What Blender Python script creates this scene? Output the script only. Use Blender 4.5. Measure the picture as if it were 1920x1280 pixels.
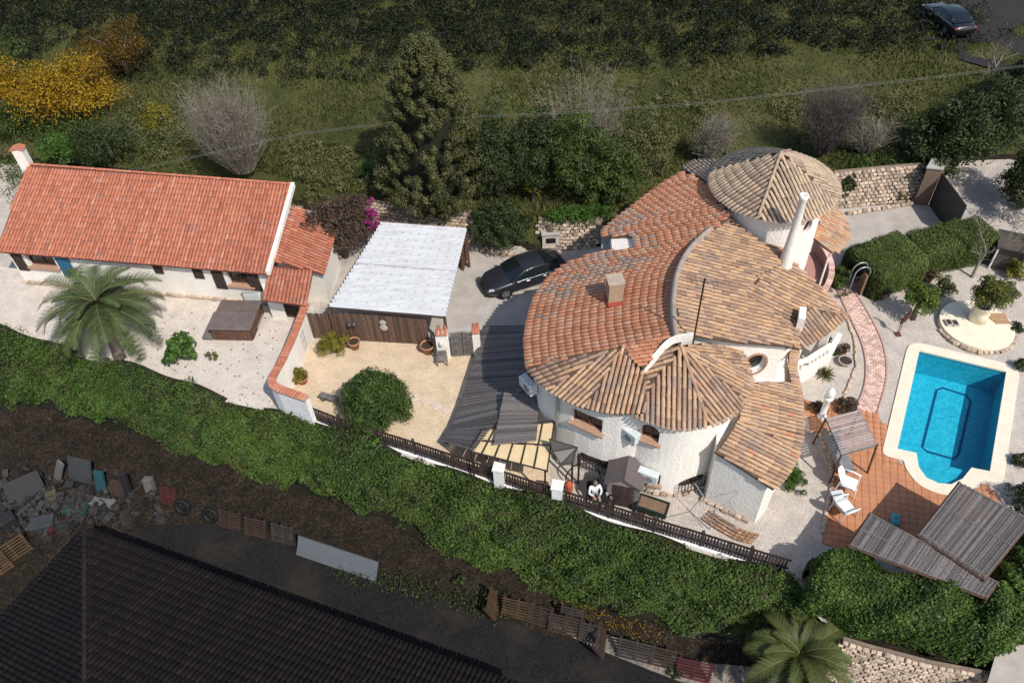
import bpy, bmesh, math, random
import numpy as np
from mathutils import Vector, Matrix
from mathutils.geometry import delaunay_2d_cdt

# ------------------------------------------------------------------ camera, sky, sun, exposure
scn = bpy.context.scene
for o in list(bpy.data.objects):
    bpy.data.objects.remove(o)
COL = scn.collection
PITCH, ROLL, FPX, CAMH = 46.0, 3.0, 1493.0, 29.0      # degrees below the horizon, degrees, focal length in photo pixels, metres
_d, _r = math.radians(PITCH), math.radians(ROLL)
_F = Vector((0, math.cos(_d), -math.sin(_d)))
_R0 = Vector((1, 0, 0)); _U0 = Vector((0, math.sin(_d), math.cos(_d)))
_R = _R0 * math.cos(_r) - _U0 * math.sin(_r)
_U = _U0 * math.cos(_r) + _R0 * math.sin(_r)
CAM = Vector((0, 0, CAMH))
cd = bpy.data.cameras.new('camera'); cam = bpy.data.objects.new('camera', cd); COL.objects.link(cam)
cd.sensor_width = 36.0; cd.lens = 36.0 * FPX / 1920.0; cd.clip_end = 1500; cd.clip_start = 0.5
cam.matrix_world = Matrix(((_R.x, _U.x, -_F.x, 0), (_R.y, _U.y, -_F.y, 0), (_R.z, _U.z, -_F.z, CAMH), (0, 0, 0, 1)))
scn.camera = cam
SUN_AZ = Vector((0.58, -0.815)).normalized(); SUN_EL = math.radians(50)
w = bpy.data.worlds.new('World'); scn.world = w; w.use_nodes = True
nt = w.node_tree; bg = nt.nodes['Background']
sky = nt.nodes.new('ShaderNodeTexSky'); sky.sky_type = 'NISHITA'; sky.sun_disc = False
sky.sun_elevation = SUN_EL; sky.sun_rotation = math.atan2(SUN_AZ.x, SUN_AZ.y)
sky.air_density = 1.0; sky.dust_density = 1.2
nt.links.new(sky.outputs[0], bg.inputs[0]); bg.inputs[1].default_value = 0.125
sd = bpy.data.lights.new('sun', 'SUN'); so = bpy.data.objects.new('sun', sd); COL.objects.link(so)
sd.energy = 3.65; sd.angle = math.radians(0.53); sd.color = (1.0, 0.95, 0.88)
so.location = (20, -20, 40)
so.rotation_euler = Vector((SUN_AZ.x * math.cos(SUN_EL), SUN_AZ.y * math.cos(SUN_EL), math.sin(SUN_EL))).to_track_quat('Z', 'Y').to_euler()
scn.view_settings.view_transform = 'Standard'; scn.view_settings.look = 'None'
scn.view_settings.exposure = 0.30; scn.view_settings.gamma = 1.0; scn.view_settings.use_curve_mapping = False
scn.render.engine = 'CYCLES'
scn.cycles.max_bounces = 6; scn.cycles.transparent_max_bounces = 12
scn.cycles.caustics_reflective = False; scn.cycles.caustics_refractive = False

# ------------------------------------------------------------------ geometry helpers
rng = random.Random(7); nrng = np.random.default_rng(11)
def ray(x, y):
    return _F + _R * ((x - 960) / FPX) - _U * ((y - 640) / FPX)
def P(x, y, z=0.0):                      # the point of the place at height z seen at photo pixel x, y
    v = ray(x, y)
    return CAM + v * ((z - CAMH) / v.z)
def P2(x, y, z=0.0):
    p = P(x, y, z); return (p.x, p.y)
def J(p):
    q = Vector(p) - CAM
    return 960 + FPX * q.dot(_R) / q.dot(_F), 640 - FPX * q.dot(_U) / q.dot(_F)
def z_top(base, ytop):                   # height above a base point whose top shows at photo row ytop
    lo, hi = 0.0, 25.0
    for _ in range(40):
        m = (lo + hi) / 2
        if J(Vector(base) + Vector((0, 0, m)))[1] > ytop: lo = m
        else: hi = m
    return lo
def fillet(poly, r, n=5):
    out = []; m = len(poly)
    for i in range(m):
        a, b, c = Vector(poly[i - 1]), Vector(poly[i]), Vector(poly[(i + 1) % m])
        ra = min(r, (a - b).length * .42, (c - b).length * .42); p, q = b + (a - b).normalized() * ra, b + (c - b).normalized() * ra
        for k in range(n + 1): t = k / n; out.append(tuple(p * (1 - t) ** 2 + b * 2 * t * (1 - t) + q * t * t))
    return out
class Plane:
    def __init__(s, pts):
        a, b, c = [P(*q) for q in pts]
        n = (b - a).cross(c - a).normalized()
        if n.z < 0: n = -n
        s.n, s.a = n, a
        g = Vector((n.x, n.y)); s.down = g.normalized() if g.length > 1e-6 else Vector((0, -1))
    def z(s, x, y):
        return s.a.z - ((x - s.a.x) * s.n.x + (y - s.a.y) * s.n.y) / s.n.z
    def hit(s, px, py):
        v = ray(px, py); t = (s.a - CAM).dot(s.n) / v.dot(s.n)
        return CAM + v * t
class Cone:
    def __init__(s, c, zc, slope):
        s.c, s.zc, s.s = Vector((c[0], c[1])), zc, slope
    def z(s, x, y):
        return s.zc - s.s * math.hypot(x - s.c.x, y - s.c.y)
    def hit(s, px, py):
        v = ray(px, py); t = (s.zc - 3 - CAMH) / v.z
        for _ in range(60):
            p = CAM + v * t
            t += (s.z(p.x, p.y) - p.z) / (v.z * 1.6)
        return CAM + v * t
def in_poly(x, y, poly):
    c = False; j = len(poly) - 1
    for i in range(len(poly)):
        xi, yi = poly[i][0], poly[i][1]; xj, yj = poly[j][0], poly[j][1]
        if (yi > y) != (yj > y) and x < (xj - xi) * (y - yi) / (yj - yi) + xi: c = not c
        j = i
    return c
def area(poly):
    return 0.5 * sum(poly[i - 1][0] * poly[i][1] - poly[i][0] * poly[i - 1][1] for i in range(len(poly)))
def ccw(poly):
    poly = [tuple(p[:2]) for p in poly]
    return poly if area(poly) > 0 else poly[::-1]
def offset(poly, d):                     # d > 0 grows a polygon, d < 0 shrinks it
    poly = ccw(poly); n = len(poly); out = []
    for i in range(n):
        a, b, c = Vector(poly[i - 1]), Vector(poly[i]), Vector(poly[(i + 1) % n])
        e1, e2 = (b - a).normalized(), (c - b).normalized()
        n1, n2 = Vector((e1.y, -e1.x)), Vector((e2.y, -e2.x))
        m = n1 + n2
        k = max(0.35, 1 + n1.dot(n2))
        out.append(tuple(b + m * (d / k)))
    return out
def smooth_poly(poly, it=2, closed=True):
    for _ in range(it):
        o = []; n = len(poly)
        rg = range(n) if closed else range(n - 1)
        if not closed: o.append(tuple(poly[0]))
        for i in rg:
            a, b = Vector(poly[i]), Vector(poly[(i + 1) % n])
            o += [tuple(a * .75 + b * .25), tuple(a * .25 + b * .75)]
        if not closed: o.append(tuple(poly[-1]))
        poly = o
    return poly
def resample(path, step):
    path = [Vector(p) for p in path]; out = [path[0].copy()]; need = step
    for a, b in zip(path[:-1], path[1:]):
        L = (b - a).length; t = need
        while t <= L:
            out.append(a.lerp(b, t / L)); t += step
        need = t - L
    return out

def link(o, parent=None):
    COL.objects.link(o)
    if parent is not None:
        o.parent = parent; o.matrix_parent_inverse = WM[parent.name].inverted()
    WM[o.name] = (WM[parent.name] @ WM[parent.name].inverted() if parent else Matrix()) @ o.matrix_basis
    return o
WM = {}
def thing(name, label, cat, loc=(0, 0, 0), group=None, kind=None):
    o = bpy.data.objects.new(name, None); o.location = loc; o.empty_display_size = 0.3
    COL.objects.link(o); WM[o.name] = Matrix.Translation(loc)
    return tag(o, label, cat, group, kind)
def tag(o, label=None, cat=None, group=None, kind=None):
    if label: o['label'] = label
    if cat: o['category'] = cat
    if group: o['group'] = group
    if kind: o['kind'] = kind
    return o
def mesh(name, V, F, smooth=False, tint=None):
    me = bpy.data.meshes.new(name); me.from_pydata([tuple(v) for v in V], [], F)
    if smooth: me.polygons.foreach_set('use_smooth', [True] * len(me.polygons))
    if tint is not None:
        at = me.attributes.new('tint', 'FLOAT', 'POINT')
        at.data.foreach_set('value', np.asarray(tint, 'f') if hasattr(tint, '__len__') else np.full(len(V), tint, 'f'))
    return me
def np_mesh(name, V, F, tint=None, smooth=False):
    V = np.ascontiguousarray(V, 'f'); F = np.ascontiguousarray(F, 'i'); k = F.shape[1]
    me = bpy.data.meshes.new(name); me.vertices.add(len(V)); me.vertices.foreach_set('co', V.ravel())
    me.loops.add(F.size); me.loops.foreach_set('vertex_index', F.ravel())
    me.polygons.add(len(F)); me.polygons.foreach_set('loop_start', np.arange(0, F.size, k, dtype='i'))
    if smooth: me.polygons.foreach_set('use_smooth', np.ones(len(F), bool))
    if tint is not None:
        at = me.attributes.new('tint', 'FLOAT', 'POINT'); at.data.foreach_set('value', np.asarray(tint, 'f'))
    me.update(calc_edges=True)
    return me
def obj(name, me, mat, parent=None, M=None):
    o = bpy.data.objects.new(name, me)
    if mat is not None and not me.materials: me.materials.append(mat)
    if M is not None: o.matrix_basis = M
    return link(o, parent)
class MB:                                # collects simple shapes into one mesh
    def __init__(s): s.V, s.F = [], []
    def add(s, V, F):
        n = len(s.V); s.V += [tuple(v) for v in V]; s.F += [tuple(i + n for i in f) for f in F]; return s
    def box(s, c, size, rz=0.0, M=None, bev=0.0, taper=1.0):
        x, y, z = [k / 2 for k in size]
        if bev > 0:
            b = min(bev, x * .9, y * .9, z * .9); V = []
            for sz, zz, ins in ((-1, -z, b), (-1, -z + b, 0), (1, z - b, 0), (1, z, b)):
                xx, yy = x - ins, y - ins
                V += [(-xx, -yy, zz), (xx, -yy, zz), (xx, yy, zz), (-xx, yy, zz)]
            F = [(3, 2, 1, 0), (12, 13, 14, 15)]
            for k in range(3):
                for i in range(4):
                    j = (i + 1) % 4; F.append((k * 4 + i, k * 4 + j, k * 4 + 4 + j, k * 4 + 4 + i))
        else:
            t = taper
            V = [(-x, -y, -z), (x, -y, -z), (x, y, -z), (-x, y, -z), (-x * t, -y * t, z), (x * t, -y * t, z), (x * t, y * t, z), (-x * t, y * t, z)]
            F = [(3, 2, 1, 0), (4, 5, 6, 7), (0, 1, 5, 4), (1, 2, 6, 5), (2, 3, 7, 6), (3, 0, 4, 7)]
        T = M if M is not None else Matrix.Translation(c) @ Matrix.Rotation(rz, 4, 'Z')
        return s.add([T @ Vector(v) for v in V], F)
    def tube(s, pts, r, n=6, cap=True):
        pts = [Vector(p) for p in pts]; m = len(pts); V = []; up = None
        rr = r if hasattr(r, '__len__') else [r] * m
        for i, p in enumerate(pts):
            t = (pts[min(i + 1, m - 1)] - pts[max(i - 1, 0)]).normalized()
            if up is None: up = Vector((0, 0, 1)) if abs(t.z) < .9 else Vector((1, 0, 0))
            a = t.cross(up).normalized(); b = a.cross(t)
            up = b
            V += [p + (a * math.cos(k * math.tau / n) + b * math.sin(k * math.tau / n)) * rr[i] for k in range(n)]
        F = [(i * n + k, i * n + (k + 1) % n, (i + 1) * n + (k + 1) % n, (i + 1) * n + k) for i in range(m - 1) for k in range(n)]
        if cap: F += [tuple(range(n))[::-1], tuple((m - 1) * n + k for k in range(n))]
        return s.add(V, F)
    def lathe(s, prof, c=(0, 0, 0), n=20, a0=0.0, M=None):
        V = []; m = len(prof); T = M if M is not None else Matrix.Translation(c)
        for r, z in prof:
            V += [T @ Vector((r * math.cos(a0 + k * math.tau / n), r * math.sin(a0 + k * math.tau / n), z)) for k in range(n)]
        F = [(i * n + k, i * n + (k + 1) % n, (i + 1) * n + (k + 1) % n, (i + 1) * n + k) for i in range(m - 1) for k in range(n)]
        F += [tuple(range(n))[::-1], tuple((m - 1) * n + k for k in range(n))]
        return s.add(V, F)
    def prism(s, poly, z0, z1):          # z0, z1 numbers or functions of x, y
        poly = ccw(poly); n = len(poly)
        f0 = z0 if callable(z0) else (lambda x, y: z0); f1 = z1 if callable(z1) else (lambda x, y: z1)
        V = [(x, y, f0(x, y)) for x, y in poly] + [(x, y, f1(x, y)) for x, y in poly]
        F = [tuple(range(n))[::-1], tuple(range(n, 2 * n))] + [(i, (i + 1) % n, n + (i + 1) % n, n + i) for i in range(n)]
        return s.add(V, F)
    def sweep(s, path, w, h, z_off=0.0, closed=False, round_top=False):
        path = [Vector(p) for p in path]; m = len(path); V = []
        prof = [(-w / 2, 0), (w / 2, 0), (w / 2, h), (-w / 2, h)] if not round_top else \
               [(-w / 2, 0), (w / 2, 0)] + [(w / 2 * math.cos(a), h * .45 + h * .55 * math.sin(a)) for a in [k * math.pi / 6 for k in range(7)]]
        k = len(prof)
        for i, p in enumerate(path):
            a = path[i - 1] if (i > 0 or closed) else p; b = path[(i + 1) % m] if (i < m - 1 or closed) else p
            t = Vector(((b - a).x, (b - a).y, 0)).normalized(); nn = Vector((-t.y, t.x, 0))
            V += [p + nn * -u + Vector((0, 0, v + z_off)) for u, v in prof]
        F = []
        for i in range(m if closed else m - 1):
            j = (i + 1) % m
            F += [(i * k + q, j * k + q, j * k + (q + 1) % k, i * k + (q + 1) % k) for q in range(k)]
        if not closed: F += [tuple(range(k)), tuple((m - 1) * k + q for q in range(k))[::-1]]
        return s.add(V, F)
    def build(s, name, mat, parent=None, smooth=False, tint=None, M=None):
        me = mesh(name, s.V, s.F, smooth, tint)
        bm = bmesh.new(); bm.from_mesh(me); bmesh.ops.recalc_face_normals(bm, faces=bm.faces); bm.to_mesh(me); bm.free()
        return obj(name, me, mat, parent, M)
def sheet(name, poly, z, mat, parent=None, hole=None, step=None, kind='structure'):
    poly = ccw(poly); pts = [Vector(p) for p in poly]; n = len(pts)
    edges = [(i, (i + 1) % n) for i in range(n)]
    if hole:
        h = [Vector(p) for p in ccw(hole)]; k = len(pts); pts += h; edges += [(k + i, k + (i + 1) % len(h)) for i in range(len(h))]
    V, E, F, _, _, _ = delaunay_2d_cdt(pts, edges, [], 1, 1e-5)
    zf = z if callable(z) else (lambda x, y: z)
    if hole: F = [f for f in F if not in_poly(sum(V[i].x for i in f) / len(f), sum(V[i].y for i in f) / len(f), hole)]
    o = obj(name, mesh(name, [(v.x, v.y, zf(v.x, v.y)) for v in V], F), mat, parent)
    if kind: o['kind'] = kind
    return o
def cut(o, cutter):                      # carve recesses into a wall
    c = cutter.build('cutter', None); md = o.modifiers.new('b', 'BOOLEAN'); md.object = c; md.operation = 'DIFFERENCE'; md.solver = 'EXACT'
    me = bpy.data.meshes.new_from_object(o.evaluated_get(bpy.context.evaluated_depsgraph_get()))
    o.modifiers.clear(); o.data = me; bpy.data.objects.remove(c)
def pieces(parent, name, items, mat, limit=300, many=None):
    """items: (matrix, variant index); variants: meshes that share the material. The largest in view stay single, the rest join."""
    pass
def ground_hit(poly, px, py):            # where the view ray meets a wall that follows an outline: point and outward normal
    v = ray(px, py); best = None; poly = ccw(poly); n = len(poly)
    for i in range(n):
        a, b = Vector(poly[i]), Vector(poly[(i + 1) % n]); e = b - a
        nn = Vector((e.y, -e.x)).normalized()
        dn = v.x * nn.x + v.y * nn.y
        if dn >= 0: continue
        t = ((a.x - CAM.x) * nn.x + (a.y - CAM.y) * nn.y) / dn
        p = CAM + v * t; s = ((p.x - a.x) * e.x + (p.y - a.y) * e.y) / e.length_squared
        miss = max(0, -s, s - 1) * e.length; key = (0 if miss < .002 else 1, miss * 3 + t * .001 if miss >= .002 else t)
        if best is None or key < best[0]: best = (key, p, nn)
    if best[0][0]: print('WALL MISS', px, py, best[0])
    return best[1], best[2]
def frame_at(p, nn):                     # x along the wall, y out of it, z up
    ny = Vector((nn.x, nn.y, 0)).normalized(); x = Vector((ny.y, -ny.x, 0))
    return Matrix(((x.x, ny.x, 0, p.x), (x.y, ny.y, 0, p.y), (0, 0, 1, p.z), (0, 0, 0, 1)))

# ------------------------------------------------------------------ materials
def new_mat(name):
    m = bpy.data.materials.new(name); m.use_nodes = True
    nt = m.node_tree; b = nt.nodes['Principled BSDF']
    return m, nt, b
def N(nt, t, **kw):
    n = nt.nodes.new(t)
    for k, v in kw.items():
        if k in n.inputs: n.inputs[k].default_value = v
        else: setattr(n, k, v)
    return n
def ramp(nt, fac, stops, interp='LINEAR'):
    r = nt.nodes.new('ShaderNodeValToRGB'); r.color_ramp.interpolation = interp
    el = r.color_ramp.elements
    while len(el) < len(stops): el.new(0.5)
    for e, (p, c) in zip(el, stops): e.position = p; e.color = (*c, 1) if len(c) == 3 else c
    nt.links.new(fac, r.inputs[0]); return r.outputs[0]
def pos(nt): return N(nt, 'ShaderNodeNewGeometry').outputs['Position']
def noise(nt, scale, detail=4, rough=.6, vec=None, dist=0.0):
    n = N(nt, 'ShaderNodeTexNoise', Scale=scale, Detail=detail, Roughness=rough, Distortion=dist)
    nt.links.new(vec if vec is not None else pos(nt), n.inputs['Vector']); return n.outputs['Fac']
def mix(nt, a, b, fac, blend='MIX'):
    m = N(nt, 'ShaderNodeMix', data_type='RGBA', blend_type=blend); m.clamp_factor = True
    for s, v in ((m.inputs[0], fac), (m.inputs[6], a), (m.inputs[7], b)):
        if hasattr(v, 'links'): nt.links.new(v, s)
        else: s.default_value = v if not hasattr(v, '__len__') else (*v, 1)
    return m.outputs[2]
def bump(nt, b, h, strength=.4, dist=.02):
    n = N(nt, 'ShaderNodeBump', Strength=strength, Distance=dist); nt.links.new(h, n.inputs['Height']); nt.links.new(n.outputs[0], b.inputs['Normal'])
def tintv(nt): return N(nt, 'ShaderNodeAttribute', attribute_name='tint').outputs['Fac']
def plain(name, c, rough=.6, metal=0.0, var=.25, scale=3.0, bmp=0.0, bscale=40, c2=None, tint=False, spec=.3):
    m, nt, b = new_mat(name)
    c2 = c2 or tuple(k * (1 - var) for k in c)
    col = ramp(nt, noise(nt, scale, 6, .65), [(.3, c2), (.68, c)])
    if tint:
        col = mix(nt, col, ramp(nt, tintv(nt), [(0, (.62, .62, .62)), (1, (1.25, 1.25, 1.25))]), 1.0, 'MULTIPLY')
    nt.links.new(col, b.inputs['Base Color'])
    b.inputs['Roughness'].default_value = rough; b.inputs['Metallic'].default_value = metal
    b.inputs['Specular IOR Level'].default_value = spec
    if bmp: bump(nt, b, noise(nt, bscale, 3), bmp)
    return m
def gravel(name, c, dark, scale=14.0, patch=None, pscale=.35, pfac=(.45, .7)):
    m, nt, b = new_mat(name)
    v = N(nt, 'ShaderNodeTexVoronoi', Scale=scale); nt.links.new(pos(nt), v.inputs['Vector'])
    sep = N(nt, 'ShaderNodeSeparateColor'); nt.links.new(v.outputs['Color'], sep.inputs[0])
    col = ramp(nt, sep.outputs[0], [(0, dark), (.35, tuple((a + d) / 2 for a, d in zip(c, dark))), (.75, c), (1, tuple(min(.9, k * 1.12) for k in c))])
    col = mix(nt, col, ramp(nt, noise(nt, 1.1, 8, .7), [(.3, (.72, .72, .72)), (.6, (1.06, 1.05, 1.04))]), .8, 'MULTIPLY')
    if patch: col = mix(nt, col, patch, ramp(nt, noise(nt, pscale, 6, .7), [(pfac[0], (0, 0, 0)), (pfac[1], (1, 1, 1))]))
    nt.links.new(col, b.inputs['Base Color']); b.inputs['Roughness'].default_value = .95; b.inputs['Specular IOR Level'].default_value = .1
    bump(nt, b, v.outputs['Distance'], .6, .03)
    return m
def tile_mat(name, stops, grey=(.2, .17, .15), gfac=(.55, .7), lichen=None, lfac=(.6, .7), gscale=.55):
    m, nt, b = new_mat(name)
    col = ramp(nt, tintv(nt), stops)
    col = mix(nt, col, ramp(nt, noise(nt, 9, 5, .7), [(.3, (.68, .68, .68)), (.65, (1.12, 1.12, 1.12))]), .8, 'MULTIPLY')
    g = ramp(nt, noise(nt, gscale, 6, .75), [(gfac[0], (0, 0, 0)), (gfac[1], (.8, .8, .8))])
    col = mix(nt, col, grey, g)
    if lichen: col = mix(nt, col, lichen, ramp(nt, noise(nt, 2.3, 8, .8), [(lfac[0], (0, 0, 0)), (lfac[1], (.85, .85, .85))]))
    nt.links.new(col, b.inputs['Base Color']); b.inputs['Roughness'].default_value = .85; b.inputs['Specular IOR Level'].default_value = .2
    bump(nt, b, noise(nt, 30, 4), .25)
    return m
def leaf_mat(name, dark, light, transl=.25, rough=.55, hue=None):
    m, nt, b = new_mat(name)
    col = ramp(nt, tintv(nt), [(0, dark), (.55, tuple((a + c) / 2 for a, c in zip(dark, light))), (1, light)])
    if hue: col = mix(nt, col, hue, ramp(nt, noise(nt, .45, 5, .7), [(.5, (0, 0, 0)), (.72, (.8, .8, .8))]))
    nt.links.new(col, b.inputs['Base Color']); b.inputs['Roughness'].default_value = rough; b.inputs['Specular IOR Level'].default_value = .25
    t = N(nt, 'ShaderNodeBsdfTranslucent'); nt.links.new(col, t.inputs[0])
    ms = N(nt, 'ShaderNodeMixShader'); ms.inputs[0].default_value = transl
    nt.links.new(b.outputs[0], ms.inputs[1]); nt.links.new(t.outputs[0], ms.inputs[2])
    nt.links.new(ms.outputs[0], nt.nodes['Material Output'].inputs[0])
    return m
def stucco(name, c, c2):
    m, nt, b = new_mat(name)
    sc = N(nt, 'ShaderNodeMapping'); sc.inputs['Scale'].default_value = (1, 1, .3); nt.links.new(pos(nt), sc.inputs[0])
    col = ramp(nt, noise(nt, .8, 8, .7, sc.outputs[0]), [(.3, c2), (.6, c)])
    nt.links.new(col, b.inputs['Base Color']); b.inputs['Roughness'].default_value = .9; b.inputs['Specular IOR Level'].default_value = .15
    bump(nt, b, noise(nt, 9, 5, .6), .8, .05)
    return m

WHITE = stucco('white_stucco', (.84, .79, .71), (.74, .68, .60))
WHITE_LIME = stucco('white_limewash', (.82, .81, .78), (.66, .64, .60))
TERRA = plain('terracotta_trim', (.46, .28, .19), .8, var=.3, scale=8)
TILE_ORANGE = tile_mat('orange_roof_tile', [(0, (.38, .165, .095)), (.3, (.50, .21, .115)), (.6, (.55, .245, .14)), (.85, (.57, .30, .19)), (1, (.48, .28, .19))],
                       grey=(.30, .21, .17), gfac=(.60, .74), gscale=.5)
TILE_OLD = tile_mat('weathered_roof_tile', [(0, (.20, .135, .10)), (.25, (.31, .20, .14)), (.5, (.43, .265, .16)), (.75, (.51, .325, .19)), (.9, (.43, .30, .21)), (1, (.48, .22, .125))],
                    grey=(.24, .20, .18), gfac=(.50, .70), lichen=(.50, .25, .06), lfac=(.60, .72), gscale=.9)
TILE_TOWER = tile_mat('tower_roof_tile', [(0, (.27, .20, .15)), (.3, (.40, .30, .215)), (.7, (.52, .39, .27)), (1, (.56, .38, .23))],
                      grey=(.26, .22, .19), gfac=(.52, .72), lichen=(.50, .29, .08), lfac=(.66, .76), gscale=.8)
TILE_RED = tile_mat('red_roof_tile', [(0, (.31, .105, .065)), (.4, (.42, .145, .088)), (.8, (.47, .18, .112)), (1, (.50, .24, .165))],
                    grey=(.20, .15, .125), gfac=(.56, .66), lichen=(.50, .19, .045), lfac=(.55, .70), gscale=2.2)
TILE_DARK = tile_mat('dark_brown_roof_tile', [(0, (.009, .007, .006)), (.6, (.018, .012, .010)), (.9, (.026, .016, .013)), (1, (.045, .022, .018))], grey=(.010, .008, .008), gfac=(.45, .65), lichen=(.035, .030, .024), lfac=(.64, .74))  # brown tiles, coloured darker still to imitate the lower-left fade
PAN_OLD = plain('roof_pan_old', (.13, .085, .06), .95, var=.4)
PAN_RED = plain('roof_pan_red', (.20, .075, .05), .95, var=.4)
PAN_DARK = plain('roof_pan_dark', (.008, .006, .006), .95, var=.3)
YARD = gravel('pale_gravel', (.56, .50, .44), (.38, .335, .29), 34, patch=(.44, .39, .335), pscale=.5, pfac=(.52, .8))
YARD_W = gravel('white_gravel', (.65, .58, .50), (.51, .45, .385), 34, patch=(.53, .465, .39), pscale=.6, pfac=(.5, .8))
SAND = gravel('sand_gravel', (.67, .53, .37), (.52, .405, .28), 34, patch=(.59, .47, .34), pscale=.6, pfac=(.55, .8))
DRIVE = plain('drive_concrete', (.45, .405, .36), .9, c2=(.33, .295, .26), scale=1.4, bmp=.3, bscale=30)
DIRT = gravel('shade_toned_dirt', (.045, .035, .027), (.02, .016, .013), 9, patch=(.035, .028, .022), pscale=.25)  # pale dirt with the edge darkening put into its colour
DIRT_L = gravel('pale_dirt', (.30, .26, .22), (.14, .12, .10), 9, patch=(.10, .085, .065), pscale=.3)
ASPHALT = gravel('old_asphalt', (.020, .019, .0185), (.010, .0098, .0096), 22, patch=(.030, .025, .020), pscale=.35, pfac=(.50, .66))  # asphalt tone lowered so its colour carries the dark corner
FIELD = plain('field_soil', (.055, .060, .020), .95, c2=(.020, .026, .008), scale=.35, bmp=.5, bscale=6)
STONE = plain('rubble_stone', (.54, .43, .33), .9, c2=(.37, .285, .21), scale=2.5, bmp=.4, bscale=18, tint=True)
MORTAR = plain('stone_joint', (.26, .20, .15), .95, var=.4, scale=4)
WOOD_GREY = plain('grey_weathered_wood', (.19, .17, .155), .85, c2=(.10, .088, .08), scale=6, tint=True)
WOOD_DARK = plain('dark_brown_wood', (.075, .048, .038), .8, c2=(.040, .026, .021), scale=6, tint=True)
WOOD_BROWN = plain('brown_wood', (.15, .075, .048), .75, c2=(.085, .042, .028), scale=7, tint=True)
WOOD_TAN = plain('tan_wood', (.42, .27, .15), .8, c2=(.30, .19, .10), scale=6, tint=True)
REED = plain('grey_reed', (.170, .152, .146), .9, c2=(.10, .088, .084), scale=9, tint=True)
REED_B = plain('brown_reed', (.165, .100, .070), .9, c2=(.080, .050, .037), scale=9, tint=True)
WHITE_P = plain('white_plastic', (.80, .80, .80), .4, var=.06)
def streaked(name, c, c2, c3):
    m, nt, b = new_mat(name); mp = N(nt, 'ShaderNodeMapping'); mp.inputs['Scale'].default_value = (.25, 3.0, 1.0); nt.links.new(pos(nt), mp.inputs[0])
    col = ramp(nt, noise(nt, 1.6, 6, .7, mp.outputs[0]), [(.3, c2), (.6, c)])
    col = mix(nt, col, c3, ramp(nt, noise(nt, .8, 8, .8), [(.56, (0, 0, 0)), (.72, (.7, .7, .7))]))
    nt.links.new(col, b.inputs['Base Color']); b.inputs['Roughness'].default_value = .5; return m
METAL_W = streaked('white_painted_sheet', (.54, .55, .56), (.42, .42, .41), (.34, .32, .29))
AC_M = plain('grey_white_enamel', (.60, .64, .64), .5, var=.15)
IRON = plain('dark_iron', (.030, .026, .024), .6, var=.3)
STEEL = plain('galvanised_steel', (.42, .43, .45), .4, metal=.6, var=.2)
GLASS = plain('dark_window_glass', (.022, .022, .024), .12, var=.4, spec=.6)
POT = plain('clay_pot', (.44, .22, .12), .85, var=.3, scale=6)
SOIL = plain('pot_soil', (.05, .036, .026), .95)
CREAM = plain('cream_panel', (.66, .51, .29), .6, var=.12)
BLACK = plain('black_rubber', (.012, .012, .012), .7)
RED_P = plain('red_paint', (.42, .055, .05), .6, var=.2)
CONC = plain('bare_concrete', (.42, .40, .37), .9, c2=(.33, .31, .28), scale=2)
BARK = plain('grey_bark', (.15, .125, .105), .9, c2=(.085, .07, .058), scale=8, bmp=.4)
TWIG = plain('pale_dry_twigs', (.27, .235, .185), .9, c2=(.15, .125, .10), scale=1.2, tint=True)
L_IVY = leaf_mat('ivy_leaf', (.024, .048, .010), (.118, .190, .034), .2, hue=(.075, .080, .026))
L_HEDGE = leaf_mat('hedge_leaf', (.026, .052, .011), (.120, .190, .032), .2)
L_CLIP = leaf_mat('clipped_hedge_leaf', (.046, .074, .017), (.160, .205, .048), .15)
L_CON = leaf_mat('conifer_spray', (.040, .044, .015), (.150, .148, .052), .1)
L_DARK = leaf_mat('dark_leaf', (.017, .028, .010), (.072, .100, .028), .2)
L_MID = leaf_mat('mid_green_leaf', (.028, .050, .012), (.110, .155, .034), .25)
L_LIGHT = leaf_mat('light_green_leaf', (.035, .080, .014), (.115, .205, .035), .3)
L_OLIVE = leaf_mat('olive_leaf', (.070, .078, .026), (.190, .185, .070), .2)
L_YEL = leaf_mat('yellow_bloom', (.14, .085, .008), (.50, .30, .012), .25)
L_BRN = leaf_mat('brown_leaf', (.055, .038, .028), (.15, .100, .070), .2)
L_MAG = leaf_mat('magenta_bract', (.25, .015, .12), (.45, .04, .25), .3)
L_YG = leaf_mat('yellow_green_leaf', (.09, .095, .012), (.26, .22, .03), .25)
L_PALM = leaf_mat('palm_leaflet', (.022, .040, .011), (.105, .140, .042), .15)
L_GRASS = leaf_mat('field_grass', (.040, .050, .012), (.125, .130, .035), .2, hue=(.150, .125, .045))

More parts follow.
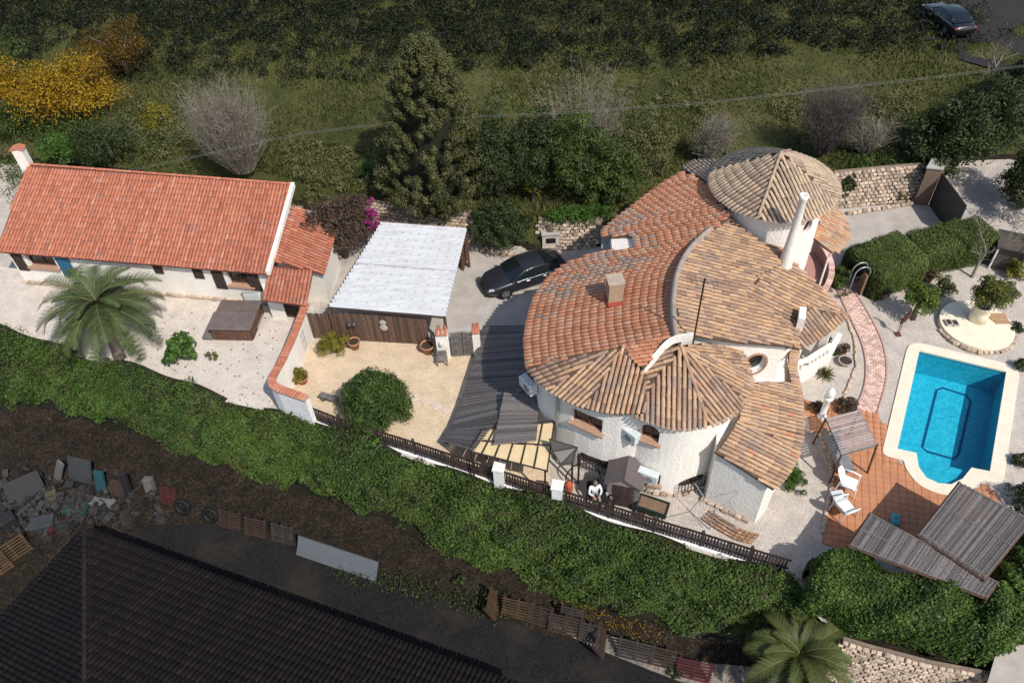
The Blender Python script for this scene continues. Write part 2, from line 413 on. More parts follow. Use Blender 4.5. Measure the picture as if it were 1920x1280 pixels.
# ------------------------------------------------------------------ pieces: tiles, stones, bricks, slats
def variants(name, fn, n=10):            # n meshes of one piece that differ in tint (and in shape where fn uses k)
    out = []
    for k in range(n):
        V, F = fn(k); me = mesh(name, V, F, False, k / (n - 1)); out.append(me)
    return out
def place(name, items, mats, limit=300, many=None):
    """items: (matrix, variant mesh, parent). The ones nearest the camera become objects, the rest one 'stuff' part per parent."""
    items = sorted(items, key=lambda it: (it[0].translation - CAM).length)
    for M, me, par in items[:limit]:
        if not me.materials: me.materials.append(mats)
        obj(name, me, mats, par, M)
    rest = {}
    for M, me, par in items[limit:]:
        mt = me.materials[0] if me.materials else mats
        rest.setdefault((par.name, mt.name), (par, mt, []))[2].append((M, me))
    cache = {}
    for par, mt, lst in rest.values():
        VV, FF, TT, n = [], [], [], 0
        for M, me in lst:
            if me.name not in cache:
                v = np.empty(len(me.vertices) * 3, 'f'); me.vertices.foreach_get('co', v)
                f = np.array([p.vertices[:] for p in me.polygons], 'i')
                t = np.empty(len(me.vertices), 'f'); me.attributes['tint'].data.foreach_get('value', t)
                cache[me.name] = (v.reshape(-1, 3), f, t)
            v, f, t = cache[me.name]; A = np.array(M)
            VV.append(v @ A[:3, :3].T + A[:3, 3]); FF.append(f + n); TT.append(t); n += len(v)
        o = obj(many or name + 's', np_mesh(many or name + 's', np.vstack(VV), np.vstack(FF), np.concatenate(TT)), mt, par)
        o['kind'] = 'stuff'
def barrel(w, L, seg=6, th=.012):
    def fn(k):
        V = []; F = []
        for x, r in ((-L * .56, w * .40), (L * .56, w * .50)):
            for i in range(seg + 1):
                a = math.pi * i / seg; V.append((x, -r * math.cos(a), r * .78 * math.sin(a)))
        for i in range(seg + 1):
            a = math.pi * i / seg; r = w * .5 - th; V.append((L * .56, -r * math.cos(a), r * .78 * math.sin(a)))
        s = seg + 1
        for i in range(seg):
            F.append((i, i + 1, s + i + 1, s + i)); F.append((s + i, s + i + 1, 2 * s + i + 1, 2 * s + i))
        return V, F
    return fn
def lean_matrix(p, x, n):
    x = Vector(x).normalized(); n = Vector(n); y = n.cross(x).normalized(); z = x.cross(y)
    return Matrix(((x.x, y.x, z.x, p[0]), (x.y, y.y, z.y, p[1]), (x.z, y.z, z.z, p[2]), (0, 0, 0, 1)))
def deck(parent, name, surf, poly, pan, th=.13):
    poly = ccw(poly); bd = [tuple(v) for v in resample([Vector(p) for p in poly + [poly[0]]], .6)]
    bd = []
    for i in range(len(poly)):
        a, b = Vector(poly[i]), Vector(poly[(i + 1) % len(poly)]); k = max(1, int((b - a).length / .7))
        bd += [tuple(a.lerp(b, t / k)) for t in range(k)]
    n = len(bd); pts = [Vector(p) for p in bd]
    xs = [p[0] for p in bd]; ys = [p[1] for p in bd]; inn = offset(poly, -.3)
    x = min(xs)
    while x < max(xs):
        y = min(ys)
        while y < max(ys):
            if in_poly(x, y, inn): pts.append(Vector((x, y)))
            y += .8
        x += .8
    V, E, F, _, _, _ = delaunay_2d_cdt(pts, [(i, (i + 1) % n) for i in range(n)], [], 1, 1e-5)
    m = len(V); VV = [(v.x, v.y, surf.z(v.x, v.y)) for v in V] + [(v.x, v.y, surf.z(v.x, v.y) - th) for v in V]
    FF = [tuple(f) for f in F] + [tuple(i + m for i in reversed(f)) for f in F]
    cnt = {}
    for f in F:
        for i in range(len(f)): cnt.setdefault(frozenset((f[i], f[(i + 1) % len(f)])), []).append((f[i], f[(i + 1) % len(f)]))
    for e in cnt.values():
        if len(e) == 1: a, b = e[0]; FF.append((b, a, a + m, b + m))
    return obj(name, mesh(name, VV, FF), pan, parent)
def normal_at(surf, x, y, e=.05):
    gx = (surf.z(x + e, y) - surf.z(x - e, y)) / (2 * e); gy = (surf.z(x, y + e) - surf.z(x, y - e)) / (2 * e)
    return Vector((-gx, -gy, 1)).normalized()
def lay_tiles(items, dk, surf, poly, dirs, var, w=.23, L=.38, center=None, bias=0.0, spread=1.0, keep=None, lift=.015, alt=None):
    """rows of barrel tiles over the plan outline; with several directions each tile follows the sector it lies in"""
    poly = ccw(poly)
    for di, d in enumerate(dirs):
        d = Vector(d).normalized(); u = Vector((-d.y, d.x))
        us = [p[0] * u.x + p[1] * u.y for p in poly]; vs = [p[0] * d.x + p[1] * d.y for p in poly]
        pu = [(p[0] * u.x + p[1] * u.y, p[0] * d.x + p[1] * d.y) for p in poly]
        for a in range(int((max(us) - min(us)) / w) + 1):
            col_t = rng.random() * .35; uu = min(us) + (a + .5) * w; xs_ = []
            for i in range(len(pu)):
                (u0, v0), (u1, v1) = pu[i - 1], pu[i]
                if (u0 > uu) != (u1 > uu): xs_.append(v0 + (v1 - v0) * (uu - u0) / (u1 - u0))
            xs_.sort()
            cand = []
            for lo_, hi_ in zip(xs_[::2], xs_[1::2]):        # each row starts with its first tile at the eave
                v = hi_ - L * .5 + .07 + rng.uniform(-.015, .015)
                while v > lo_ + L * .12: cand.append(v); v -= L
            for v in cand:
                q = u * uu + d * v
                if center is not None and len(dirs) > 1:
                    r = q - center
                    if max(range(len(dirs)), key=lambda i: r.dot(Vector(dirs[i]).normalized())) != di: continue
                if keep and not keep(q.x, q.y): continue
                h = d * (L * .5); z0, z1 = surf.z(q.x - h.x, q.y - h.y), surf.z(q.x + h.x, q.y + h.y)
                x = Vector((d.x * L, d.y * L, z1 - z0 + .012))
                n = normal_at(surf, q.x, q.y); ja = rng.gauss(0, .025)
                M = lean_matrix((q.x, q.y, (z0 + z1) / 2 + lift + rng.gauss(0, .005)), x + Vector((u.x, u.y, 0)) * ja * L, n)
                t = min(1, max(0, bias + spread * (.65 * rng.random() + col_t)))
                vv = alt(M.translation) if alt else None; vv = vv or var
                items.append((M, vv[int(t * (len(vv) - 1) + .5)], dk))
def cap_line(items, dk, pts, var, L=.38, lift=.05, bias=.2):
    for a, b in zip(pts[:-1], pts[1:]):
        a, b = Vector(a), Vector(b); n = max(1, round((b - a).length / L))
        for k in range(n):
            p = a.lerp(b, (k + .5) / n)
            M = lean_matrix((p.x, p.y, p.z + lift), (b - a), Vector((0, 0, 1)))
            items.append((M, var[min(len(var) - 1, int((bias + rng.random() * .6) * len(var)))], dk))
TILE_GREY = tile_mat('greyed_roof_tile', [(0, (.30, .20, .15)), (.5, (.39, .265, .20)), (.8, (.46, .31, .23)), (1, (.50, .30, .20))], grey=(.22, .18, .16), gfac=(.5, .7))
V_ORANGE = variants('tile', barrel(.185, .34)); V_OLD = variants('tile', barrel(.165, .38)); V_RED = variants('tile', barrel(.175, .36)); V_GREY = variants('tile', barrel(.185, .34))
V_TOWER = variants('tile', barrel(.155, .38)); V_DARK = variants('tile', barrel(.175, .40)); V_COPE = variants('tile', barrel(.155, .36))
for vs_, m_ in ((V_ORANGE, TILE_ORANGE), (V_OLD, TILE_OLD), (V_RED, TILE_RED), (V_TOWER, TILE_TOWER), (V_DARK, TILE_DARK), (V_COPE, TILE_RED), (V_GREY, TILE_GREY)):
    for me_ in vs_: me_.materials.append(m_)
def stone_fn(k):
    r = random.Random(k); b = MB(); b.box((0, 0, 0), (1, 1, 1), bev=.22)
    return [(x + r.uniform(-.09, .09), y + r.uniform(-.06, .06), z + r.uniform(-.09, .09)) for x, y, z in b.V], b.F
V_STONE = variants('stone', stone_fn)
def rubble(parent, path, z0, z1, size=.27, lean=.0, items=None, jit=.25):
    """courses of rough stones standing out of a wall face that follows path (plan points, face to the left of travel)"""
    items = [] if items is None else items
    h = size * .72; rows = max(1, int((z1 - z0) / h))
    for r in range(rows):
        pts = resample([Vector((p[0], p[1], 0)) for p in path], size); off = (r % 2) * .5
        for i in range(len(pts) - 1):
            e = pts[i + 1] - pts[i]; t = e.normalized(); nn = Vector((t.y, -t.x, 0))
            p = pts[i] + e * (off + rng.uniform(-.12, .12)); z = z0 + (r + .5) * h
            p = p - nn * lean * (z - z0) + nn * rng.uniform(-.01, .05)
            s = Vector((size * rng.uniform(.72, 1.02), .22, h * rng.uniform(.72, 1.0)))
            M = frame_at(Vector((p.x, p.y, z + rng.uniform(-.02, .02))), nn) @ Matrix.Rotation(rng.uniform(-jit, jit), 4, 'Y') @ Matrix.Diagonal((*s, 1))
            items.append((M, V_STONE[rng.randrange(10)], parent))
    return items

# ------------------------------------------------------------------ terrain
TOPS = [(-420, 520), (-80, 600), (0, 622), (130, 660), (270, 700), (410, 748), (500, 772), (585, 798), (700, 838), (830, 882), (940, 918), (1045, 954), (1150, 988), (1300, 1033), (1470, 1088), (1545, 1172), (1700, 1205), (1862, 1222), (2300, 1200)]
BOTS = [(-420, 640), (-80, 735), (0, 760), (130, 790), (330, 850), (500, 908), (640, 958), (760, 1012), (880, 1058), (1000, 1102), (1080, 1132), (1180, 1172), (1300, 1206), (1400, 1222), (1500, 1225), (1600, 1262), (1850, 1300), (2300, 1290)]
ZLOW = -3.2
tp = np.array([P2(x, y, -.15) for x, y in TOPS]); bp = np.array([P2(x, y, ZLOW) for x, y in BOTS])
WALLB = [(-600, 300), (0, 300), (420, 345), (560, 385), (700, 425), (890, 440), (1010, 470), (1130, 462), (1300, 395), (1460, 400), (1590, 388), (1725, 378), (1800, 300), (2300, 300)]
wp = np.array([P2(x, y, 0) for x, y in WALLB])
def y_top(x): return np.interp(x, tp[:, 0], tp[:, 1])
def y_bot(x): return np.minimum(np.interp(x, bp[:, 0], bp[:, 1]), y_top(x) - .35)
def y_wall(x): return np.interp(x, wp[:, 0], wp[:, 1])
POOL_IN = [P2(x, y, 0) for x, y in [(1722, 657), (1888, 697), (1857, 886), (1822, 879), (1806, 899), (1784, 910), (1759, 908), (1735, 897), (1720, 876), (1716, 851), (1680, 843)]]
POOL_IN = ccw(POOL_IN)
def field_h(x, y):
    return .35 * np.sin(x * .13 + y * .07) + .2 * np.sin(x * .31 - y * .23 + 1.3) + .07 * np.sin(x * 1.1 + y * .9) + .06 * np.sin(x * .7 - 1.4 * y)
def terrain_z(x, y):
    x = np.asarray(x, float); y = np.asarray(y, float)
    yt, yb, yw = y_top(x), y_bot(x), y_wall(x)
    up = 1.5 + np.clip(y - yw, 0, 1e3) * .035 + field_h(x, y) * np.clip((y - yw) / 6, 0, 1)
    z = np.where(y < yb, ZLOW, np.where(y < yt, ZLOW + (np.clip((y - yb) / np.maximum(yt - yb, .01), 0, 1)) * (-.12 - ZLOW), -.12))
    z = np.where(y > yw, -.12 + np.clip((y - yw) / .8, 0, 1) * (up + .12), z)
    return z
gx = np.concatenate([np.arange(-160, -45, 4.), np.arange(-45, 45, .5), np.arange(45, 161, 4.)])
gy = np.concatenate([np.arange(-60, 6, 4.), np.arange(6, 62, .5), np.arange(62, 220, 4.)])
X, Y = np.meshgrid(gx, gy); Z = terrain_z(X, Y)
px0, px1 = min(p[0] for p in POOL_IN), max(p[0] for p in POOL_IN); py0, py1 = min(p[1] for p in POOL_IN), max(p[1] for p in POOL_IN)
Z = np.where((X > px0 - .6) & (X < px1 + .6) & (Y > py0 - .6) & (Y < py1 + .6), -2.2, Z)
nx, ny = len(gx), len(gy); idx = np.arange(nx * ny).reshape(ny, nx)
F = np.stack([idx[:-1, :-1], idx[:-1, 1:], idx[1:, 1:], idx[1:, :-1]], -1).reshape(-1, 4)
m, nt, b = new_mat('terrain_ground')
sepz = N(nt, 'ShaderNodeSeparateXYZ'); nt.links.new(pos(nt), sepz.inputs[0])
lowc = ramp(nt, noise(nt, 1.2, 8, .75), [(.3, (.012, .010, .008)), (.55, (.026, .020, .015)), (.75, (.042, .033, .025))])  # lower dirt coloured near black to imitate the lower-left darkening
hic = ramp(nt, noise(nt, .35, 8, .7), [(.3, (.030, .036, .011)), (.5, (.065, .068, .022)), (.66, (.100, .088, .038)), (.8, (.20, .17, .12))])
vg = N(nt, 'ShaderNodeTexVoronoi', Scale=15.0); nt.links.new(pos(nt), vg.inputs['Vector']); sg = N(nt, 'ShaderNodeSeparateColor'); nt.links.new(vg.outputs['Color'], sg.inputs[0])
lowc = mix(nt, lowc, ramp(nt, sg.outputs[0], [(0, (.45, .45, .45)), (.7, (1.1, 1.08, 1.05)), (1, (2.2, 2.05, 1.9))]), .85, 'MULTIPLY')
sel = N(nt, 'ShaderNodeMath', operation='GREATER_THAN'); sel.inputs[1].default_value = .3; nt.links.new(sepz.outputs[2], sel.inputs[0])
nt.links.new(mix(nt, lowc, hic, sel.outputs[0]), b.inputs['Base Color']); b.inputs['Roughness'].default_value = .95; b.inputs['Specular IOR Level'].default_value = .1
bump(nt, b, noise(nt, 9, 6, .7), .6, .06)
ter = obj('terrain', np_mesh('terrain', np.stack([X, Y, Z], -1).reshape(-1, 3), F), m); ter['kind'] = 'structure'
ter.data.update()

# the yard: pale gravel sheet from the boundary to the rear bank, then patches on it
xs = np.arange(-40, 40.1, 1.0)
yardpoly = [(x, float(y_top(x)) - .05) for x in xs] + [(x, float(y_wall(x)) + .05) for x in xs[::-1]]
sheet('gravel_yard', yardpoly, 0.0, YARD, hole=offset(POOL_IN, .12))
sheet('white_gravel_yard', [P2(*q) for q in [(-300, 470), (0, 500), (330, 540), (480, 555), (590, 575), (560, 660), (520, 730), (505, 772), (410, 750), (270, 703), (130, 664), (-300, 560)]], .006, YARD_W)
sheet('sand_garden', [P2(*q) for q in [(578, 640), (690, 640), (800, 646), (900, 672), (890, 720), (1030, 860), (1030, 925), (940, 905), (830, 866), (700, 824), (590, 785), (545, 735), (548, 700)]], .008, SAND)
sheet('driveway', [P2(*q) for q in [(600, 430), (760, 420), (880, 462), (1000, 470), (1140, 440), (1180, 520), (1010, 618), (900, 640), (800, 640), (690, 636), (600, 600)]], .010, DRIVE)
sheet('side_drive', [P2(*q) for q in [(1560, 405), (1600, 400), (1722, 382), (1765, 425), (1700, 450), (1600, 500), (1560, 470)]], .010, DRIVE)
sheet('upper_lane', [P2(*q, 0) for q in [(1770, 415), (1835, 345), (1905, 282), (1990, 250), (1990, 300), (1900, 330), (1858, 372), (1858, 425), (1790, 432)]], .012, DRIVE)
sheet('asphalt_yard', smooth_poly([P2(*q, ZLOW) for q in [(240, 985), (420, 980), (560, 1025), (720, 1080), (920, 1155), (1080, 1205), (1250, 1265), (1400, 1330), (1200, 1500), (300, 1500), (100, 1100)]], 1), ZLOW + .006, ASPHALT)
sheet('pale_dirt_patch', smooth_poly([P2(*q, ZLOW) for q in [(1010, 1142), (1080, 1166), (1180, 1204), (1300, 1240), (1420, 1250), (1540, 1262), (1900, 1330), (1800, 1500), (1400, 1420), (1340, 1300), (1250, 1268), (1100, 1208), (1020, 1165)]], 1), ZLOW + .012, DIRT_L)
sheet('corner_lane', [P2(*q, -.1) for q in [(1868, 1222), (1925, 1180), (2100, 1150), (2100, 1400), (1850, 1400), (1845, 1300)]], -.095, DRIVE)

# ------------------------------------------------------------------ the round villa
villa = thing('villa', 'white round-walled villa with orange and weathered tiled roofs and a tower', 'house', P(1250, 800, 0))
VT = []                                   # every tile of the villa
plA = Plane([(985, 640, 4.9), (1262, 560, 6.5), (1200, 400, 6.05)])
plB = Plane([(1100, 767, 4.9), (1168, 652, 6.15), (1000, 690, 4.95)])
plD = Plane([(1266, 600, 6.75), (1350, 425, 6.75), (1482, 640, 5.35)])
plE = Plane([(1400, 545, 5.55), (1475, 487, 5.6), (1588, 592, 4.5)])
plF = Plane([(1588, 592, 4.5), (1500, 650, 4.35), (1510, 575, 5.1)])
def outline(surf, px): return [tuple(surf.hit(x, y)[:2]) for x, y in px]
def dir_px(surf, a, b):
    p, q = surf.hit(*a), surf.hit(*b); return Vector((q.x - p.x, q.y - p.y)).normalized()
A_px = [(1130, 430), (1160, 405), (1200, 375), (1240, 345), (1278, 322), (1338, 345), (1368, 408), (1300, 455), (1272, 503), (1262, 560), (1266, 632), (1206, 690), (1170, 652), (1080, 668), (989, 688), (985, 640), (990, 598), (1003, 556), (1032, 515), (1065, 492), (1102, 478), (1140, 470), (1192, 466), (1188, 441), (1130, 444)]
A = outline(plA, A_px)
roofA = deck(villa, 'roof', plA, A, PAN_OLD); tag(roofA, 'large orange tiled roof slope')
GREY_ZONES = [[(1035, 515), (1100, 478), (1150, 470), (1160, 505), (1130, 545), (1060, 560), (1010, 556)], [(1130, 425), (1190, 395), (1240, 400), (1200, 425), (1140, 440)], [(1160, 480), (1215, 478), (1215, 500), (1160, 505)], [(1005, 586), (1060, 584), (1060, 594), (1005, 598)], [(1190, 440), (1225, 438), (1230, 466), (1195, 468)]]   # worn grey patches of the orange slope
def worn(p):
    q = J(p)
    for z in GREY_ZONES:
        if in_poly(q[0] + rng.gauss(0, 8), q[1] + rng.gauss(0, 4), z) and rng.random() < .7: return V_GREY
lay_tiles(VT, roofA, plA, A, [dir_px(plA, (1255, 575), (1000, 622))], V_ORANGE, .205, .34, alt=worn)
B_px = [(986, 676), (1080, 666), (1170, 650), (1208, 690), (1212, 770), (1185, 773), (1160, 774), (1130, 771), (1100, 764), (1070, 753), (1045, 740), (1025, 727), (1005, 710), (992, 694)]
Bp = outline(plB, B_px)
roofB = deck(villa, 'roof', plB, Bp, PAN_OLD)
bc_ = plB.hit(1172, 640); lay_tiles(VT, roofB, plB, Bp, [dir_px(plB, (1165, 650), (1000, 712)), dir_px(plB, (1165, 650), (1062, 748)), dir_px(plB, (1165, 650), (1135, 770))], V_OLD, .195, .37, center=Vector((bc_.x, bc_.y)))
D_px = [(1262, 560), (1272, 503), (1300, 455), (1362, 405), (1420, 452), (1475, 468), (1470, 490), (1410, 520), (1392, 550), (1470, 600), (1490, 648), (1380, 640), (1300, 628), (1266, 628)]
D = outline(plD, D_px)
roofD = deck(villa, 'roof', plD, D, PAN_OLD); tag(roofD, 'upper weathered roof slope behind the curved ridge')
lay_tiles(VT, roofD, plD, D, [dir_px(plD, (1290, 520), (1450, 560))], V_OLD, .195, .37)
E_px = [(1475, 480), (1530, 530), (1588, 590), (1512, 580), (1492, 600), (1497, 652), (1440, 645), (1385, 640), (1392, 548), (1425, 512)]
Ep = outline(plE, E_px)
roofE = deck(villa, 'roof', plE, Ep, PAN_OLD)
lay_tiles(VT, roofE, plE, Ep, [dir_px(plE, (1430, 530), (1560, 592))], V_OLD, .195, .37)
F_px = [(1512, 576), (1590, 590), (1560, 618), (1528, 638), (1498, 654), (1490, 600)]
Fp = outline(plF, F_px)
roofF = deck(villa, 'roof', plF, Fp, PAN_OLD)
lay_tiles(VT, roofF, plF, Fp, [dir_px(plF, (1520, 585), (1552, 625))], V_OLD, .195, .37)
# front turret
cT = P(1277, 650, 6.55); cT2 = Vector((cT.x, cT.y)); RT = 2.78; coneT = Cone(cT, 6.55, .50)
def circle(c, r, n=64, a0=0.0, a1=math.tau):
    return [(c[0] + r * math.cos(a0 + (a1 - a0) * k / n), c[1] + r * math.sin(a0 + (a1 - a0) * k / n)) for k in range(n + (0 if abs(a1 - a0 - math.tau) < 1e-6 else 1))]
Tpoly = circle(cT2, RT, 40, math.radians(-215), math.radians(32)) + [(cT2.x + .4, cT2.y + .35), (cT2.x - .4, cT2.y + .3)]
roofT = deck(villa, 'roof', coneT, Tpoly, PAN_OLD); tag(roofT, 'front turret roof')
tdirs = [Vector((math.cos(math.radians(a)), math.sin(math.radians(a)))) for a in (-180, -98, -52, -18, 14)]
lay_tiles(VT, roofT, coneT, circle(cT2, RT + .1, 40, math.radians(-215), math.radians(32)) + [tuple(cT2)], tdirs, V_OLD, .195, .37, center=cT2)
for a in (-76,):
    e = Vector((math.cos(math.radians(a)), math.sin(math.radians(a))))
    cap_line(VT, roofT, [(cT.x, cT.y, 6.58), (cT.x + e.x * RT * .97, cT.y + e.y * RT * .97, coneT.z(cT.x + e.x * RT, cT.y + e.y * RT) + .04)], V_OLD)
# lower skirt roof round the turret
class Skirt:
    def z(s, x, y):
        r = math.hypot(x - cT.x, y - cT.y); return 3.75 - .26 * (r - 2.4)
    hit = Cone.hit
    zc = 6.0
skH = Skirt()
H_px = [(1478, 716), (1478, 650), (1495, 656), (1490, 690), (1497, 720), (1502, 755), (1505, 790), (1502, 825), (1494, 855), (1480, 882), (1465, 902), (1450, 916), (1395, 880), (1340, 846), (1372, 800), (1388, 770), (1405, 730), (1412, 716)]
Hp = outline(skH, H_px)
roofH = deck(villa, 'roof', skH, Hp, PAN_OLD); tag(roofH, 'lower skirt roof beside the front turret')
hd1 = dir_px(skH, (1400, 740), (1500, 765)); hd2 = dir_px(skH, (1360, 830), (1480, 890))
hc = skH.hit(1330, 770)
lay_tiles(VT, roofH, skH, Hp, [hd1, dir_px(skH, (1370, 795), (1500, 832)), hd2], V_OLD, .195, .37, center=Vector((hc.x, hc.y)), bias=.08)
# tower
zTe = 7.5; ct = P(1451, 342, zTe); ct2 = Vector((ct.x, ct.y)); RTo = 2.78; coneO = Cone(ct, zTe + 1.55, 1.55 / RTo)
roofO = deck(villa, 'roof', coneO, circle(ct2, RTo, 56), PAN_OLD); tag(roofO, 'conical tower roof')
odirs = [Vector((math.cos(math.radians(a)), math.sin(math.radians(a)))) for a in (-165, -72, 5, 115)]
lay_tiles(VT, roofO, coneO, circle(ct2, RTo + .1, 56), odirs, V_TOWER, .185, .37, center=ct2)
for a in (-118.5, 60):
    e = Vector((math.cos(math.radians(a)), math.sin(math.radians(a))))
    cap_line(VT, roofO, [(ct.x, ct.y, coneO.zc + .02), (ct.x + e.x * RTo, ct.y + e.y * RTo, zTe + .04)], V_TOWER)
# little roof right of the tower, small roof left behind it
plS = Plane([(1545, 385, 4.6), (1592, 440, 3.9), (1530, 440, 4.5)])
S_px = [(1545, 378), (1575, 395), (1592, 425), (1590, 450), (1568, 475), (1545, 462), (1525, 445), (1532, 410)]
Sp = outline(plS, S_px); roofS = deck(villa, 'roof', plS, Sp, PAN_OLD)
lay_tiles(VT, roofS, plS, Sp, [dir_px(plS, (1535, 410), (1588, 450))], V_OLD, .195, .37, bias=.2)
plU = Plane([(1330, 310, 6.6), (1275, 330, 6.5), (1340, 345, 6.9)])
U_px = [(1278, 316), (1300, 302), (1350, 300), (1350, 350), (1338, 346)]
Up = outline(plU, U_px); roofU = deck(villa, 'roof', plU, Up, PAN_OLD)
lay_tiles(VT, roofU, plU, Up, [dir_px(plU, (1340, 335), (1300, 305))], V_TOWER, .185, .37)
# ridge caps
def on(surf, px, dz=.0): return [tuple(surf.hit(x, y) + Vector((0, 0, dz))) for x, y in px]
cap_line(VT, roofE, on(plE, [(1514, 578), (1586, 590)], .03), V_OLD); cap_line(VT, roofE, on(plE, [(1395, 548), (1425, 514), (1472, 482)], .05), V_OLD)
MB().sweep(on(plD, smooth_poly([(1366, 404), (1300, 455), (1270, 503), (1261, 560), (1263, 600), (1268, 632)], 2, False), -.45), .30, .62, round_top=True).build('ridge_parapet', plain('ridge_mortar', (.36, .29, .24), .9, c2=(.22, .175, .15), scale=5), villa, True)
MB().sweep(on(plB, smooth_poly([(1206, 692), (1222, 676), (1243, 650), (1262, 634), (1300, 628)], 2, False), -.2), .15, .29).build('parapet', WHITE, villa)
MB().sweep(on(plE, [(1385, 556), (1398, 536), (1420, 514), (1450, 496), (1478, 478)], -.3), .16, .52).build('parapet', WHITE, villa)
place('tile', VT, TILE_OLD, 300)
# walls
zA = lambda x, y: min(plA.z(x, y), plB.z(x, y)) - .17
AB = A[5:10] + [A[10]] + Bp[2:] + A[15:22] + A[:5]
AB_px = A_px
ABw = offset([tuple(plA.hit(*q)[:2]) for q in [(1278, 322), (1338, 345), (1368, 408), (1300, 455), (1268, 560), (1270, 640)]] + Bp[4:] + [tuple(plA.hit(*q)[:2]) for q in [(985, 640), (990, 598), (1003, 556), (1032, 515), (1065, 492), (1102, 478), (1133, 466), (1130, 432), (1200, 375)]], -.36)
wallA = MB().prism(ABw, -.15, zA).build('wall', WHITE, villa)
Dw = offset(D, -.25); wallD = MB().prism(Dw, .0, lambda x, y: plD.z(x, y) - .15).build('wall', WHITE, villa)
EFp = outline(plE, [(1475, 484), (1530, 536)]) + outline(plE, [(1550, 566), (1500, 612)]) + outline(plE, [(1440, 640), (1400, 600), (1392, 552)])
EFw = offset(EFp, -.3); wallE = MB().prism(EFw, -.05, lambda x, y: min(plE.z(x, y), plF.z(x, y)) - .16).build('wall', WHITE, villa)
Tw = circle(cT2, 2.42, 56); wallT = MB().prism(Tw, -.2, 5.1).build('wall', WHITE, villa)
Hw = offset(outline(skH, [(1478, 660), (1486, 700), (1490, 760), (1493, 805), (1484, 850), (1464, 886), (1443, 908), (1395, 880), (1340, 846), (1340, 780), (1400, 716)]), -.10)
wallH = MB().prism(Hw, -.1, lambda x, y: skH.z(x, y) - .16).build('wall', WHITE, villa)
Ow = circle(ct2, 2.35, 56); wallO = MB().prism(Ow, 0, zTe + .12).build('wall', WHITE, villa); tag(wallO, 'round tower wall')
sp0 = plS.hit(1560, 462); MB().tube([(sp0.x, sp0.y, 0), (sp0.x, sp0.y, sp0.z - .1)], .045, 8).build('terrace_post', WHITE, villa)

# grey flat roof light well in the orange roof
plN = Plane([(1130, 445, 4.9), (1190, 442, 4.9), (1160, 470, 4.85)])
MB().prism([tuple(plN.hit(*q)[:2]) for q in [(1128, 440), (1196, 438), (1198, 470), (1140, 474), (1128, 466)]], 3.8, 4.9).build('flat_roof', CONC, villa)
# chimneys
p = plA.hit(1151, 562); ch = MB().box(p + Vector((0, 0, .35)), (.62, .62, 1.5), rz=.1).build('chimney', plain('chimney_render', (.44, .31, .21), .9, c2=(.30, .20, .13), scale=4), villa)
MB().box(p + Vector((0, 0, 1.14)), (.70, .70, .06), rz=.1).build('chimney_cap', plain('cap_stone', (.44, .35, .27), .9), ch)
MB().box(p + Vector((.18, -.08, -.09)), (1.05, .85, .5), rz=.1).build('flashing', plain('red_flashing', (.36, .07, .05), .8), ch)
cap_line_items = []
cb = plE.hit(1478, 500); chx, chy = cb.x - .12, cb.y + .1
pr = [(.36, 3.2), (.32, 5.2), (.25, 6.4), (.19, 7.4), (.155, z_top((chx, chy, 0), 374)), (.19, z_top((chx, chy, 0), 372)), (.19, z_top((chx, chy, 0), 369) + .1), (.13, z_top((chx, chy, 0), 369) + .1), (.12, z_top((chx, chy, 0), 373))]
tc = MB().lathe(pr, (chx, chy, 0), 20).build('chimney', WHITE, villa, True); tag(tc, 'tall tapered white chimney')
MB().lathe([(.125, pr[-1][1] - .02), (.125, pr[-1][1] + .02)], (chx, chy, 0), 16).build('flue', RED_P, tc)
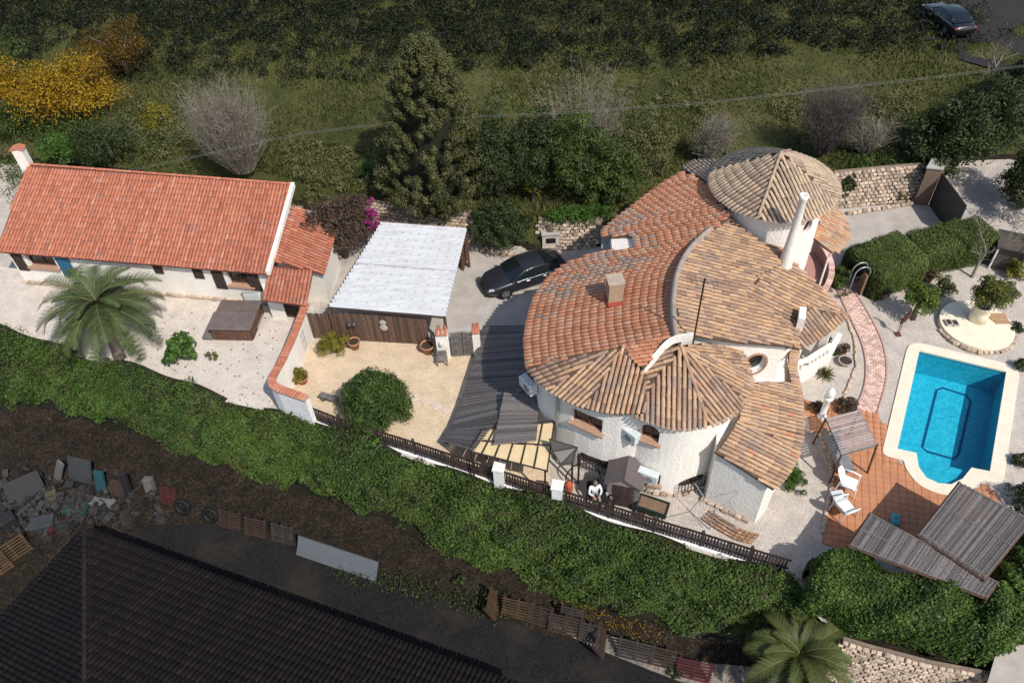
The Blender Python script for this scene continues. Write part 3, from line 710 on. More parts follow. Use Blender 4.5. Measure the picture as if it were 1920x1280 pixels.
# white wing wall between tower and chimney
# windows
def window(wall, poly, px, py, w, h, shape='rect', sill=True, grille=False, z_shift=0.0, depth=.28, frame_m=None, lab=None):
    p, nn = ground_hit(poly, px, py); M = frame_at(p + Vector((0, 0, z_shift)), nn)
    if shape == 'rect': out = [(-w / 2, -h / 2), (w / 2, -h / 2), (w / 2, h / 2), (-w / 2, h / 2)]
    elif shape == 'arch': out = [(-w / 2, -h / 2), (w / 2, -h / 2)] + [(w / 2 * math.cos(a), h / 2 - w / 2 + w / 2 * math.sin(a)) for a in [k * math.pi / 10 for k in range(11)]]
    else: out = [(w / 2 * math.cos(a), h / 2 * math.sin(a)) for a in [k * math.tau / 24 for k in range(24)]]
    n = len(out)
    def slab(o2, y0, y1):
        k = len(o2); V = [M @ Vector((x, y0, z)) for x, z in o2] + [M @ Vector((x, y1, z)) for x, z in o2]
        return V, [tuple(range(k)), tuple(range(2 * k - 1, k - 1, -1))] + [(i, k + i, k + (i + 1) % k, (i + 1) % k) for i in range(k)]
    c = MB(); c.add(*slab(out, -depth, .25)); cut(wall, c)
    win = MB().add(*slab(out, -depth + .012, -depth + .03)).build('window', GLASS, villa if wall in VW else wall.parent)
    if lab: win['label'] = lab
    fr = MB(); inn = [(x * (1 - .13 / w), z * (1 - .13 / h)) for x, z in out]
    V = []; F = []
    for o2, y in ((out, -depth + .03), (inn, -depth + .03), (inn, -depth + .09), (out, -depth + .09)): V += [M @ Vector((x, y, z)) for x, z in o2]
    for i in range(n):
        j = (i + 1) % n
        for a, b2 in ((0, 1), (1, 2), (2, 3), (3, 0)): F.append((a * n + i, a * n + j, b2 * n + j, b2 * n + i))
    fr.add(V, F)
    if shape != 'oval':
        fr.box((0, 0, 0), (.05, .05, h * .96), M=M @ Matrix.Translation((0, -depth + .06, 0)))
    fr.build('frame', frame_m or WOOD_BROWN, win, tint=.5)
    if sill:
        if shape == 'oval':
            V = []; F = []; o2 = [(x * 1.16, z * 1.16) for x, z in out]
            for oo, y in ((out, .0), (o2, -.02), (o2, .05), (out, .05)): V += [M @ Vector((x, y, z)) for x, z in oo]
            for i in range(n):
                j = (i + 1) % n
                for a, b2 in ((0, 1), (1, 2), (2, 3), (3, 0)): F.append((a * n + i, a * n + j, b2 * n + j, b2 * n + i))
            MB().add(V, F).build('surround', TERRA, win)
        else:
            MB().box((0, 0, 0), (w + .22, depth + .16, .09), M=M @ Matrix.Translation((0, -depth / 2 + .08, -h / 2 - .03))).build('sill', TERRA, win)
    if grille:
        g = MB(); y = .10; k = int(w / .13)
        for i in range(k + 1):
            x = -w / 2 - .05 + (w + .1) * i / k; hh = h / 2 * (math.sqrt(max(0.03, 1 - (x / (w / 2 + .12)) ** 2)) if shape == 'oval' else 1)
            g.tube([M @ Vector((x, y, -hh - .08)), M @ Vector((x, y, hh + .08))], .016, 5)
        for i in range(5):
            z = -h / 2 + h * i / 4; ww = w / 2 + .06
            if shape == 'oval': ww *= math.sqrt(max(.1, 1 - (z / (h / 2 + .15)) ** 2))
            g.tube([M @ Vector((-ww, y, z)), M @ Vector((ww, y, z))], .013, 5)
        for sx in (-1, 1): g.tube([M @ Vector((sx * w * .3, y, 0)), M @ Vector((sx * w * .3, -.05, 0))], .014, 5)
        g.build('grille', IRON, win)
    return win, M
VW = {wallA, wallD, wallE, wallT, wallH, wallO}
window(wallA, ABw, 1100, 789, 1.35, .85, 'rect')
window(wallA, ABw, 1116, 868, 1.45, .75, 'rect', sill=False, grille=True)
window(wallT, Tw, 1219, 812, .75, .95, 'arch')
window(wallT, Tw, 1363, 794, .7, .95, 'arch')
window(wallT, Tw, 1222, 896, .7, .7, 'rect')
window(wallT, Tw, 1298, 904, 1.25, .85, 'oval', sill=False, grille=True)
window(wallD, Dw, 1415, 682, .95, 1.15, 'oval', frame_m=WHITE_P)
window(wallO, Ow, 1515, 425, .55, .75, 'oval', sill=False)
window(wallH, Hw, 1446, 936, .7, 1.0, 'arch', sill=False)
# dormer vent on the right wing, antenna mast, downpipe, air conditioners
p = plF.hit(1500, 603); dv = MB().box(p + Vector((0, 0, .15)), (.28, .75, .75), rz=-.35).build('vent_box', WHITE, villa)
MB().box(p + Vector((-.10, -.15, .2)), (.12, .34, .42), rz=-.35).build('vent_opening', GLASS, dv)
p, nn = ground_hit(ABw, 1047, 800)
ptop = Vector((p.x, p.y, 4.6)); nn3 = Vector((nn.x, nn.y, 0)); MB().tube([ptop + nn3 * .08, Vector((p.x, p.y, 0)) + nn3 * .08], .07, 8).build('downpipe', STEEL, villa)
def base_strip(poly, lo, hi, name, mat, z0, z1, out):
    pass
ms = plD.hit(1300, 640); mt = z_top((ms.x, ms.y, ms.z), 522)
am = thing('antenna_mast', 'thin dark antenna mast standing at the foot of the upper roof', 'antenna', ms)
MB().tube([ms - Vector((0, 0, .2)), ms + Vector((0, 0, mt))], .035, 6).build('mast', IRON, am)
a_ = MB(); a_.tube([ms + Vector((-.5, .1, mt - .15)), ms + Vector((.5, -.1, mt - .15))], .012, 4)
for k in range(6): a_.tube([ms + Vector((-.45 + k * .18, .09 - k * .036 - .2, mt - .15)), ms + Vector((-.45 + k * .18, .09 - k * .036 + .2, mt - .15))], .008, 4)
a_.build('aerial', IRON, am)
def ac_unit(poly, px, py, label, w=.85, h=.6, out=.34):
    p, nn = ground_hit(poly, px, py); M = frame_at(p, nn)
    t = thing('air_conditioner', label, 'air conditioner', p, 'air conditioners on the villa walls')
    body = MB().box((0, 0, 0), (w, out, h), M=M @ Matrix.Translation((0, out / 2 + .1, 0)), bev=.03).build('casing', AC_M, t)
    MB().lathe([(.17, 0), (.17, .015), (.15, .02), (.05, .02)], M=M @ Matrix.Translation((-.1, out + .1, 0)) @ Matrix.Rotation(-math.pi / 2, 4, 'X'), n=20).build('fan_grille', plain('fan_grey', (.25, .26, .27), .6), body)
    b2 = MB()
    for sx in (-.3, .3): b2.box((0, 0, 0), (.04, out + .12, .05), M=M @ Matrix.Translation((sx, out / 2 + .04, -h / 2 - .03)))
    b2.build('bracket', IRON, t)
ac_unit(ABw, 1000, 716, 'air conditioner on the shaded wall above the grey reed awning')
ac_unit(Tw, 1188, 806, 'air conditioner beside the arched upper window of the turret')
ac_unit(Tw, 1219, 882, 'air conditioner low on the turret wall beside the shed')
# rough stone base of the villa walls
cob = []
def base_stones(poly, a, b, hgt=.42):
    pa, pb = ground_hit(poly, *a)[0], ground_hit(poly, *b)[0]; pl = ccw(poly); n = len(pl)
    near = lambda q: min(range(n), key=lambda i: (pl[i][0] - q.x) ** 2 + (pl[i][1] - q.y) ** 2)
    i, j = near(pa), near(pb); path = []
    while True:
        path.append(pl[i])
        if i == j or len(path) > n: break
        i = (i + 1) % n
    if len(path) > 1: rubble(villa, path, .0, hgt, .3, items=cob)
base_stones(Tw, (1205, 935), (1325, 925)); base_stones(Hw, (1335, 925), (1440, 972))
for it in cob: pass
place('stone', cob, STONE, 200)
# veranda on the right: balustrade, arch, parapet
ba, bb = P(1482, 706, .9), P(1542, 668, .9)
vp = [P(1478, 722, 0), P(1500, 715, 0), P(1545, 686, 0), P(1566, 650, 0)]
MB().sweep([(q.x, q.y, 0) for q in vp], .22, .95).build('veranda_wall', WHITE, villa)
MB().sweep([(q.x, q.y, 1.45) for q in vp[:3]], .24, .10).build('handrail', WHITE, villa)
for k in range(9):
    q = vp[0].lerp(vp[2], (k + .5) / 9) if k else vp[0].lerp(vp[1], .5)
    q = (vp[0].lerp(vp[1], k / 3) if k < 3 else vp[1].lerp(vp[2], (k - 2) / 6.5))
    MB().lathe([(.07, .95), (.05, 1.02), (.09, 1.15), (.05, 1.3), (.07, 1.45)], (q.x, q.y, 0), 8).build('baluster', WHITE, villa, True)
VP_TOP = lambda q: min(plF.z(q.x, q.y), plE.z(q.x, q.y), 3.6) - .3
for q, ww in ((vp[0].lerp(vp[1], .1), .3), (vp[2], .34)):
    q = q + Vector((-plF.down.x * .45, -plF.down.y * .45, 0)); MB().box((q.x, q.y, VP_TOP(q) / 2), (ww, ww, VP_TOP(q)), rz=-.6).build('veranda_pillar', WHITE, villa)
# pink brick terrace with curved wall below the tower
tpath = smooth_poly([P2(*q, 1.0) for q in [(1530, 452), (1552, 480), (1560, 510), (1552, 538), (1540, 552)]], 2, False)
ter_p = [P2(*q, .45) for q in [(1528, 470), (1545, 490), (1552, 515), (1540, 545), (1508, 530), (1512, 480)]]
PINK = plain('pink_render', (.48, .25, .21), .85, var=.2)
MB().prism(ter_p, 0, .45).build('terrace', PINK, villa); MB().sweep([(x, y, 0) for x, y in tpath], .26, 1.15).build('terrace_wall', PINK, villa)
bk = variants('brick', lambda k: (lambda b: (b.V, b.F))(MB().box((0, 0, 0), (.2, .3, .07), bev=.01)), 8)
BRICK = plain('pink_brick', (.66, .43, .36), .85, c2=(.56, .35, .29), scale=5, tint=True)
bi = []
tr = resample([Vector((x, y, 1.18)) for x, y in tpath], .215)
for a, b in zip(tr[:-1], tr[1:]): bi.append((lean_matrix((a + b) / 2, b - a, Vector((0, 0, 1))), bk[rng.randrange(8)], villa))
place('brick', bi, BRICK, 300)

# ------------------------------------------------------------------ the long red-roofed house on the left
house = thing('long_house', 'long white house with a red tiled roof beside the gravel yard', 'house', P(250, 530, 0))
HT = []
plL = Plane([(0, 470, 2.55), (503, 512, 2.55), (300, 329, 4.25)])
L_px = [(52, 309), (550, 347), (503, 513), (-8, 470)]
Lp = outline(plL, L_px)
rl = deck(house, 'roof', plL, Lp, PAN_RED); lay_tiles(HT, rl, plL, Lp, [dir_px(plL, (301, 329), (250, 491))], V_RED, .195, .36)
r0, r1 = plL.hit(52, 309), plL.hit(550, 347)
cap_line(HT, rl, [r0 + Vector((0, 0, .02)), r1 + Vector((0, 0, .02))], V_RED)
e0, e1 = plL.hit(-8, 470), plL.hit(503, 513)
Lw = offset([(e0.x, e0.y), (e1.x, e1.y), (r1.x, r1.y), (r0.x, r0.y)], -.32)
hw = MB().prism(Lw, -.05, lambda x, y: plL.z(x, y) - .16).build('wall', WHITE, house)
MB().sweep([(r1.x, r1.y, r1.z - .1), (e1.x, e1.y, e1.z - .1)], .2, .28).build('verge', WHITE, house)
VW.discard(hw)
for (x, y, ww, hh) in ((75, 486, 1.7, 1.15), (448, 520, 1.3, 1.15), (296, 500, .01, .01)):
    if ww > .1: window(hw, Lw, x, y, ww, hh, 'rect', lab=None)
sh = thing if False else None
def shutter(px, py, w, h, mat=WOOD_DARK, name='shutter'):
    p, nn = ground_hit(Lw, px, py); M = frame_at(p, nn); b = MB()
    b.box((0, 0, 0), (w, .04, h), M=M @ Matrix.Translation((0, .05, 0)))
    for k in range(7): b.box((0, 0, 0), (w * .8, .025, h * .07), M=M @ Matrix.Translation((0, .08, -h * .42 + k * h * .14)))
    b.build(name, mat, house, tint=.4)
for x, y in ((38, 490), (412, 524), (478, 528)): shutter(x, y, .62, 1.2)
shutter(372, 511, .55, .72); shutter(297, 503, .5, .62)
shutter(124, 498, .8, 1.5, plain('blue_paint', (.03, .14, .24), .6), 'blue_door')
pth = [ (q[0], q[1]) for q in Lw]
st = []
lo = min(range(len(Lw)), key=lambda i: (Lw[i][0] - e0.x) ** 2 + (Lw[i][1] - e0.y) ** 2); hi2 = min(range(len(Lw)), key=lambda i: (Lw[i][0] - e1.x) ** 2 + (Lw[i][1] - e1.y) ** 2)
rubble(house, [Lw[lo], Lw[hi2]], 0, .38, .3, items=st); place('stone', st, STONE, 120)
ch = MB().box(r0 + Vector((-.12, .1, .35)), (.55, .5, 1.3), rz=.05).build('chimney', WHITE, house)
ct_ = []
for s_ in (-1, 1):
    for k in range(3):
        c0 = r0 + Vector((-.12 + s_ * .17, -.12 + k * .22, 1.08)); ct_.append((lean_matrix(c0, Vector((s_, 0, -.35)), Vector((0, 0, 1))), V_RED[5], ch))
place('tile', ct_, TILE_RED)
# annex with its own lower roof
plX = Plane([(552, 380, 3.1), (512, 486, 2.75), (607, 512, 2.3)])
X_px = [(552, 383), (630, 432), (607, 513), (506, 487)]
Xp = outline(plX, X_px); rx = deck(house, 'annex_roof', plX, Xp, PAN_RED); lay_tiles(HT, rx, plX, Xp, [dir_px(plX, (530, 440), (617, 475))], V_RED, .195, .36)
MB().prism(offset(Xp, -.22), 0, lambda x, y: plX.z(x, y) - .16).build('annex_wall', WHITE, house)
# porch roof over the yard gate
plG = Plane([(505, 499, 2.35), (586, 505, 2.35), (540, 566, 2.05)])
G_px = [(506, 498), (587, 505), (573, 572), (492, 561)]
Gp = outline(plG, G_px); rg = deck(house, 'porch_roof', plG, Gp, PAN_RED); lay_tiles(HT, rg, plG, Gp, [dir_px(plG, (545, 500), (532, 566))], V_RED, .195, .36)
place('tile', HT, TILE_RED, 300)
g1 = offset(Gp, -.15)
for q in ((513, 590), (540, 600)):
    pp = P(*q, 0); 
MB().prism([P2(*q) for q in [(508, 580), (536, 586), (540, 600), (512, 596)]], 0, 1.9).build('porch_pillar', WHITE, house)
MB().prism([P2(*q) for q in [(540, 588), (566, 592), (566, 597), (540, 594)]], 0, 1.85).build('porch_gate', WOOD_DARK, house, tint=.3)

# ------------------------------------------------------------------ garden wall with red tile coping
gw = thing('garden_wall', 'white garden wall with red tile coping and two barred openings', 'wall', P(545, 690, 0))
zc = 1.85
cop_px = [(574, 570), (560, 606), (545, 643), (530, 675), (516, 700), (509, 714), (512, 722), (524, 730), (548, 738), (576, 748)]
cop = [P(x, y, zc) for x, y in cop_px]
MB().sweep([(p.x, p.y, -.1) for p in cop[:6]], .26, zc + .06).build('wall', WHITE, gw)
MB().sweep([(p.x, p.y, -1.0) for p in cop[5:]], .26, zc + .96).build('wall', WHITE_LIME, gw)
ci = []
cr = resample(cop, .165); MB().sweep([(p.x, p.y, zc - .02) for p in cop], .36, .05).build('coping_bed', TERRA, gw)
for a, b in zip(cr[:-1], cr[1:]):
    t = (b - a).normalized(); n2 = Vector((-t.y, t.x, 0))
    ci.append((lean_matrix((a + b) / 2 + Vector((0, 0, .03)), n2, Vector((0, 0, 1))), V_COPE[rng.randrange(3, 9)], gw))
place('tile', ci, TILE_RED)
for q, ww in ((.40, .8), (.66, 1.2)):
    c0 = cop[0].lerp(cop[4], q); t = (cop[4] - cop[0]).normalized(); nn = Vector((-t.y, t.x, 0)); nn = nn if nn.x > 0 else -nn
    M = frame_at(Vector((c0.x, c0.y, .95)) + nn * .13, nn); g = MB()
    g.box((0, 0, 0), (ww, .03, 1.1), M=M @ Matrix.Translation((0, .01, 0))).build('shutter_panel', WOOD_BROWN, gw, tint=.2)
    g = MB()
    for k in range(6): g.tube([M @ Vector((-ww / 2 + ww * k / 5, .06, -.55)), M @ Vector((-ww / 2 + ww * k / 5, .06, .55))], .014, 5)
    for z in (-.5, 0, .5): g.tube([M @ Vector((-ww / 2, .06, z)), M @ Vector((ww / 2, .06, z))], .014, 5)
    g.build('grille', WOOD_GREY, gw, tint=.8)

# ------------------------------------------------------------------ carport with a white corrugated roof
gar = thing('carport', 'carport with a white corrugated sheet roof and brown reed front', 'carport', P(720, 600, 0))
zg = lambda u, v: 2.35 + .25 * v
C = [P(714, 419, 2.6), P(873, 431, 2.6), P(833, 593, 2.35), P(616, 575, 2.35)]   # back left, back right, front right, front left
def gq(u, v): return C[3].lerp(C[2], u).lerp(C[0].lerp(C[1], u), v)
rows, cols = 2, 5
for r in range(rows):
    for c in range(cols):
        u0, u1 = c / cols - .004, (c + 1) / cols + .012; v0, v1 = r / rows - .008, (r + 1) / rows + .008; nv = 72; V = []; F_ = []
        lift = .004 * (c % 2) + .006 * r
        for k in range(nv + 1):
            v = v0 + (v1 - v0) * k / nv; zz = .060 * math.cos(k / nv * math.tau * 12) + lift
            for u in (u0, u1): p = gq(u, v); V.append((p.x, p.y, p.z + zz + .004 * math.sin(u * 40)))
        F_ = [(2 * k, 2 * k + 1, 2 * k + 3, 2 * k + 2) for k in range(nv)]
        so_ = obj('roof_sheet', mesh('roof_sheet', V, F_), METAL_W, gar); md = so_.modifiers.new('s', 'SOLIDIFY'); md.thickness = .006
scr = variants('screw', lambda k: (lambda b: (b.V, b.F))(MB().box((0, 0, 0), (.035, .035, .02))), 2); sc_i = []
for r in range(12):
    for c in range(11):
        p = gq(.03 + .94 * c / 10, (r * 2 + 1) / 24 + .021); sc_i.append((Matrix.Translation(p + Vector((0, 0, .068))), scr[0], gar))
place('screw', sc_i, plain('rusty_screw', (.20, .16, .13), .8), 300)
fr = MB()
for a, b in ((0, 1), (1, 2), (2, 3), (3, 0)): fr.tube([C[a] - Vector((0, 0, .09)), C[b] - Vector((0, 0, .09))], .05, 6)
for v in (.33, .66): fr.tube([gq(0, v) - Vector((0, 0, .09)), gq(1, v) - Vector((0, 0, .09))], .04, 6)
fr.build('roof_frame', WOOD_DARK, gar, tint=.3)
for i in range(4):
    for q in ((0,) if i != 3 else (0,)):
        c0 = C[i]; MB().box((c0.x, c0.y, c0.z / 2 - .08), (.14, .14, c0.z - .1)).build('post', WOOD_BROWN, gar, tint=.4)
s0, s1 = P(876, 492, 0), P(866, 515, 0)
pb = MB().box(P(869, 470, 1.0) + Vector((0, 0, 0)), (.10, 1.1, 2.1), rz=-.2).build('side_boards', WOOD_BROWN, gar, tint=.5)
# reed fence at the front of the carport
rf = thing('reed_fence', 'tall brown reed fence under the edge of the white carport roof', 'fence', P(690, 640, 0))
fa, fb = P(574, 632, 0), P(806, 646, 0); nsl = 96; it = []
sv = variants('slat', lambda k: (lambda b: (b.V, b.F))(MB().box((0, 0, 0), (.09, .03, 1.0))), 10)
tt = (fb - fa).normalized(); nn = Vector((tt.y, -tt.x, 0))
for k in range(nsl):
    p = fa.lerp(fb, (k + .5) / nsl); h = 1.75 + rng.uniform(-.05, .05) + (.12 if k > 30 else 0)
    it.append((frame_at(p + Vector((0, 0, h / 2)) + nn * rng.uniform(-.02, .02), nn) @ Matrix.Rotation(rng.gauss(0, .02), 4, 'Y') @ Matrix.Diagonal((1.05, 1, h, 1)), sv[rng.randrange(10)], rf))
place('slat', it, REED_B)
for z in (.5, 1.35): MB().sweep([fa + Vector((0, 0, z)) - nn * .05, fb + Vector((0, 0, z)) - nn * .05], .05, .06).build('rail', WOOD_DARK, rf, tint=.3)
om = thing('wall_ornament', 'two pale round plaques hung on the brown reed fence', 'ornament', fa.lerp(fb, .66) + Vector((0, 0, 1)))
for z, r in ((1.45, .17), (1.1, .2)):
    p = fa.lerp(fb, .66) + Vector((0, 0, z)) + nn * .05
    MB().lathe([(r, 0), (r, .03), (r * .8, .05), (r * .3, .06)], M=Matrix.Translation(p) @ nn.to_track_quat('Z', 'Y').to_matrix().to_4x4(), n=16).build('plaque', CONC, om)
# gate with two tiled pillars
gt = thing('garden_gate', 'grey wooden garden gate between two white pillars with red tile caps', 'gate', P(865, 668, 0))
def pillar(px, py, w, h):
    p = P(px, py, 0); b = MB().box((p.x, p.y, h / 2), (w, .34, h)).build('pillar', WHITE, gt); its = []
    for k in range(3): its.append((lean_matrix((p.x - w / 3 + k * w / 3, p.y - .1, h + .03), Vector((0, -1, -.25)), Vector((0, 0, 1))), V_RED[5 + k], b))
    for k in range(2): its.append((lean_matrix((p.x - w / 4 + k * w / 2, p.y + .2, h + .05), Vector((0, 1, -.25)), Vector((0, 0, 1))), V_RED[5 + k], b))
    place('tile', its, TILE_RED); return p
pa = pillar(834, 668, .62, 1.75); pb_ = pillar(896, 664, .36, 1.75)
def gate_leaf(x0, x1, y, rz, lab=None):
    c0 = P((x0 + x1) / 2, y, 0); w = (P(x1, y, 0) - P(x0, y, 0)).length
    lf = MB(); M = Matrix.Translation((c0.x, c0.y, .85)) @ Matrix.Rotation(rz, 4, 'Z')
    for sx in (-1, 1): lf.box((0, 0, 0), (.1, .06, 1.6), M=M @ Matrix.Translation((sx * (w / 2 - .05), 0, 0)))
    for z in (-.75, -.25, .25, .75): lf.box((0, 0, 0), (w - .2, .05, .1), M=M @ Matrix.Translation((0, 0, z)))
    o = lf.build('gate_leaf', WOOD_GREY, gt, tint=.6)
    for k in range(3): MB().box((0, 0, 0), ((w - .22) / 3 - .015, .03, 1.5), M=M @ Matrix.Translation((-w / 2 + .11 + (k + .5) * (w - .22) / 3, .02, 0))).build('board', WOOD_GREY, o, tint=.3 + .2 * k)
gate_leaf(849, 869, 668, .05); gate_leaf(871, 889, 667, -.12)
MB().sweep([pa + Vector((.2, 0, 1.72)), pb_ + Vector((0, 0, 1.72))], .16, .1).build('lintel', CONC, gt)
MB().lathe([(.09, 0), (.12, .1), (.1, .22), (.03, .25)], pa + Vector((-.05, -.25, 1.05)), 10).build('lamp', AC_M, gt)

# ------------------------------------------------------------------ boundary: white low wall, fence runs, pillars
bw = thing('boundary_wall', 'low whitewashed boundary wall along the top of the ivy bank', 'wall', P(830, 870, 0))
fence_px = [(578, 782), (640, 806), (700, 826), (770, 848), (830, 868), (935, 903), (945, 906), (1040, 938), (1060, 944), (1120, 963), (1200, 988), (1300, 1018), (1400, 1050), (1475, 1072)]
fp = [P(x, y, 0.05) for x, y in fence_px]
MB().sweep([(p.x, p.y, -1.35) for p in fp], .30, 1.42).build('wall', WHITE_LIME, bw)
for px, py in ((938, 906), (1045, 940)):
    p = P(px, py, 0); MB().box((p.x, p.y - .05, .1), (.42, .42, 2.3), rz=-.25).build('pillar', WHITE_LIME, bw)
    MB().box((p.x, p.y - .05, 1.29), (.5, .5, .09), rz=-.25).build('cap', WHITE_LIME, bw)
pv = variants('picket', lambda k: (lambda b: (b.V, b.F))(MB().box((0, 0, 0), (.075, .025, .95))), 10)
def fence(i0, i1, label, gap=.125, h=.95):
    path = fp[i0:i1 + 1]; f = thing('picket_fence', label, 'fence', path[len(path) // 2]); its = []
    pts = resample(path, gap)
    for a, b in zip(pts[:-1], pts[1:]):
        t = (b - a).normalized(); nn = Vector((t.y, -t.x, 0))
        its.append((frame_at((a + b) / 2 + Vector((0, 0, .07 + h / 2 + rng.uniform(-.015, .015))) + nn * .04, nn) @ Matrix.Rotation(rng.gauss(0, .012), 4, 'Y'), pv[rng.randrange(10)], f))
    place('picket', its, WOOD_DARK)
    for z in (.25, .85): MB().sweep([p + Vector((0, 0, z)) for p in path], .05, .08).build('rail', WOOD_DARK, f, tint=.5)
    for p in resample(path, 1.9): MB().box((p.x, p.y, .58), (.1, .1, 1.15)).build('post', WOOD_DARK, f, tint=.6)
fence(0, 5, 'dark picket fence beside the sandy garden, left of the white pillars')
fence(6, 7, 'short dark fence run between the two white pillars')
fence(8, 13, 'long dark picket fence in front of the white villa turret')

# ------------------------------------------------------------------ pool, patio, brick path
pool = thing('swimming_pool', 'blue rectangular swimming pool with cream coping and rounded step bay', 'pool', P(1780, 780, 0))
pin = POOL_IN; zf = -1.5
m, nt, b = new_mat('pool_mosaic')
v = N(nt, 'ShaderNodeTexVoronoi', Scale=9.0); nt.links.new(pos(nt), v.inputs['Vector'])
sp_ = N(nt, 'ShaderNodeSeparateColor'); nt.links.new(v.outputs['Color'], sp_.inputs[0])
nt.links.new(ramp(nt, sp_.outputs[0], [(0, (.016, .36, .49)), (.5, (.022, .42, .56)), (1, (.045, .50, .64))]), b.inputs['Base Color']); b.inputs['Roughness'].default_value = .4
MOSAIC = m
n = len(pin); V = [(x, y, -.02) for x, y in pin] + [(x, y, zf) for x, y in pin]
obj('basin', mesh('basin', V, [tuple(range(n, 2 * n))] + [(i, n + i, n + (i + 1) % n, (i + 1) % n) for i in range(n)]), MOSAIC, pool)
for k, dz in enumerate((.25, .5, .75)):
    c0 = [P2(*q, -.1) for q in [(1720, 876), (1735, 897), (1759, 908), (1784, 910), (1806, 899), (1820, 882)]]
    cc = Vector(P2(1770, 868, -.1)); MB().prism([tuple(cc + (Vector(q) - cc) * (1.02)) for q in c0] + [tuple(cc + (Vector(q) - cc) * (.2 + .18 * k) + Vector((0, .0))) for q in c0[::-1]], zf, -.22 - .28 * (2 - k) if False else -.2 - .27 * k).build('step', MOSAIC, pool) if k == 0 else MB().prism([tuple(cc + (Vector(q) - cc) * (1.0 - .16 * k)) for q in c0], zf + .004 * k, -.2 - .27 * k).build('step', MOSAIC, pool)
LINE = plain('pool_line_blue', (.005, .085, .20), .4)
ln = [P(*q, zf + .006) for q in [(1756, 731), (1768, 727), (1812, 741), (1820, 752), (1797, 852), (1788, 860), (1738, 846), (1729, 838)]]
MB().sweep([(p.x, p.y, zf + .001) for p in ln], .12, .008, closed=True).build('floor_line', LINE, pool)
outp = fillet(offset(pin, .52), .75)
def ring(a, bq, z0, z1, name, mat, par):
    pts = [Vector(p) for p in a] + [Vector(p) for p in bq]; na, nb2 = len(a), len(bq)
    ed = [(i, (i + 1) % na) for i in range(na)] + [(na + i, na + (i + 1) % nb2) for i in range(nb2)]
    V, E, F, _, _, _ = delaunay_2d_cdt(pts, ed, [], 1, 1e-6)
    F = [f for f in F if not in_poly(sum(V[i].x for i in f) / len(f), sum(V[i].y for i in f) / len(f), bq)]
    m_ = len(V); VV = [(v.x, v.y, z1) for v in V] + [(v.x, v.y, z0) for v in V]; FF = [tuple(f) for f in F] + [tuple(i + m_ for i in reversed(f)) for f in F]; cnt = {}
    for f in F:
        for i in range(len(f)): cnt.setdefault(frozenset((f[i], f[(i + 1) % len(f)])), []).append((f[i], f[(i + 1) % len(f)]))
    for e in cnt.values():
        if len(e) == 1: FF.append((e[0][1], e[0][0], e[0][0] + m_, e[0][1] + m_))
    return obj(name, mesh(name, VV, FF), mat, par)
COPING = plain('cream_coping', (.76, .68, .54), .7, c2=(.66, .58, .45), scale=2)
ring(outp, offset(pin, -.04), -.03, .06, 'coping', COPING, pool)
m, nt, b = new_mat('pool_water')
tr_ = N(nt, 'ShaderNodeBsdfTransparent'); tr_.inputs[0].default_value = (.80, .97, 1, 1)
gl = N(nt, 'ShaderNodeBsdfGlossy', Roughness=.03); fz = N(nt, 'ShaderNodeFresnel', IOR=1.33); ms_ = N(nt, 'ShaderNodeMixShader')
bp_ = N(nt, 'ShaderNodeBump', Strength=.12, Distance=.05); nt.links.new(noise(nt, 5, 3), bp_.inputs['Height']); nt.links.new(bp_.outputs[0], gl.inputs['Normal']); nt.links.new(bp_.outputs[0], fz.inputs['Normal'])
nt.links.new(fz.outputs[0], ms_.inputs[0]); nt.links.new(tr_.outputs[0], ms_.inputs[1]); nt.links.new(gl.outputs[0], ms_.inputs[2]); nt.links.new(ms_.outputs[0], nt.nodes['Material Output'].inputs[0])
sheet('water', pin, -.11, m, pool)
# terracotta patio
pat_px = [(1500, 742), (1530, 762), (1560, 752), (1640, 772), (1660, 800), (1672, 850), (1700, 880), (1745, 918), (1800, 928), (1850, 908), (1870, 925), (1880, 960), (1840, 1090), (1700, 1060), (1540, 1018), (1556, 950), (1560, 880), (1552, 830), (1520, 800)]
pat = [P2(x, y, 0) for x, y in pat_px]
PATIO = plain('terracotta_patio', (.49, .225, .115), .75, c2=(.42, .18, .09), scale=1.2, spec=.35)
patio = sheet('patio', pat, .010, plain('patio_joint', (.40, .205, .125), .9))
tv = variants('tile', lambda k: (lambda b: (b.V, b.F))(MB().box((0, 0, 0), (.29, .29, .03), bev=.006)), 10); its = []
ang = -.30; ca, sa = math.cos(ang), math.sin(ang); c0 = Vector(P2(1650, 920))
for i in range(-40, 40):
    for j in range(-40, 40):
        q = c0 + Vector((ca * i - sa * j, sa * i + ca * j)) * .30
        if in_poly(q.x, q.y, pat) and not in_poly(q.x, q.y, offset(pin, .3)):
            its.append((Matrix.Translation((q.x, q.y, .020 + rng.uniform(-.002, .002))) @ Matrix.Rotation(ang + rng.gauss(0, .004), 4, 'Z'), tv[rng.randrange(10)], patio))
place('tile', its, PATIO)
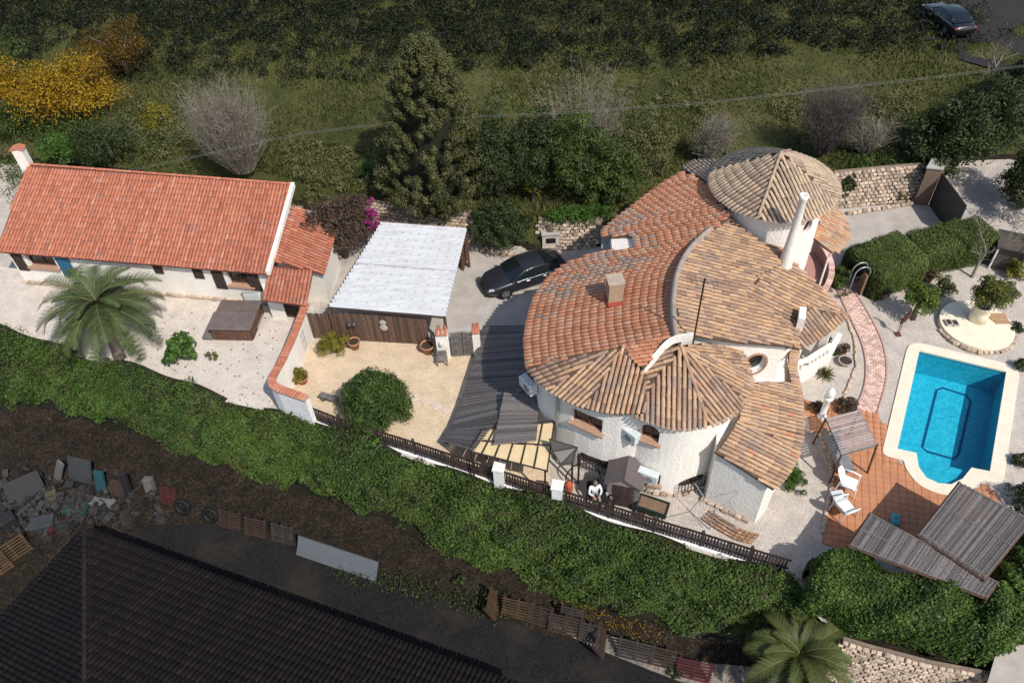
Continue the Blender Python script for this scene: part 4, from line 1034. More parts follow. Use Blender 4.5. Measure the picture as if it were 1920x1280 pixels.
# brick path
lp = [(1570, 545), (1580, 568), (1598, 605), (1615, 640), (1623, 672), (1624, 705), (1618, 738), (1600, 770)]
rp = [(1600, 545), (1612, 562), (1635, 600), (1652, 635), (1661, 668), (1663, 705), (1656, 738), (1643, 778)]
lpp = smooth_poly([P2(x, y) for x, y in lp], 2, False); rpp = smooth_poly([P2(x, y) for x, y in rp], 2, False)
path = sheet('brick_path', lpp + rpp[::-1], .014, plain('path_mortar', (.62, .52, .45), .9))
bv = variants('brick', lambda k: (lambda b: (b.V, b.F))(MB().box((0, 0, 0), (.175, .078, .05), bev=.008)), 10); its = []
rowl = resample([Vector(p) for p in lpp], .118); 
nrow = len(rowl); rr_ = [Vector(rpp[0])]
def along(pl, t):
    L = [0]
    for a, b in zip(pl[:-1], pl[1:]): L.append(L[-1] + (Vector(b) - Vector(a)).length)
    s = t * L[-1]
    for i in range(len(pl) - 1):
        if s <= L[i + 1] + 1e-9: return Vector(pl[i]).lerp(Vector(pl[i + 1]), (s - L[i]) / max(1e-9, L[i + 1] - L[i]))
    return Vector(pl[-1])
for r in range(nrow):
    a, b = along(lpp, r / nrow), along(rpp, r / nrow); d = b - a; k = max(3, int(d.length / .22)); off = .5 * (r % 2)
    for c in range(k):
        q = a + d * ((c + .25 + off * 1.0) / k if c < k - (1 if off else 0) or not off else (c + .5) / k)
        its.append((Matrix.Translation((q.x, q.y, .018)) @ Matrix.Rotation(math.atan2(d.y, d.x), 4, 'Z'), bv[rng.randrange(10)], path))
place('brick', its, BRICK)
for pl in (lpp, rpp): MB().sweep([(x, y, .0) for x, y in pl], .06, .07).build('edging', BRICK, path, tint=.1)

# ------------------------------------------------------------------ dark-roofed house below, bottom of the picture
lh = thing('dark_roof_house', 'house with a wide dark brown tiled hip roof in the lower yard', 'house', P(300, 1200, ZLOW)); LT = []
plR = Plane([(160, 990, -.3), (960, 1282, -.3), (160, 1280, 1.9)]); plQ = Plane([(160, 990, -.3), (0, 1160, -.3), (160, 1280, 1.9)])
Rp = outline(plR, [(160, 990), (400, 1078), (640, 1164), (960, 1280), (1010, 1300), (900, 1420), (160, 1420)])
Qp = outline(plQ, [(160, 990), (160, 1420), (-160, 1420), (-120, 1290), (0, 1160)])
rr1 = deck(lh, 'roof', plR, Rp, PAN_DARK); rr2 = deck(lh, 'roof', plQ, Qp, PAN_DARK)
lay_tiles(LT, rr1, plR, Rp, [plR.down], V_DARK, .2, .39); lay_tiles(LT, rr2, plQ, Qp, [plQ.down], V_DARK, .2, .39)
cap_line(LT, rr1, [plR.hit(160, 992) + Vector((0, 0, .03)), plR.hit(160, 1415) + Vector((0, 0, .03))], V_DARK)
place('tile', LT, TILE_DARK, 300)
lw = offset([tuple(plR.hit(*q)[:2]) for q in [(160, 990), (960, 1280), (900, 1420), (160, 1420)]] + [tuple(plQ.hit(*q)[:2]) for q in [(-160, 1420), (-60, 1220)]], -.5)
MB().prism(lw, ZLOW - .1, -.75).build('wall', plain('brown_render', (.05, .04, .035), .9), lh)

# ------------------------------------------------------------------ stone walls
def stone_wall(label, px, z0, z1, th=.12, lean=.0, size=.27, limit=300):
    base = [P2(x, y, z0) for x, y in px]; t = thing('stone_wall', label, 'wall', (base[0][0], base[0][1], z0))
    V = []; F_ = []
    pts = [Vector(p) for p in base]; n_ = len(pts)
    for i, p in enumerate(pts):
        d = (pts[min(i + 1, n_ - 1)] - pts[max(i - 1, 0)]).normalized(); nn = Vector((d.y, -d.x))
        for o_, z in ((0, z0 - .2), (-lean * (z1 - z0), z1), (-lean * (z1 - z0) - th, z1), (-lean - th - .3, z0 - .2)):
            q = p + nn * o_; V.append((q.x, q.y, z))
    for i in range(n_ - 1):
        for k in range(4): F_.append((i * 4 + k, (i + 1) * 4 + k, (i + 1) * 4 + (k + 1) % 4, i * 4 + (k + 1) % 4))
    F_ += [(0, 1, 2, 3), tuple((n_ - 1) * 4 + k for k in (3, 2, 1, 0))]
    mb = MB().add(V, F_); mb.build('core', MORTAR, t)
    place('stone', rubble(t, [tuple(p) for p in pts], z0, z1, size, lean), STONE, limit)
    return t
stone_wall('rubble stone bank wall right of the tower, above the side drive', [(1560, 392), (1640, 384), (1728, 376)], 0, 2.0, lean=.45)
stone_wall('rubble stone wall behind the grey car', [(1008, 462), (1060, 468), (1130, 462)], 0, 1.7, lean=.25)
stone_wall('rubble stone wall behind the white carport roof', [(690, 432), (780, 445), (880, 455), (910, 462)], 0, 1.8, lean=.3)
stone_wall('tall pale rubble retaining wall under the big hedge', [(1545, 1268), (1600, 1285), (1700, 1312), (1850, 1342)], ZLOW, -.35, lean=.10, size=.24)
sw = [P2(*q) for q in [(905, 473), (940, 479), (980, 482), (1020, 480)]]
kb = thing('stone_kerb', 'low kerb of pale stones behind the car', 'kerb', (*sw[0], 0)); place('stone', rubble(kb, sw, 0, .3, .4), STONE)
sw = [P2(*q) for q in [(1592, 402), (1650, 393), (1722, 382)]]
kb = thing('stone_kerb', 'long low stone kerb along the side drive', 'kerb', (*sw[0], 0)); place('stone', rubble(kb, sw, 0, .35, .3), STONE)

# ------------------------------------------------------------------ vegetation
def unit(n):
    v = nrng.normal(size=(n, 3)); return v / np.linalg.norm(v, axis=1, keepdims=True)
def leaves(name, pts, nrm, size, tint, mat, parent=None, jit=.45, asp=.55, fold=True):
    """pointed leaf blades at pts, roughly facing nrm"""
    n = len(pts); pts = np.asarray(pts); nrm = np.asarray(nrm) + nrng.normal(size=(n, 3)) * jit
    nrm /= np.linalg.norm(nrm, axis=1, keepdims=True)
    a = np.cross(nrm, unit(n)); a /= np.linalg.norm(a, axis=1, keepdims=True) + 1e-9; b = np.cross(nrm, a)
    s = (np.asarray(size) * nrng.uniform(.65, 1.3, n))[:, None]
    V = np.stack([pts - a * s * .5, pts + b * s * .5 * asp + nrm * s * .08, pts + a * s * .5 - nrm * s * .1, pts - b * s * .5 * asp + nrm * s * .08], 1).reshape(-1, 3)
    F_ = np.arange(4 * n).reshape(-1, 4)
    return obj(name, np_mesh(name, V, F_, np.repeat(np.clip(tint, 0, 1), 4)), mat, parent)
def clumps(centers, radii, n_per, squash=1.0, up=.0):
    c = np.repeat(np.asarray(centers), n_per, 0); r = np.repeat(np.asarray(radii), n_per)
    d = unit(len(c)); d[:, 2] = np.where(d[:, 2] < -.35, -d[:, 2], d[:, 2])
    k = nrng.uniform(.68, 1.08, len(c)); p = c + d * (r * k)[:, None] * np.array([1, 1, squash])
    base = np.repeat(nrng.uniform(0, .6, len(centers)), n_per)
    return p, d + np.array([0, 0, up]), np.clip(base + nrng.normal(0, .16, len(c)) + .15, 0, 1)
def trunk_mesh(parent, base, h, r, mat=BARK, name='trunk', limbs=4, spread=.6, lean=(0, 0)):
    t = MB(); b = Vector(base); top = b + Vector((lean[0], lean[1], h)); t.tube([b - Vector((0, 0, .15)), b.lerp(top, .5) + Vector((rng.uniform(-.05, .05), .03, 0)), top], [r * 1.25, r, r * .6], 8)
    for k in range(limbs):
        a = k * math.tau / max(1, limbs) + rng.random(); s = b.lerp(top, rng.uniform(.55, .95))
        e = s + Vector((math.cos(a) * spread, math.sin(a) * spread, spread * rng.uniform(.6, 1.2)))
        t.tube([s, s.lerp(e, .5) + Vector((0, 0, .08)), e], [r * .5, r * .35, r * .15], 6)
    return t.build(name, mat, parent, True, tint=.5)
def bush(label, px, py, z, rx, ry, h, mat, nc=40, npc=110, size=.13, name='shrub', cat='shrub', group=None, lift=.0, asp=.55, stem=True, clr=.34, parent=None, irr=1.0):
    """a shrub or small tree: crown of leaf clumps through a dome, stems below"""
    b = P(px, py, z); t = parent or thing(name, label, cat, b, group)
    cs, rs = [], []; f1, f2, f3 = nrng.uniform(0, 6.28, 3)
    for _ in range(nc):
        d = unit(1)[0]; d[2] = abs(d[2]) * .95; q = nrng.uniform(.35, 1.0) ** .5 * .80; az = math.atan2(d[1], d[0])
        q *= 1 + irr * (.20 * math.sin(2 * az + f1) + .14 * math.sin(5 * az + f2) + .12 * math.sin(7 * d[2] + 3 * az + f3))
        cs.append((b.x + d[0] * rx * q, b.y + d[1] * ry * q, b.z + lift + (h - lift) * (.12 + .74 * d[2] * q / .80 + .06))); rs.append(clr * min(rx, ry, max(.3, h - lift)) * nrng.uniform(.75, 1.25))
    p, n_, ti = clumps(cs, rs, npc); leaves('crown', p, n_, size, ti, mat, t, asp=asp)
    if stem: trunk_mesh(t, b, max(.3, lift + (h - lift) * .45), .05 + .03 * h, limbs=5, spread=min(rx, ry) * .5)
    return t
def surface_leaves(name, pts_fn, n, size, mat, parent, clump=.6, jit=.55, lumps=900, asp=.6):
    p, n_ = pts_fn(n)
    cell = np.sin(p[:, 0] * 3.1 + 2 * np.sin(p[:, 1] * 2.3)) * np.sin(p[:, 1] * 2.7 + p[:, 2] * 2.1) * .22 + np.sin(p[:, 0] * .8 + p[:, 1] * .5) * .12
    ti = np.clip(.42 + cell + nrng.normal(0, .18, n), 0, 1)
    return leaves(name, p, n_, size, ti, mat, parent, jit=jit, asp=asp)
# ivy bank
bank = thing('ivy_bank', 'dense green ivy and creeper covering the bank below the boundary wall', 'ivy', P(900, 1000, -1.6), kind='stuff')
ti_ = [P(x, y, -.10) for x, y in TOPS[:15]] + [P(1492, 1110, -.15)]
bi_ = [P(x, y, ZLOW) for x, y in BOTS[:13]] + [P(1400, 1222, ZLOW), P(1470, 1215, ZLOW), P(1505, 1185, -2.6)]
def polyl(pl, t):
    pl = np.array([tuple(q) for q in pl]); L = np.concatenate([[0], np.cumsum(np.linalg.norm(np.diff(pl, axis=0), axis=1))]); s = t * L[-1]
    return np.stack([np.interp(s, L, pl[:, k]) for k in range(3)], -1)
def bank_pt(s, t):                        # s along, t from the top (0) to the foot (1)
    a, b2 = polyl(ti_, s), polyl(bi_, s)
    tt = (t)[:, None]
    p = a * (1 - tt) + b2 * tt; hx = (t ** .62)[:, None]; vz = (t ** 1.75)[:, None]      # a rounded shoulder, then a steep face
    p = np.concatenate([(a * (1 - hx) + b2 * hx)[:, :2], (a * (1 - vz) + b2 * vz)[:, 2:]], 1)
    bul = np.sin(np.clip(t, 0, 1) * math.pi) ** .7
    lump = .34 * np.sin(p[:, 0] * .9 + p[:, 1]) * np.sin(p[:, 1] * 1.3 + p[:, 2] * .8) + .2 * np.sin(p[:, 0] * 2.3 - p[:, 2] * 2) + .16 * np.sin(p[:, 0] * 3.7 + 1) * np.sin(p[:, 2] * 4 + p[:, 1] * 3)
    d = b2 - a; nn = np.stack([-d[:, 0] * 0 - .25, -np.ones(len(d)) * .8, np.ones(len(d)) * .75], -1); nn /= np.linalg.norm(nn, axis=1, keepdims=True)
    p = p + nn * (bul * (.22 + lump))[:, None] + np.array([0, 0, 1.]) * ((.42 + .4 * np.sin(p[:, 0] * 1.1) * np.sin(p[:, 0] * .43 + 1)) * np.clip(1 - t * 4, 0, 1))[:, None]
    return p, nn
S, T = np.meshgrid(np.linspace(0, 1, 160), np.linspace(0, 1, 14)); q, _ = bank_pt(S.ravel(), T.ravel())
ii = np.arange(160 * 14).reshape(14, 160)
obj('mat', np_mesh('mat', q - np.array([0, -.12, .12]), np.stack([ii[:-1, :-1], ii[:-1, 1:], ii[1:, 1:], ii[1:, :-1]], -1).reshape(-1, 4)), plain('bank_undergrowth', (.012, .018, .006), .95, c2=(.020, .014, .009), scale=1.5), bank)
def bank_s(n):
    s = nrng.random(n); t = nrng.random(n) ** .9
    ed = .07 * np.sin(s * 70) + .05 * np.sin(s * 173 + 1); t = t * (.90 + ed + .10 * np.sin(s * 23 + 2))
    p, nn = bank_pt(s, t); return p + nn * (nrng.normal(0, .06, n) + .05 + .10 * np.sin(p[:, 0] * 5) * np.sin(p[:, 2] * 6 + p[:, 1] * 4))[:, None], nn
surface_leaves('foliage', bank_s, 165000, .10, L_IVY, bank)
nb_ = 6000; sb_ = nrng.random(nb_); tb_ = nrng.random(nb_); kb_ = (np.sin(sb_ * 41) + np.sin(sb_ * 97 + tb_ * 6) + np.sin(tb_ * 9 + sb_ * 13)) > .9; pb2, nb2_ = bank_pt(sb_[kb_], tb_[kb_] * .95)
leaves('dry_creeper', pb2 + nb2_ * .14, nb2_, .16, nrng.random(len(pb2)), L_BRN, bank, asp=.3)
for mt2, nc2, sz2, nm2 in ((L_MID, 90, .13, 'creeper_clumps'), (L_LIGHT, 70, .12, 'bright_shoots'), (L_DARK, 80, .12, 'dark_growth')):
    s2 = nrng.random(nc2); t2 = nrng.random(nc2) ** 1.3 * .85; p2_, n2_ = bank_pt(s2, t2); pp2, nn2, tt2 = clumps(p2_ + n2_ * .08, nrng.uniform(.2, .65, nc2), 75, .55)
    leaves(nm2, pp2, nn2, sz2, tt2, mt2, bank)
# weeds spilling below the bank and yellow flowers
def weeds(label, px0, py0, px1, py1, z, n, mat, size=.12, spread=.5, cat='weeds', name='weeds', h=.3):
    a, b2 = P(px0, py0, z), P(px1, py1, z); t = nrng.random(n); p = np.outer(1 - t, a) + np.outer(t, b2)
    p[:, :2] += nrng.normal(0, spread, (n, 2)); p[:, 2] += np.abs(nrng.normal(0, h, n))
    nn = unit(n); nn[:, 2] = np.abs(nn[:, 2]); o = leaves(name, p, nn, size, np.clip(nrng.normal(.5, .25, n), 0, 1), mat); tag(o, label, cat, kind='stuff'); return o
weeds('yellow flowering weeds at the foot of the ivy bank', 1060, 1130, 1240, 1195, ZLOW, 900, L_YEL, .07, .35)
weeds('low green weeds along the row of pallets', 640, 1070, 960, 1150, ZLOW, 1500, L_DARK, .12, .3, h=.15)
# grass field and scrub above
n = 200000
fx = nrng.uniform(-48, 46, n); fy = nrng.uniform(0, 1, n) ** 1.25; fy = y_wall(fx) + .7 + fy * 45
fz = terrain_z(fx, fy); ln_ = nrng.uniform(.10, .32, n) * (1 + .5 * np.sin(fx * .5) * np.sin(fy * .4))
ang_ = nrng.uniform(0, math.tau, n); dx, dy = np.cos(ang_), np.sin(ang_); wd = .035 + .03 * nrng.random(n); ben = nrng.uniform(.1, .7, n)
base_ = np.stack([fx, fy, fz - .03], -1); sd_ = np.stack([-dy, dx, dx * 0], -1) * wd[:, None]; tipp = base_ + np.stack([dx * ben * ln_, dy * ben * ln_, ln_], -1)
gt_ = np.clip(.45 + .3 * np.sin(fx * .23 + 1) * np.sin(fy * .31) + nrng.normal(0, .2, n), 0, 1)
V = np.stack([base_ - sd_, base_ + sd_, tipp], 1).reshape(-1, 3)
g = obj('grass', np_mesh('grass', V, np.arange(3 * n).reshape(-1, 3), np.repeat(gt_, 3)), L_GRASS); tag(g, 'rough dark green grass of the upper field', 'grass', kind='stuff')
def scrub(n, region, size, mat, label, hgt=.5, name='undergrowth', spread=(.35, .9), fuzz=.6, npc=60):
    pts = np.array([P2(x, y, 1.8) for x, y in region]); c = []
    x0, x1, y0, y1 = pts[:, 0].min(), pts[:, 0].max(), pts[:, 1].min(), pts[:, 1].max()
    while len(c) < n:
        x, y = rng.uniform(x0, x1), rng.uniform(y0, y1)
        if in_poly(x + rng.gauss(0, fuzz), y + rng.gauss(0, fuzz), pts): c.append((x, y, float(terrain_z(x, y)) + hgt * rng.random() * .5))
    p, nn, ti = clumps(c, nrng.uniform(*spread, n) * hgt / .6, npc, .8); o = leaves(name, p, nn, size, ti, mat); tag(o, label, 'undergrowth', kind='stuff')
scrub(260, [(0, 60), (120, 170), (330, 300), (0, 330), (-60, 200)], .16, L_MID, 'tangled green undergrowth behind the long house', .7)
scrub(150, [(240, 200), (350, 190), (390, 330), (200, 320)], .14, L_OLIVE, 'dry olive undergrowth beside the bare thicket', .5)
scrub(120, [(540, 270), (690, 300), (720, 390), (560, 340)], .14, L_OLIVE, 'pale dry undergrowth between the thicket and the conifer', .35)
scrub(160, [(900, 150), (1250, 150), (1420, 230), (1250, 300), (930, 260)], .14, L_OLIVE, 'dry olive undergrowth behind the mixed trees', .4)
scrub(70, [(1570, 322), (1735, 300), (1735, 280), (1580, 296)], .13, L_MID, 'green fringe of plants along the top of the stone bank wall', .4)
scrub(170, [(1420, 200), (1600, 170), (1740, 190), (1700, 290), (1560, 270)], .14, L_OLIVE, 'dry scrub above the stone bank wall', .4)
scrub(3200, [(-150, -60), (1740, -60), (1740, 95), (1450, 120), (1150, 110), (950, 140), (720, 105), (400, 140), (270, 100), (-150, 60)], .18, leaf_mat('edge_shade_scrub', (.005, .008, .003), (.020, .027, .008), .1), 'added near-black scrub imitating the fade to dark over the far field', .55, spread=(.3, 1.4), fuzz=3.5, npc=70)  # scrub added; its near-black leaf colour imitates darkness along the top edge

# conifer
def conifer(label, px, py, z, ytop, r, mat, n=430, npc=200):
    b = P(px, py, z); h = z_top(b, ytop); t = thing('conifer', label, 'tree', b); cs, rs = [], []
    prof = lambda u: r * (1 - u) ** .55 * (.62 + .38 * min(1, u * 6))
    for k in range(n):
        u = (k + nrng.random()) / n; u = u ** 1.15; rad = prof(u) * nrng.uniform(.78, 1.04); a = k * 2.39996 + nrng.normal(0, .25)
        cs.append((b.x + rad * math.cos(a), b.y + rad * math.sin(a), b.z + .25 + u * (h - .6))); rs.append(nrng.uniform(.30, .52) * (1 - .3 * u))
    c = np.repeat(np.array(cs), npc, 0); rr = np.repeat(np.array(rs), npc); d = unit(len(c))
    out = c - np.array([b.x, b.y, 0]); out[:, 2] = 0; out /= np.linalg.norm(out, axis=1, keepdims=True) + 1e-6
    s = d[:, 2:3] * (rr * 1.45)[:, None]                       # sprays reach outward as they rise
    p = c + d * (rr * nrng.uniform(.55, 1.05, len(c)))[:, None] * np.array([.85, .85, 1.45]) + out * s * .45
    ti = np.clip(np.repeat(nrng.uniform(.1, .55, n), npc) + .22 * d[:, 2] * 0 + nrng.normal(.12, .14, len(c)), 0, 1)
    leaves('crown', p, d + np.array([0, 0, .25]), .12, ti, mat, t, jit=.4, asp=.5)
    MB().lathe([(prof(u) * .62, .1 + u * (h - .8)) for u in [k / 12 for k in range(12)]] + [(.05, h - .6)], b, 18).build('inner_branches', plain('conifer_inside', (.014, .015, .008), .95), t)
    trunk_mesh(t, b, h * .8, .2, limbs=8, spread=.9); return t
conifer('tall broad dark green conifer behind the carport', 822, 372, 1.5, 62, 3.5, L_CON)
# leafy trees and shrubs behind the house
T_ = lambda px, py: float(terrain_z(*P2(px, py, 1.6)))
bush('dark green shrub on the stone wall between the conifer and the car', 940, 452, .5, 2.3, 1.3, 2.7, L_DARK, 120, 130, clr=.26)
bush('blue green tree right of the conifer', 935, 366, 1.6, 2.4, 1.9, 5.6, L_DARK, 140, 130, lift=.4, clr=.26)
bush('mixed green tree with bare twigs on top behind the parked car', 1085, 366, 1.6, 3.1, 2.0, 5.6, L_MID, 150, 120, lift=.4, clr=.24)
bush('dense dark tree between the blue green tree and the mixed tree', 1005, 356, 1.6, 2.4, 1.8, 5.4, L_DARK, 130, 120, lift=.3, clr=.26)
bush('olive green tree standing behind the bright shrub and the orange roof', 1200, 322, 1.7, 2.4, 1.8, 4.2, L_OLIVE, 90, 100, lift=.4, clr=.24)
bush('bright green shrub above the stone wall left of the orange roof', 1150, 380, 1.5, 2.1, 1.5, 3.2, L_MID, 90, 120, clr=.28)
bush('low green creeper over the wall by the orange roof', 1090, 412, 1.5, 2.2, .7, .8, L_LIGHT, 40, 100, clr=.5)
bush('olive leaved shrub near the small palms behind the orange roof', 1185, 335, 1.7, 1.6, 1.3, 2.6, L_OLIVE, 40, 90)
bush('brown leaved bougainvillea bush overhanging the carport', 648, 482, .0, 2.4, 1.7, 4.0, L_BRN, 150, 120, size=.12, lift=.8, clr=.24)
bush('magenta bougainvillea flowers at the corner of the carport roof', 712, 478, .0, .5, .9, 3.9, L_MAG, 30, 40, size=.10, stem=True, clr=.3, lift=1.2)
bush('yellow flowering mimosa tree at the edge of the field', 150, 215, 1.8, 3.6, 3.0, 4.0, L_YEL, 170, 70, size=.15, name='mimosa_tree', cat='tree', clr=.24)
bush('second yellow mimosa tree, leftmost against the frame edge', 5, 205, 1.8, 2.6, 2.6, 4.2, L_YEL, 110, 70, size=.15, name='mimosa_tree', cat='tree', clr=.24)
bush('far yellow mimosa tree behind the two nearer ones', 240, 140, 2.0, 3.0, 3.0, 4.0, leaf_mat('deep_yellow_bloom', (.05, .028, .004), (.18, .10, .008), .2), 70, 90, size=.13, name='mimosa_tree', cat='tree', clr=.24)
for i, (x, y, rx, h, lab) in enumerate([(25, 250, 2.0, 2.4, 'green shrub below the yellow mimosa at the left edge'), (210, 290, 2.1, 2.6, 'round dark green shrub behind the long red roof'), (120, 300, 1.7, 1.9, 'bright green shrub behind the chimney end of the long roof'), (300, 235, 1.4, 1.2, 'low yellow green shrub near the mimosa')]):
    bush(lab, x, y, 1.5, rx, rx * .8, h, (L_MID, L_DARK, L_LIGHT, L_YG)[i], 45, 110)
bush('large dark evergreen tree above the side drive gate', 1790, 305, 1.2, 3.6, 2.8, 5.2, L_DARK, 190, 140, size=.17, clr=.22, name='evergreen_tree', cat='tree', lift=.4)
bush('dark evergreen shrub at the right edge beside the lane', 1912, 385, .3, 1.9, 2.4, 3.8, L_DARK, 110, 130, clr=.24)
bush('dark evergreen tree in the upper right corner', 1900, 235, 1.2, 3.0, 2.4, 4.8, L_DARK, 130, 130, size=.17, clr=.22, name='evergreen_tree', cat='tree')
bush('green shrub left of the gate pillar', 1760, 330, 1.4, 1.0, 1.0, 1.6, L_DARK, 26, 100)
bush('dark creeper hanging on the stone wall beside the tower', 1583, 372, .4, .7, .35, 1.7, L_DARK, 30, 60, size=.1)
bush('small tree with bright leaves beside the brick path', 1712, 598, 0, .95, .9, 2.2, leaf_mat('lemon_leaf', (.05, .09, .014), (.17, .235, .04), .3), 34, 80, lift=.8, name='small_tree', cat='tree', size=.15)
bush('green shrub under the curved roof edge by the gravel path', 1485, 902, 0, .55, .9, .8, L_LIGHT, 24, 90, size=.09)
bush('fig bush with large bright leaves on the white gravel', 345, 668, 0, 1.05, .9, 1.3, L_LIGHT, 26, 36, size=.24, asp=.8)
bush('thin dry weeds beside the fig bush', 395, 672, 0, .5, .3, .35, L_OLIVE, 10, 40, size=.09)
bush('big round clipped bush on the sandy garden', 712, 782, 0, 1.85, 1.7, 2.95, leaf_mat('round_bush_leaf', (.024, .046, .010), (.088, .140, .028), .15), 230, 150, size=.10, clr=.20, irr=.2)
bush('yellow green spiky bush in front of the reed fence', 628, 660, 0, .95, .6, 1.25, L_YG, 34, 70, size=.17, asp=.25)
bush('shrub growing behind the brick terrace wall by the arched gate', 1567, 540, 0, .5, 1.3, 1.5, L_MID, 40, 90, size=.09)
bush('low plants at the foot of the veranda wall', 1558, 660, 0, .25, .9, .6, L_MID, 20, 50, size=.1)
bush('reddish shrub beside the white garden statue', 1585, 765, 0, .7, .5, .7, L_BRN, 24, 60, size=.1)
bush('dark red shrub left of the white garden statue', 1535, 770, 0, .45, .4, .6, L_BRN, 18, 60, size=.1)
bush('dark bush at the right edge beside the thatched pergola', 1925, 950, 0, .9, .9, 1.2, L_DARK, 26, 90)
for i, (x, y) in enumerate([(1905, 620), (1912, 690), (1910, 870)]):
    bush(('upper', 'middle', 'lower')[i] + ' of three small dark plants at the right edge beside the pool', x, y, 0, .4, .4, .55, L_DARK, 14, 50, size=.1)
for i, (x, y) in enumerate([(1760, 550), (1900, 520), (1880, 560)]):
    bush(('dry shrub at the foot of the bare tree', 'yellowing shrub at the right edge near the garden shed', 'straggly shrub right of the white urn')[i], x, y, 0, .8, .6, 1.0, (L_OLIVE, L_YG, L_OLIVE)[i], 24, 70, size=.11)
for i, (x, y) in enumerate([(1690, 375), (1662, 368), (1710, 362)]):
    bush(('middle', 'left', 'right')[i] + ' of three small plants at the foot of the stone bank wall', x, y, .1, .4, .3, .6, L_OLIVE, 12, 40, size=.1)
for i, (x, y) in enumerate([(1180, 1210), (1245, 1230), (1265, 1262), (860, 1092)]):
    bush(('small dark weed tuft near the pallets, leftmost of three', 'small dark weed tuft near the pallets, middle of three', 'small dark weed tuft near the pallets, rightmost of three', 'lone dark weed tuft on the dirt slope')[i], x, y, ZLOW, .35, .3, .35, L_DARK, 8, 40, size=.1, stem=False)

# hedges
def hedge(label, px, z, w, h, mat, n, size=.1, box=.5, name='hedge'):
    path = [P(x, y, z) for x, y in px]; t = thing(name, label, 'hedge', path[len(path) // 2]); pl = np.array([tuple(p) for p in path])
    def pt(s, a):
        c = polyl(path, s); e = .004; tg = polyl(path, np.clip(s + e, 0, 1)) - polyl(path, np.clip(s - e, 0, 1)); tg /= np.linalg.norm(tg, axis=1, keepdims=True)
        nn = np.stack([-tg[:, 1], tg[:, 0], tg[:, 0] * 0], -1)
        ca, sa = np.cos(a), np.sin(a); k = box; cu = np.sign(ca) * np.abs(ca) ** k; su = np.abs(sa) ** k
        en = np.clip(np.minimum(s, 1 - s) * 14, 0, 1) ** .5
        lump = 1 + (.07 * np.sin(c[:, 0] * 2.1 + a * 2) + .05 * np.sin(c[:, 0] * 4.3 + c[:, 1] * 3 + a * 5)) * (1.6 if box > .5 else .35)
        p = c + nn * (cu * w / 2 * lump * (.55 + .45 * en))[:, None]; p[:, 2] += su * h * (lump) * (.72 + .28 * en)
        return p, nn * ca[:, None] + np.array([0, 0, 1.]) * sa[:, None]
    uu_ = np.linspace(0, 1, 600); sg_ = uu_ ** 6 / (uu_ ** 6 + (1 - uu_) ** 6) * math.pi / 2; ag = np.concatenate([sg_, math.pi - sg_[::-1][1:]]); pc = np.stack([np.sign(np.cos(ag)) * np.abs(np.cos(ag)) ** box * w / 2, np.abs(np.sin(ag)) ** box * h], -1)
    arc = np.concatenate([[0], np.cumsum(np.linalg.norm(np.diff(pc, axis=0), axis=1))]); arc /= arc[-1]
    S, A_ = np.meshgrid(np.linspace(0, 1, 40), np.linspace(0, math.pi, 14)); q, nq = pt(S.ravel(), A_.ravel()); ii = np.arange(40 * 14).reshape(14, 40)
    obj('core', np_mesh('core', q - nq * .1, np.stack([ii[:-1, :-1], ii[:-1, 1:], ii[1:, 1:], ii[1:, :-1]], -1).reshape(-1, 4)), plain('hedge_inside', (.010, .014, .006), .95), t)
    surface_leaves('foliage', lambda m: (lambda r: (r[0] + r[1] * nrng.normal(.02, .06, m)[:, None], r[1]))(pt(nrng.random(m), np.interp(nrng.random(m), arc, ag))), n, size, mat, t)
    return t
hedge('clipped box hedge section beside the arched gate', [(1600, 540), (1640, 522), (1700, 506)], 0, 2.5, 1.8, L_CLIP, 36000, .075, .17)
hedge('clipped hedge section running to the right towards the bare tree', [(1695, 498), (1760, 486), (1838, 466)], 0, 2.0, 1.7, L_CLIP, 28000, .075, .22)
hedge('big leafy hedge on the retaining wall beside the thatched pergola', [(1500, 1105), (1580, 1130), (1690, 1160), (1790, 1185), (1880, 1175)], -.1, 2.0, 2.1, L_HEDGE, 52000, .12, .6)
hedge('leafy hedge at the right edge behind the thatched pergola', [(1870, 1190), (1905, 1120), (1940, 1060), (1960, 1000)], -.1, 1.8, 1.9, L_HEDGE, 18000, .12, .6)

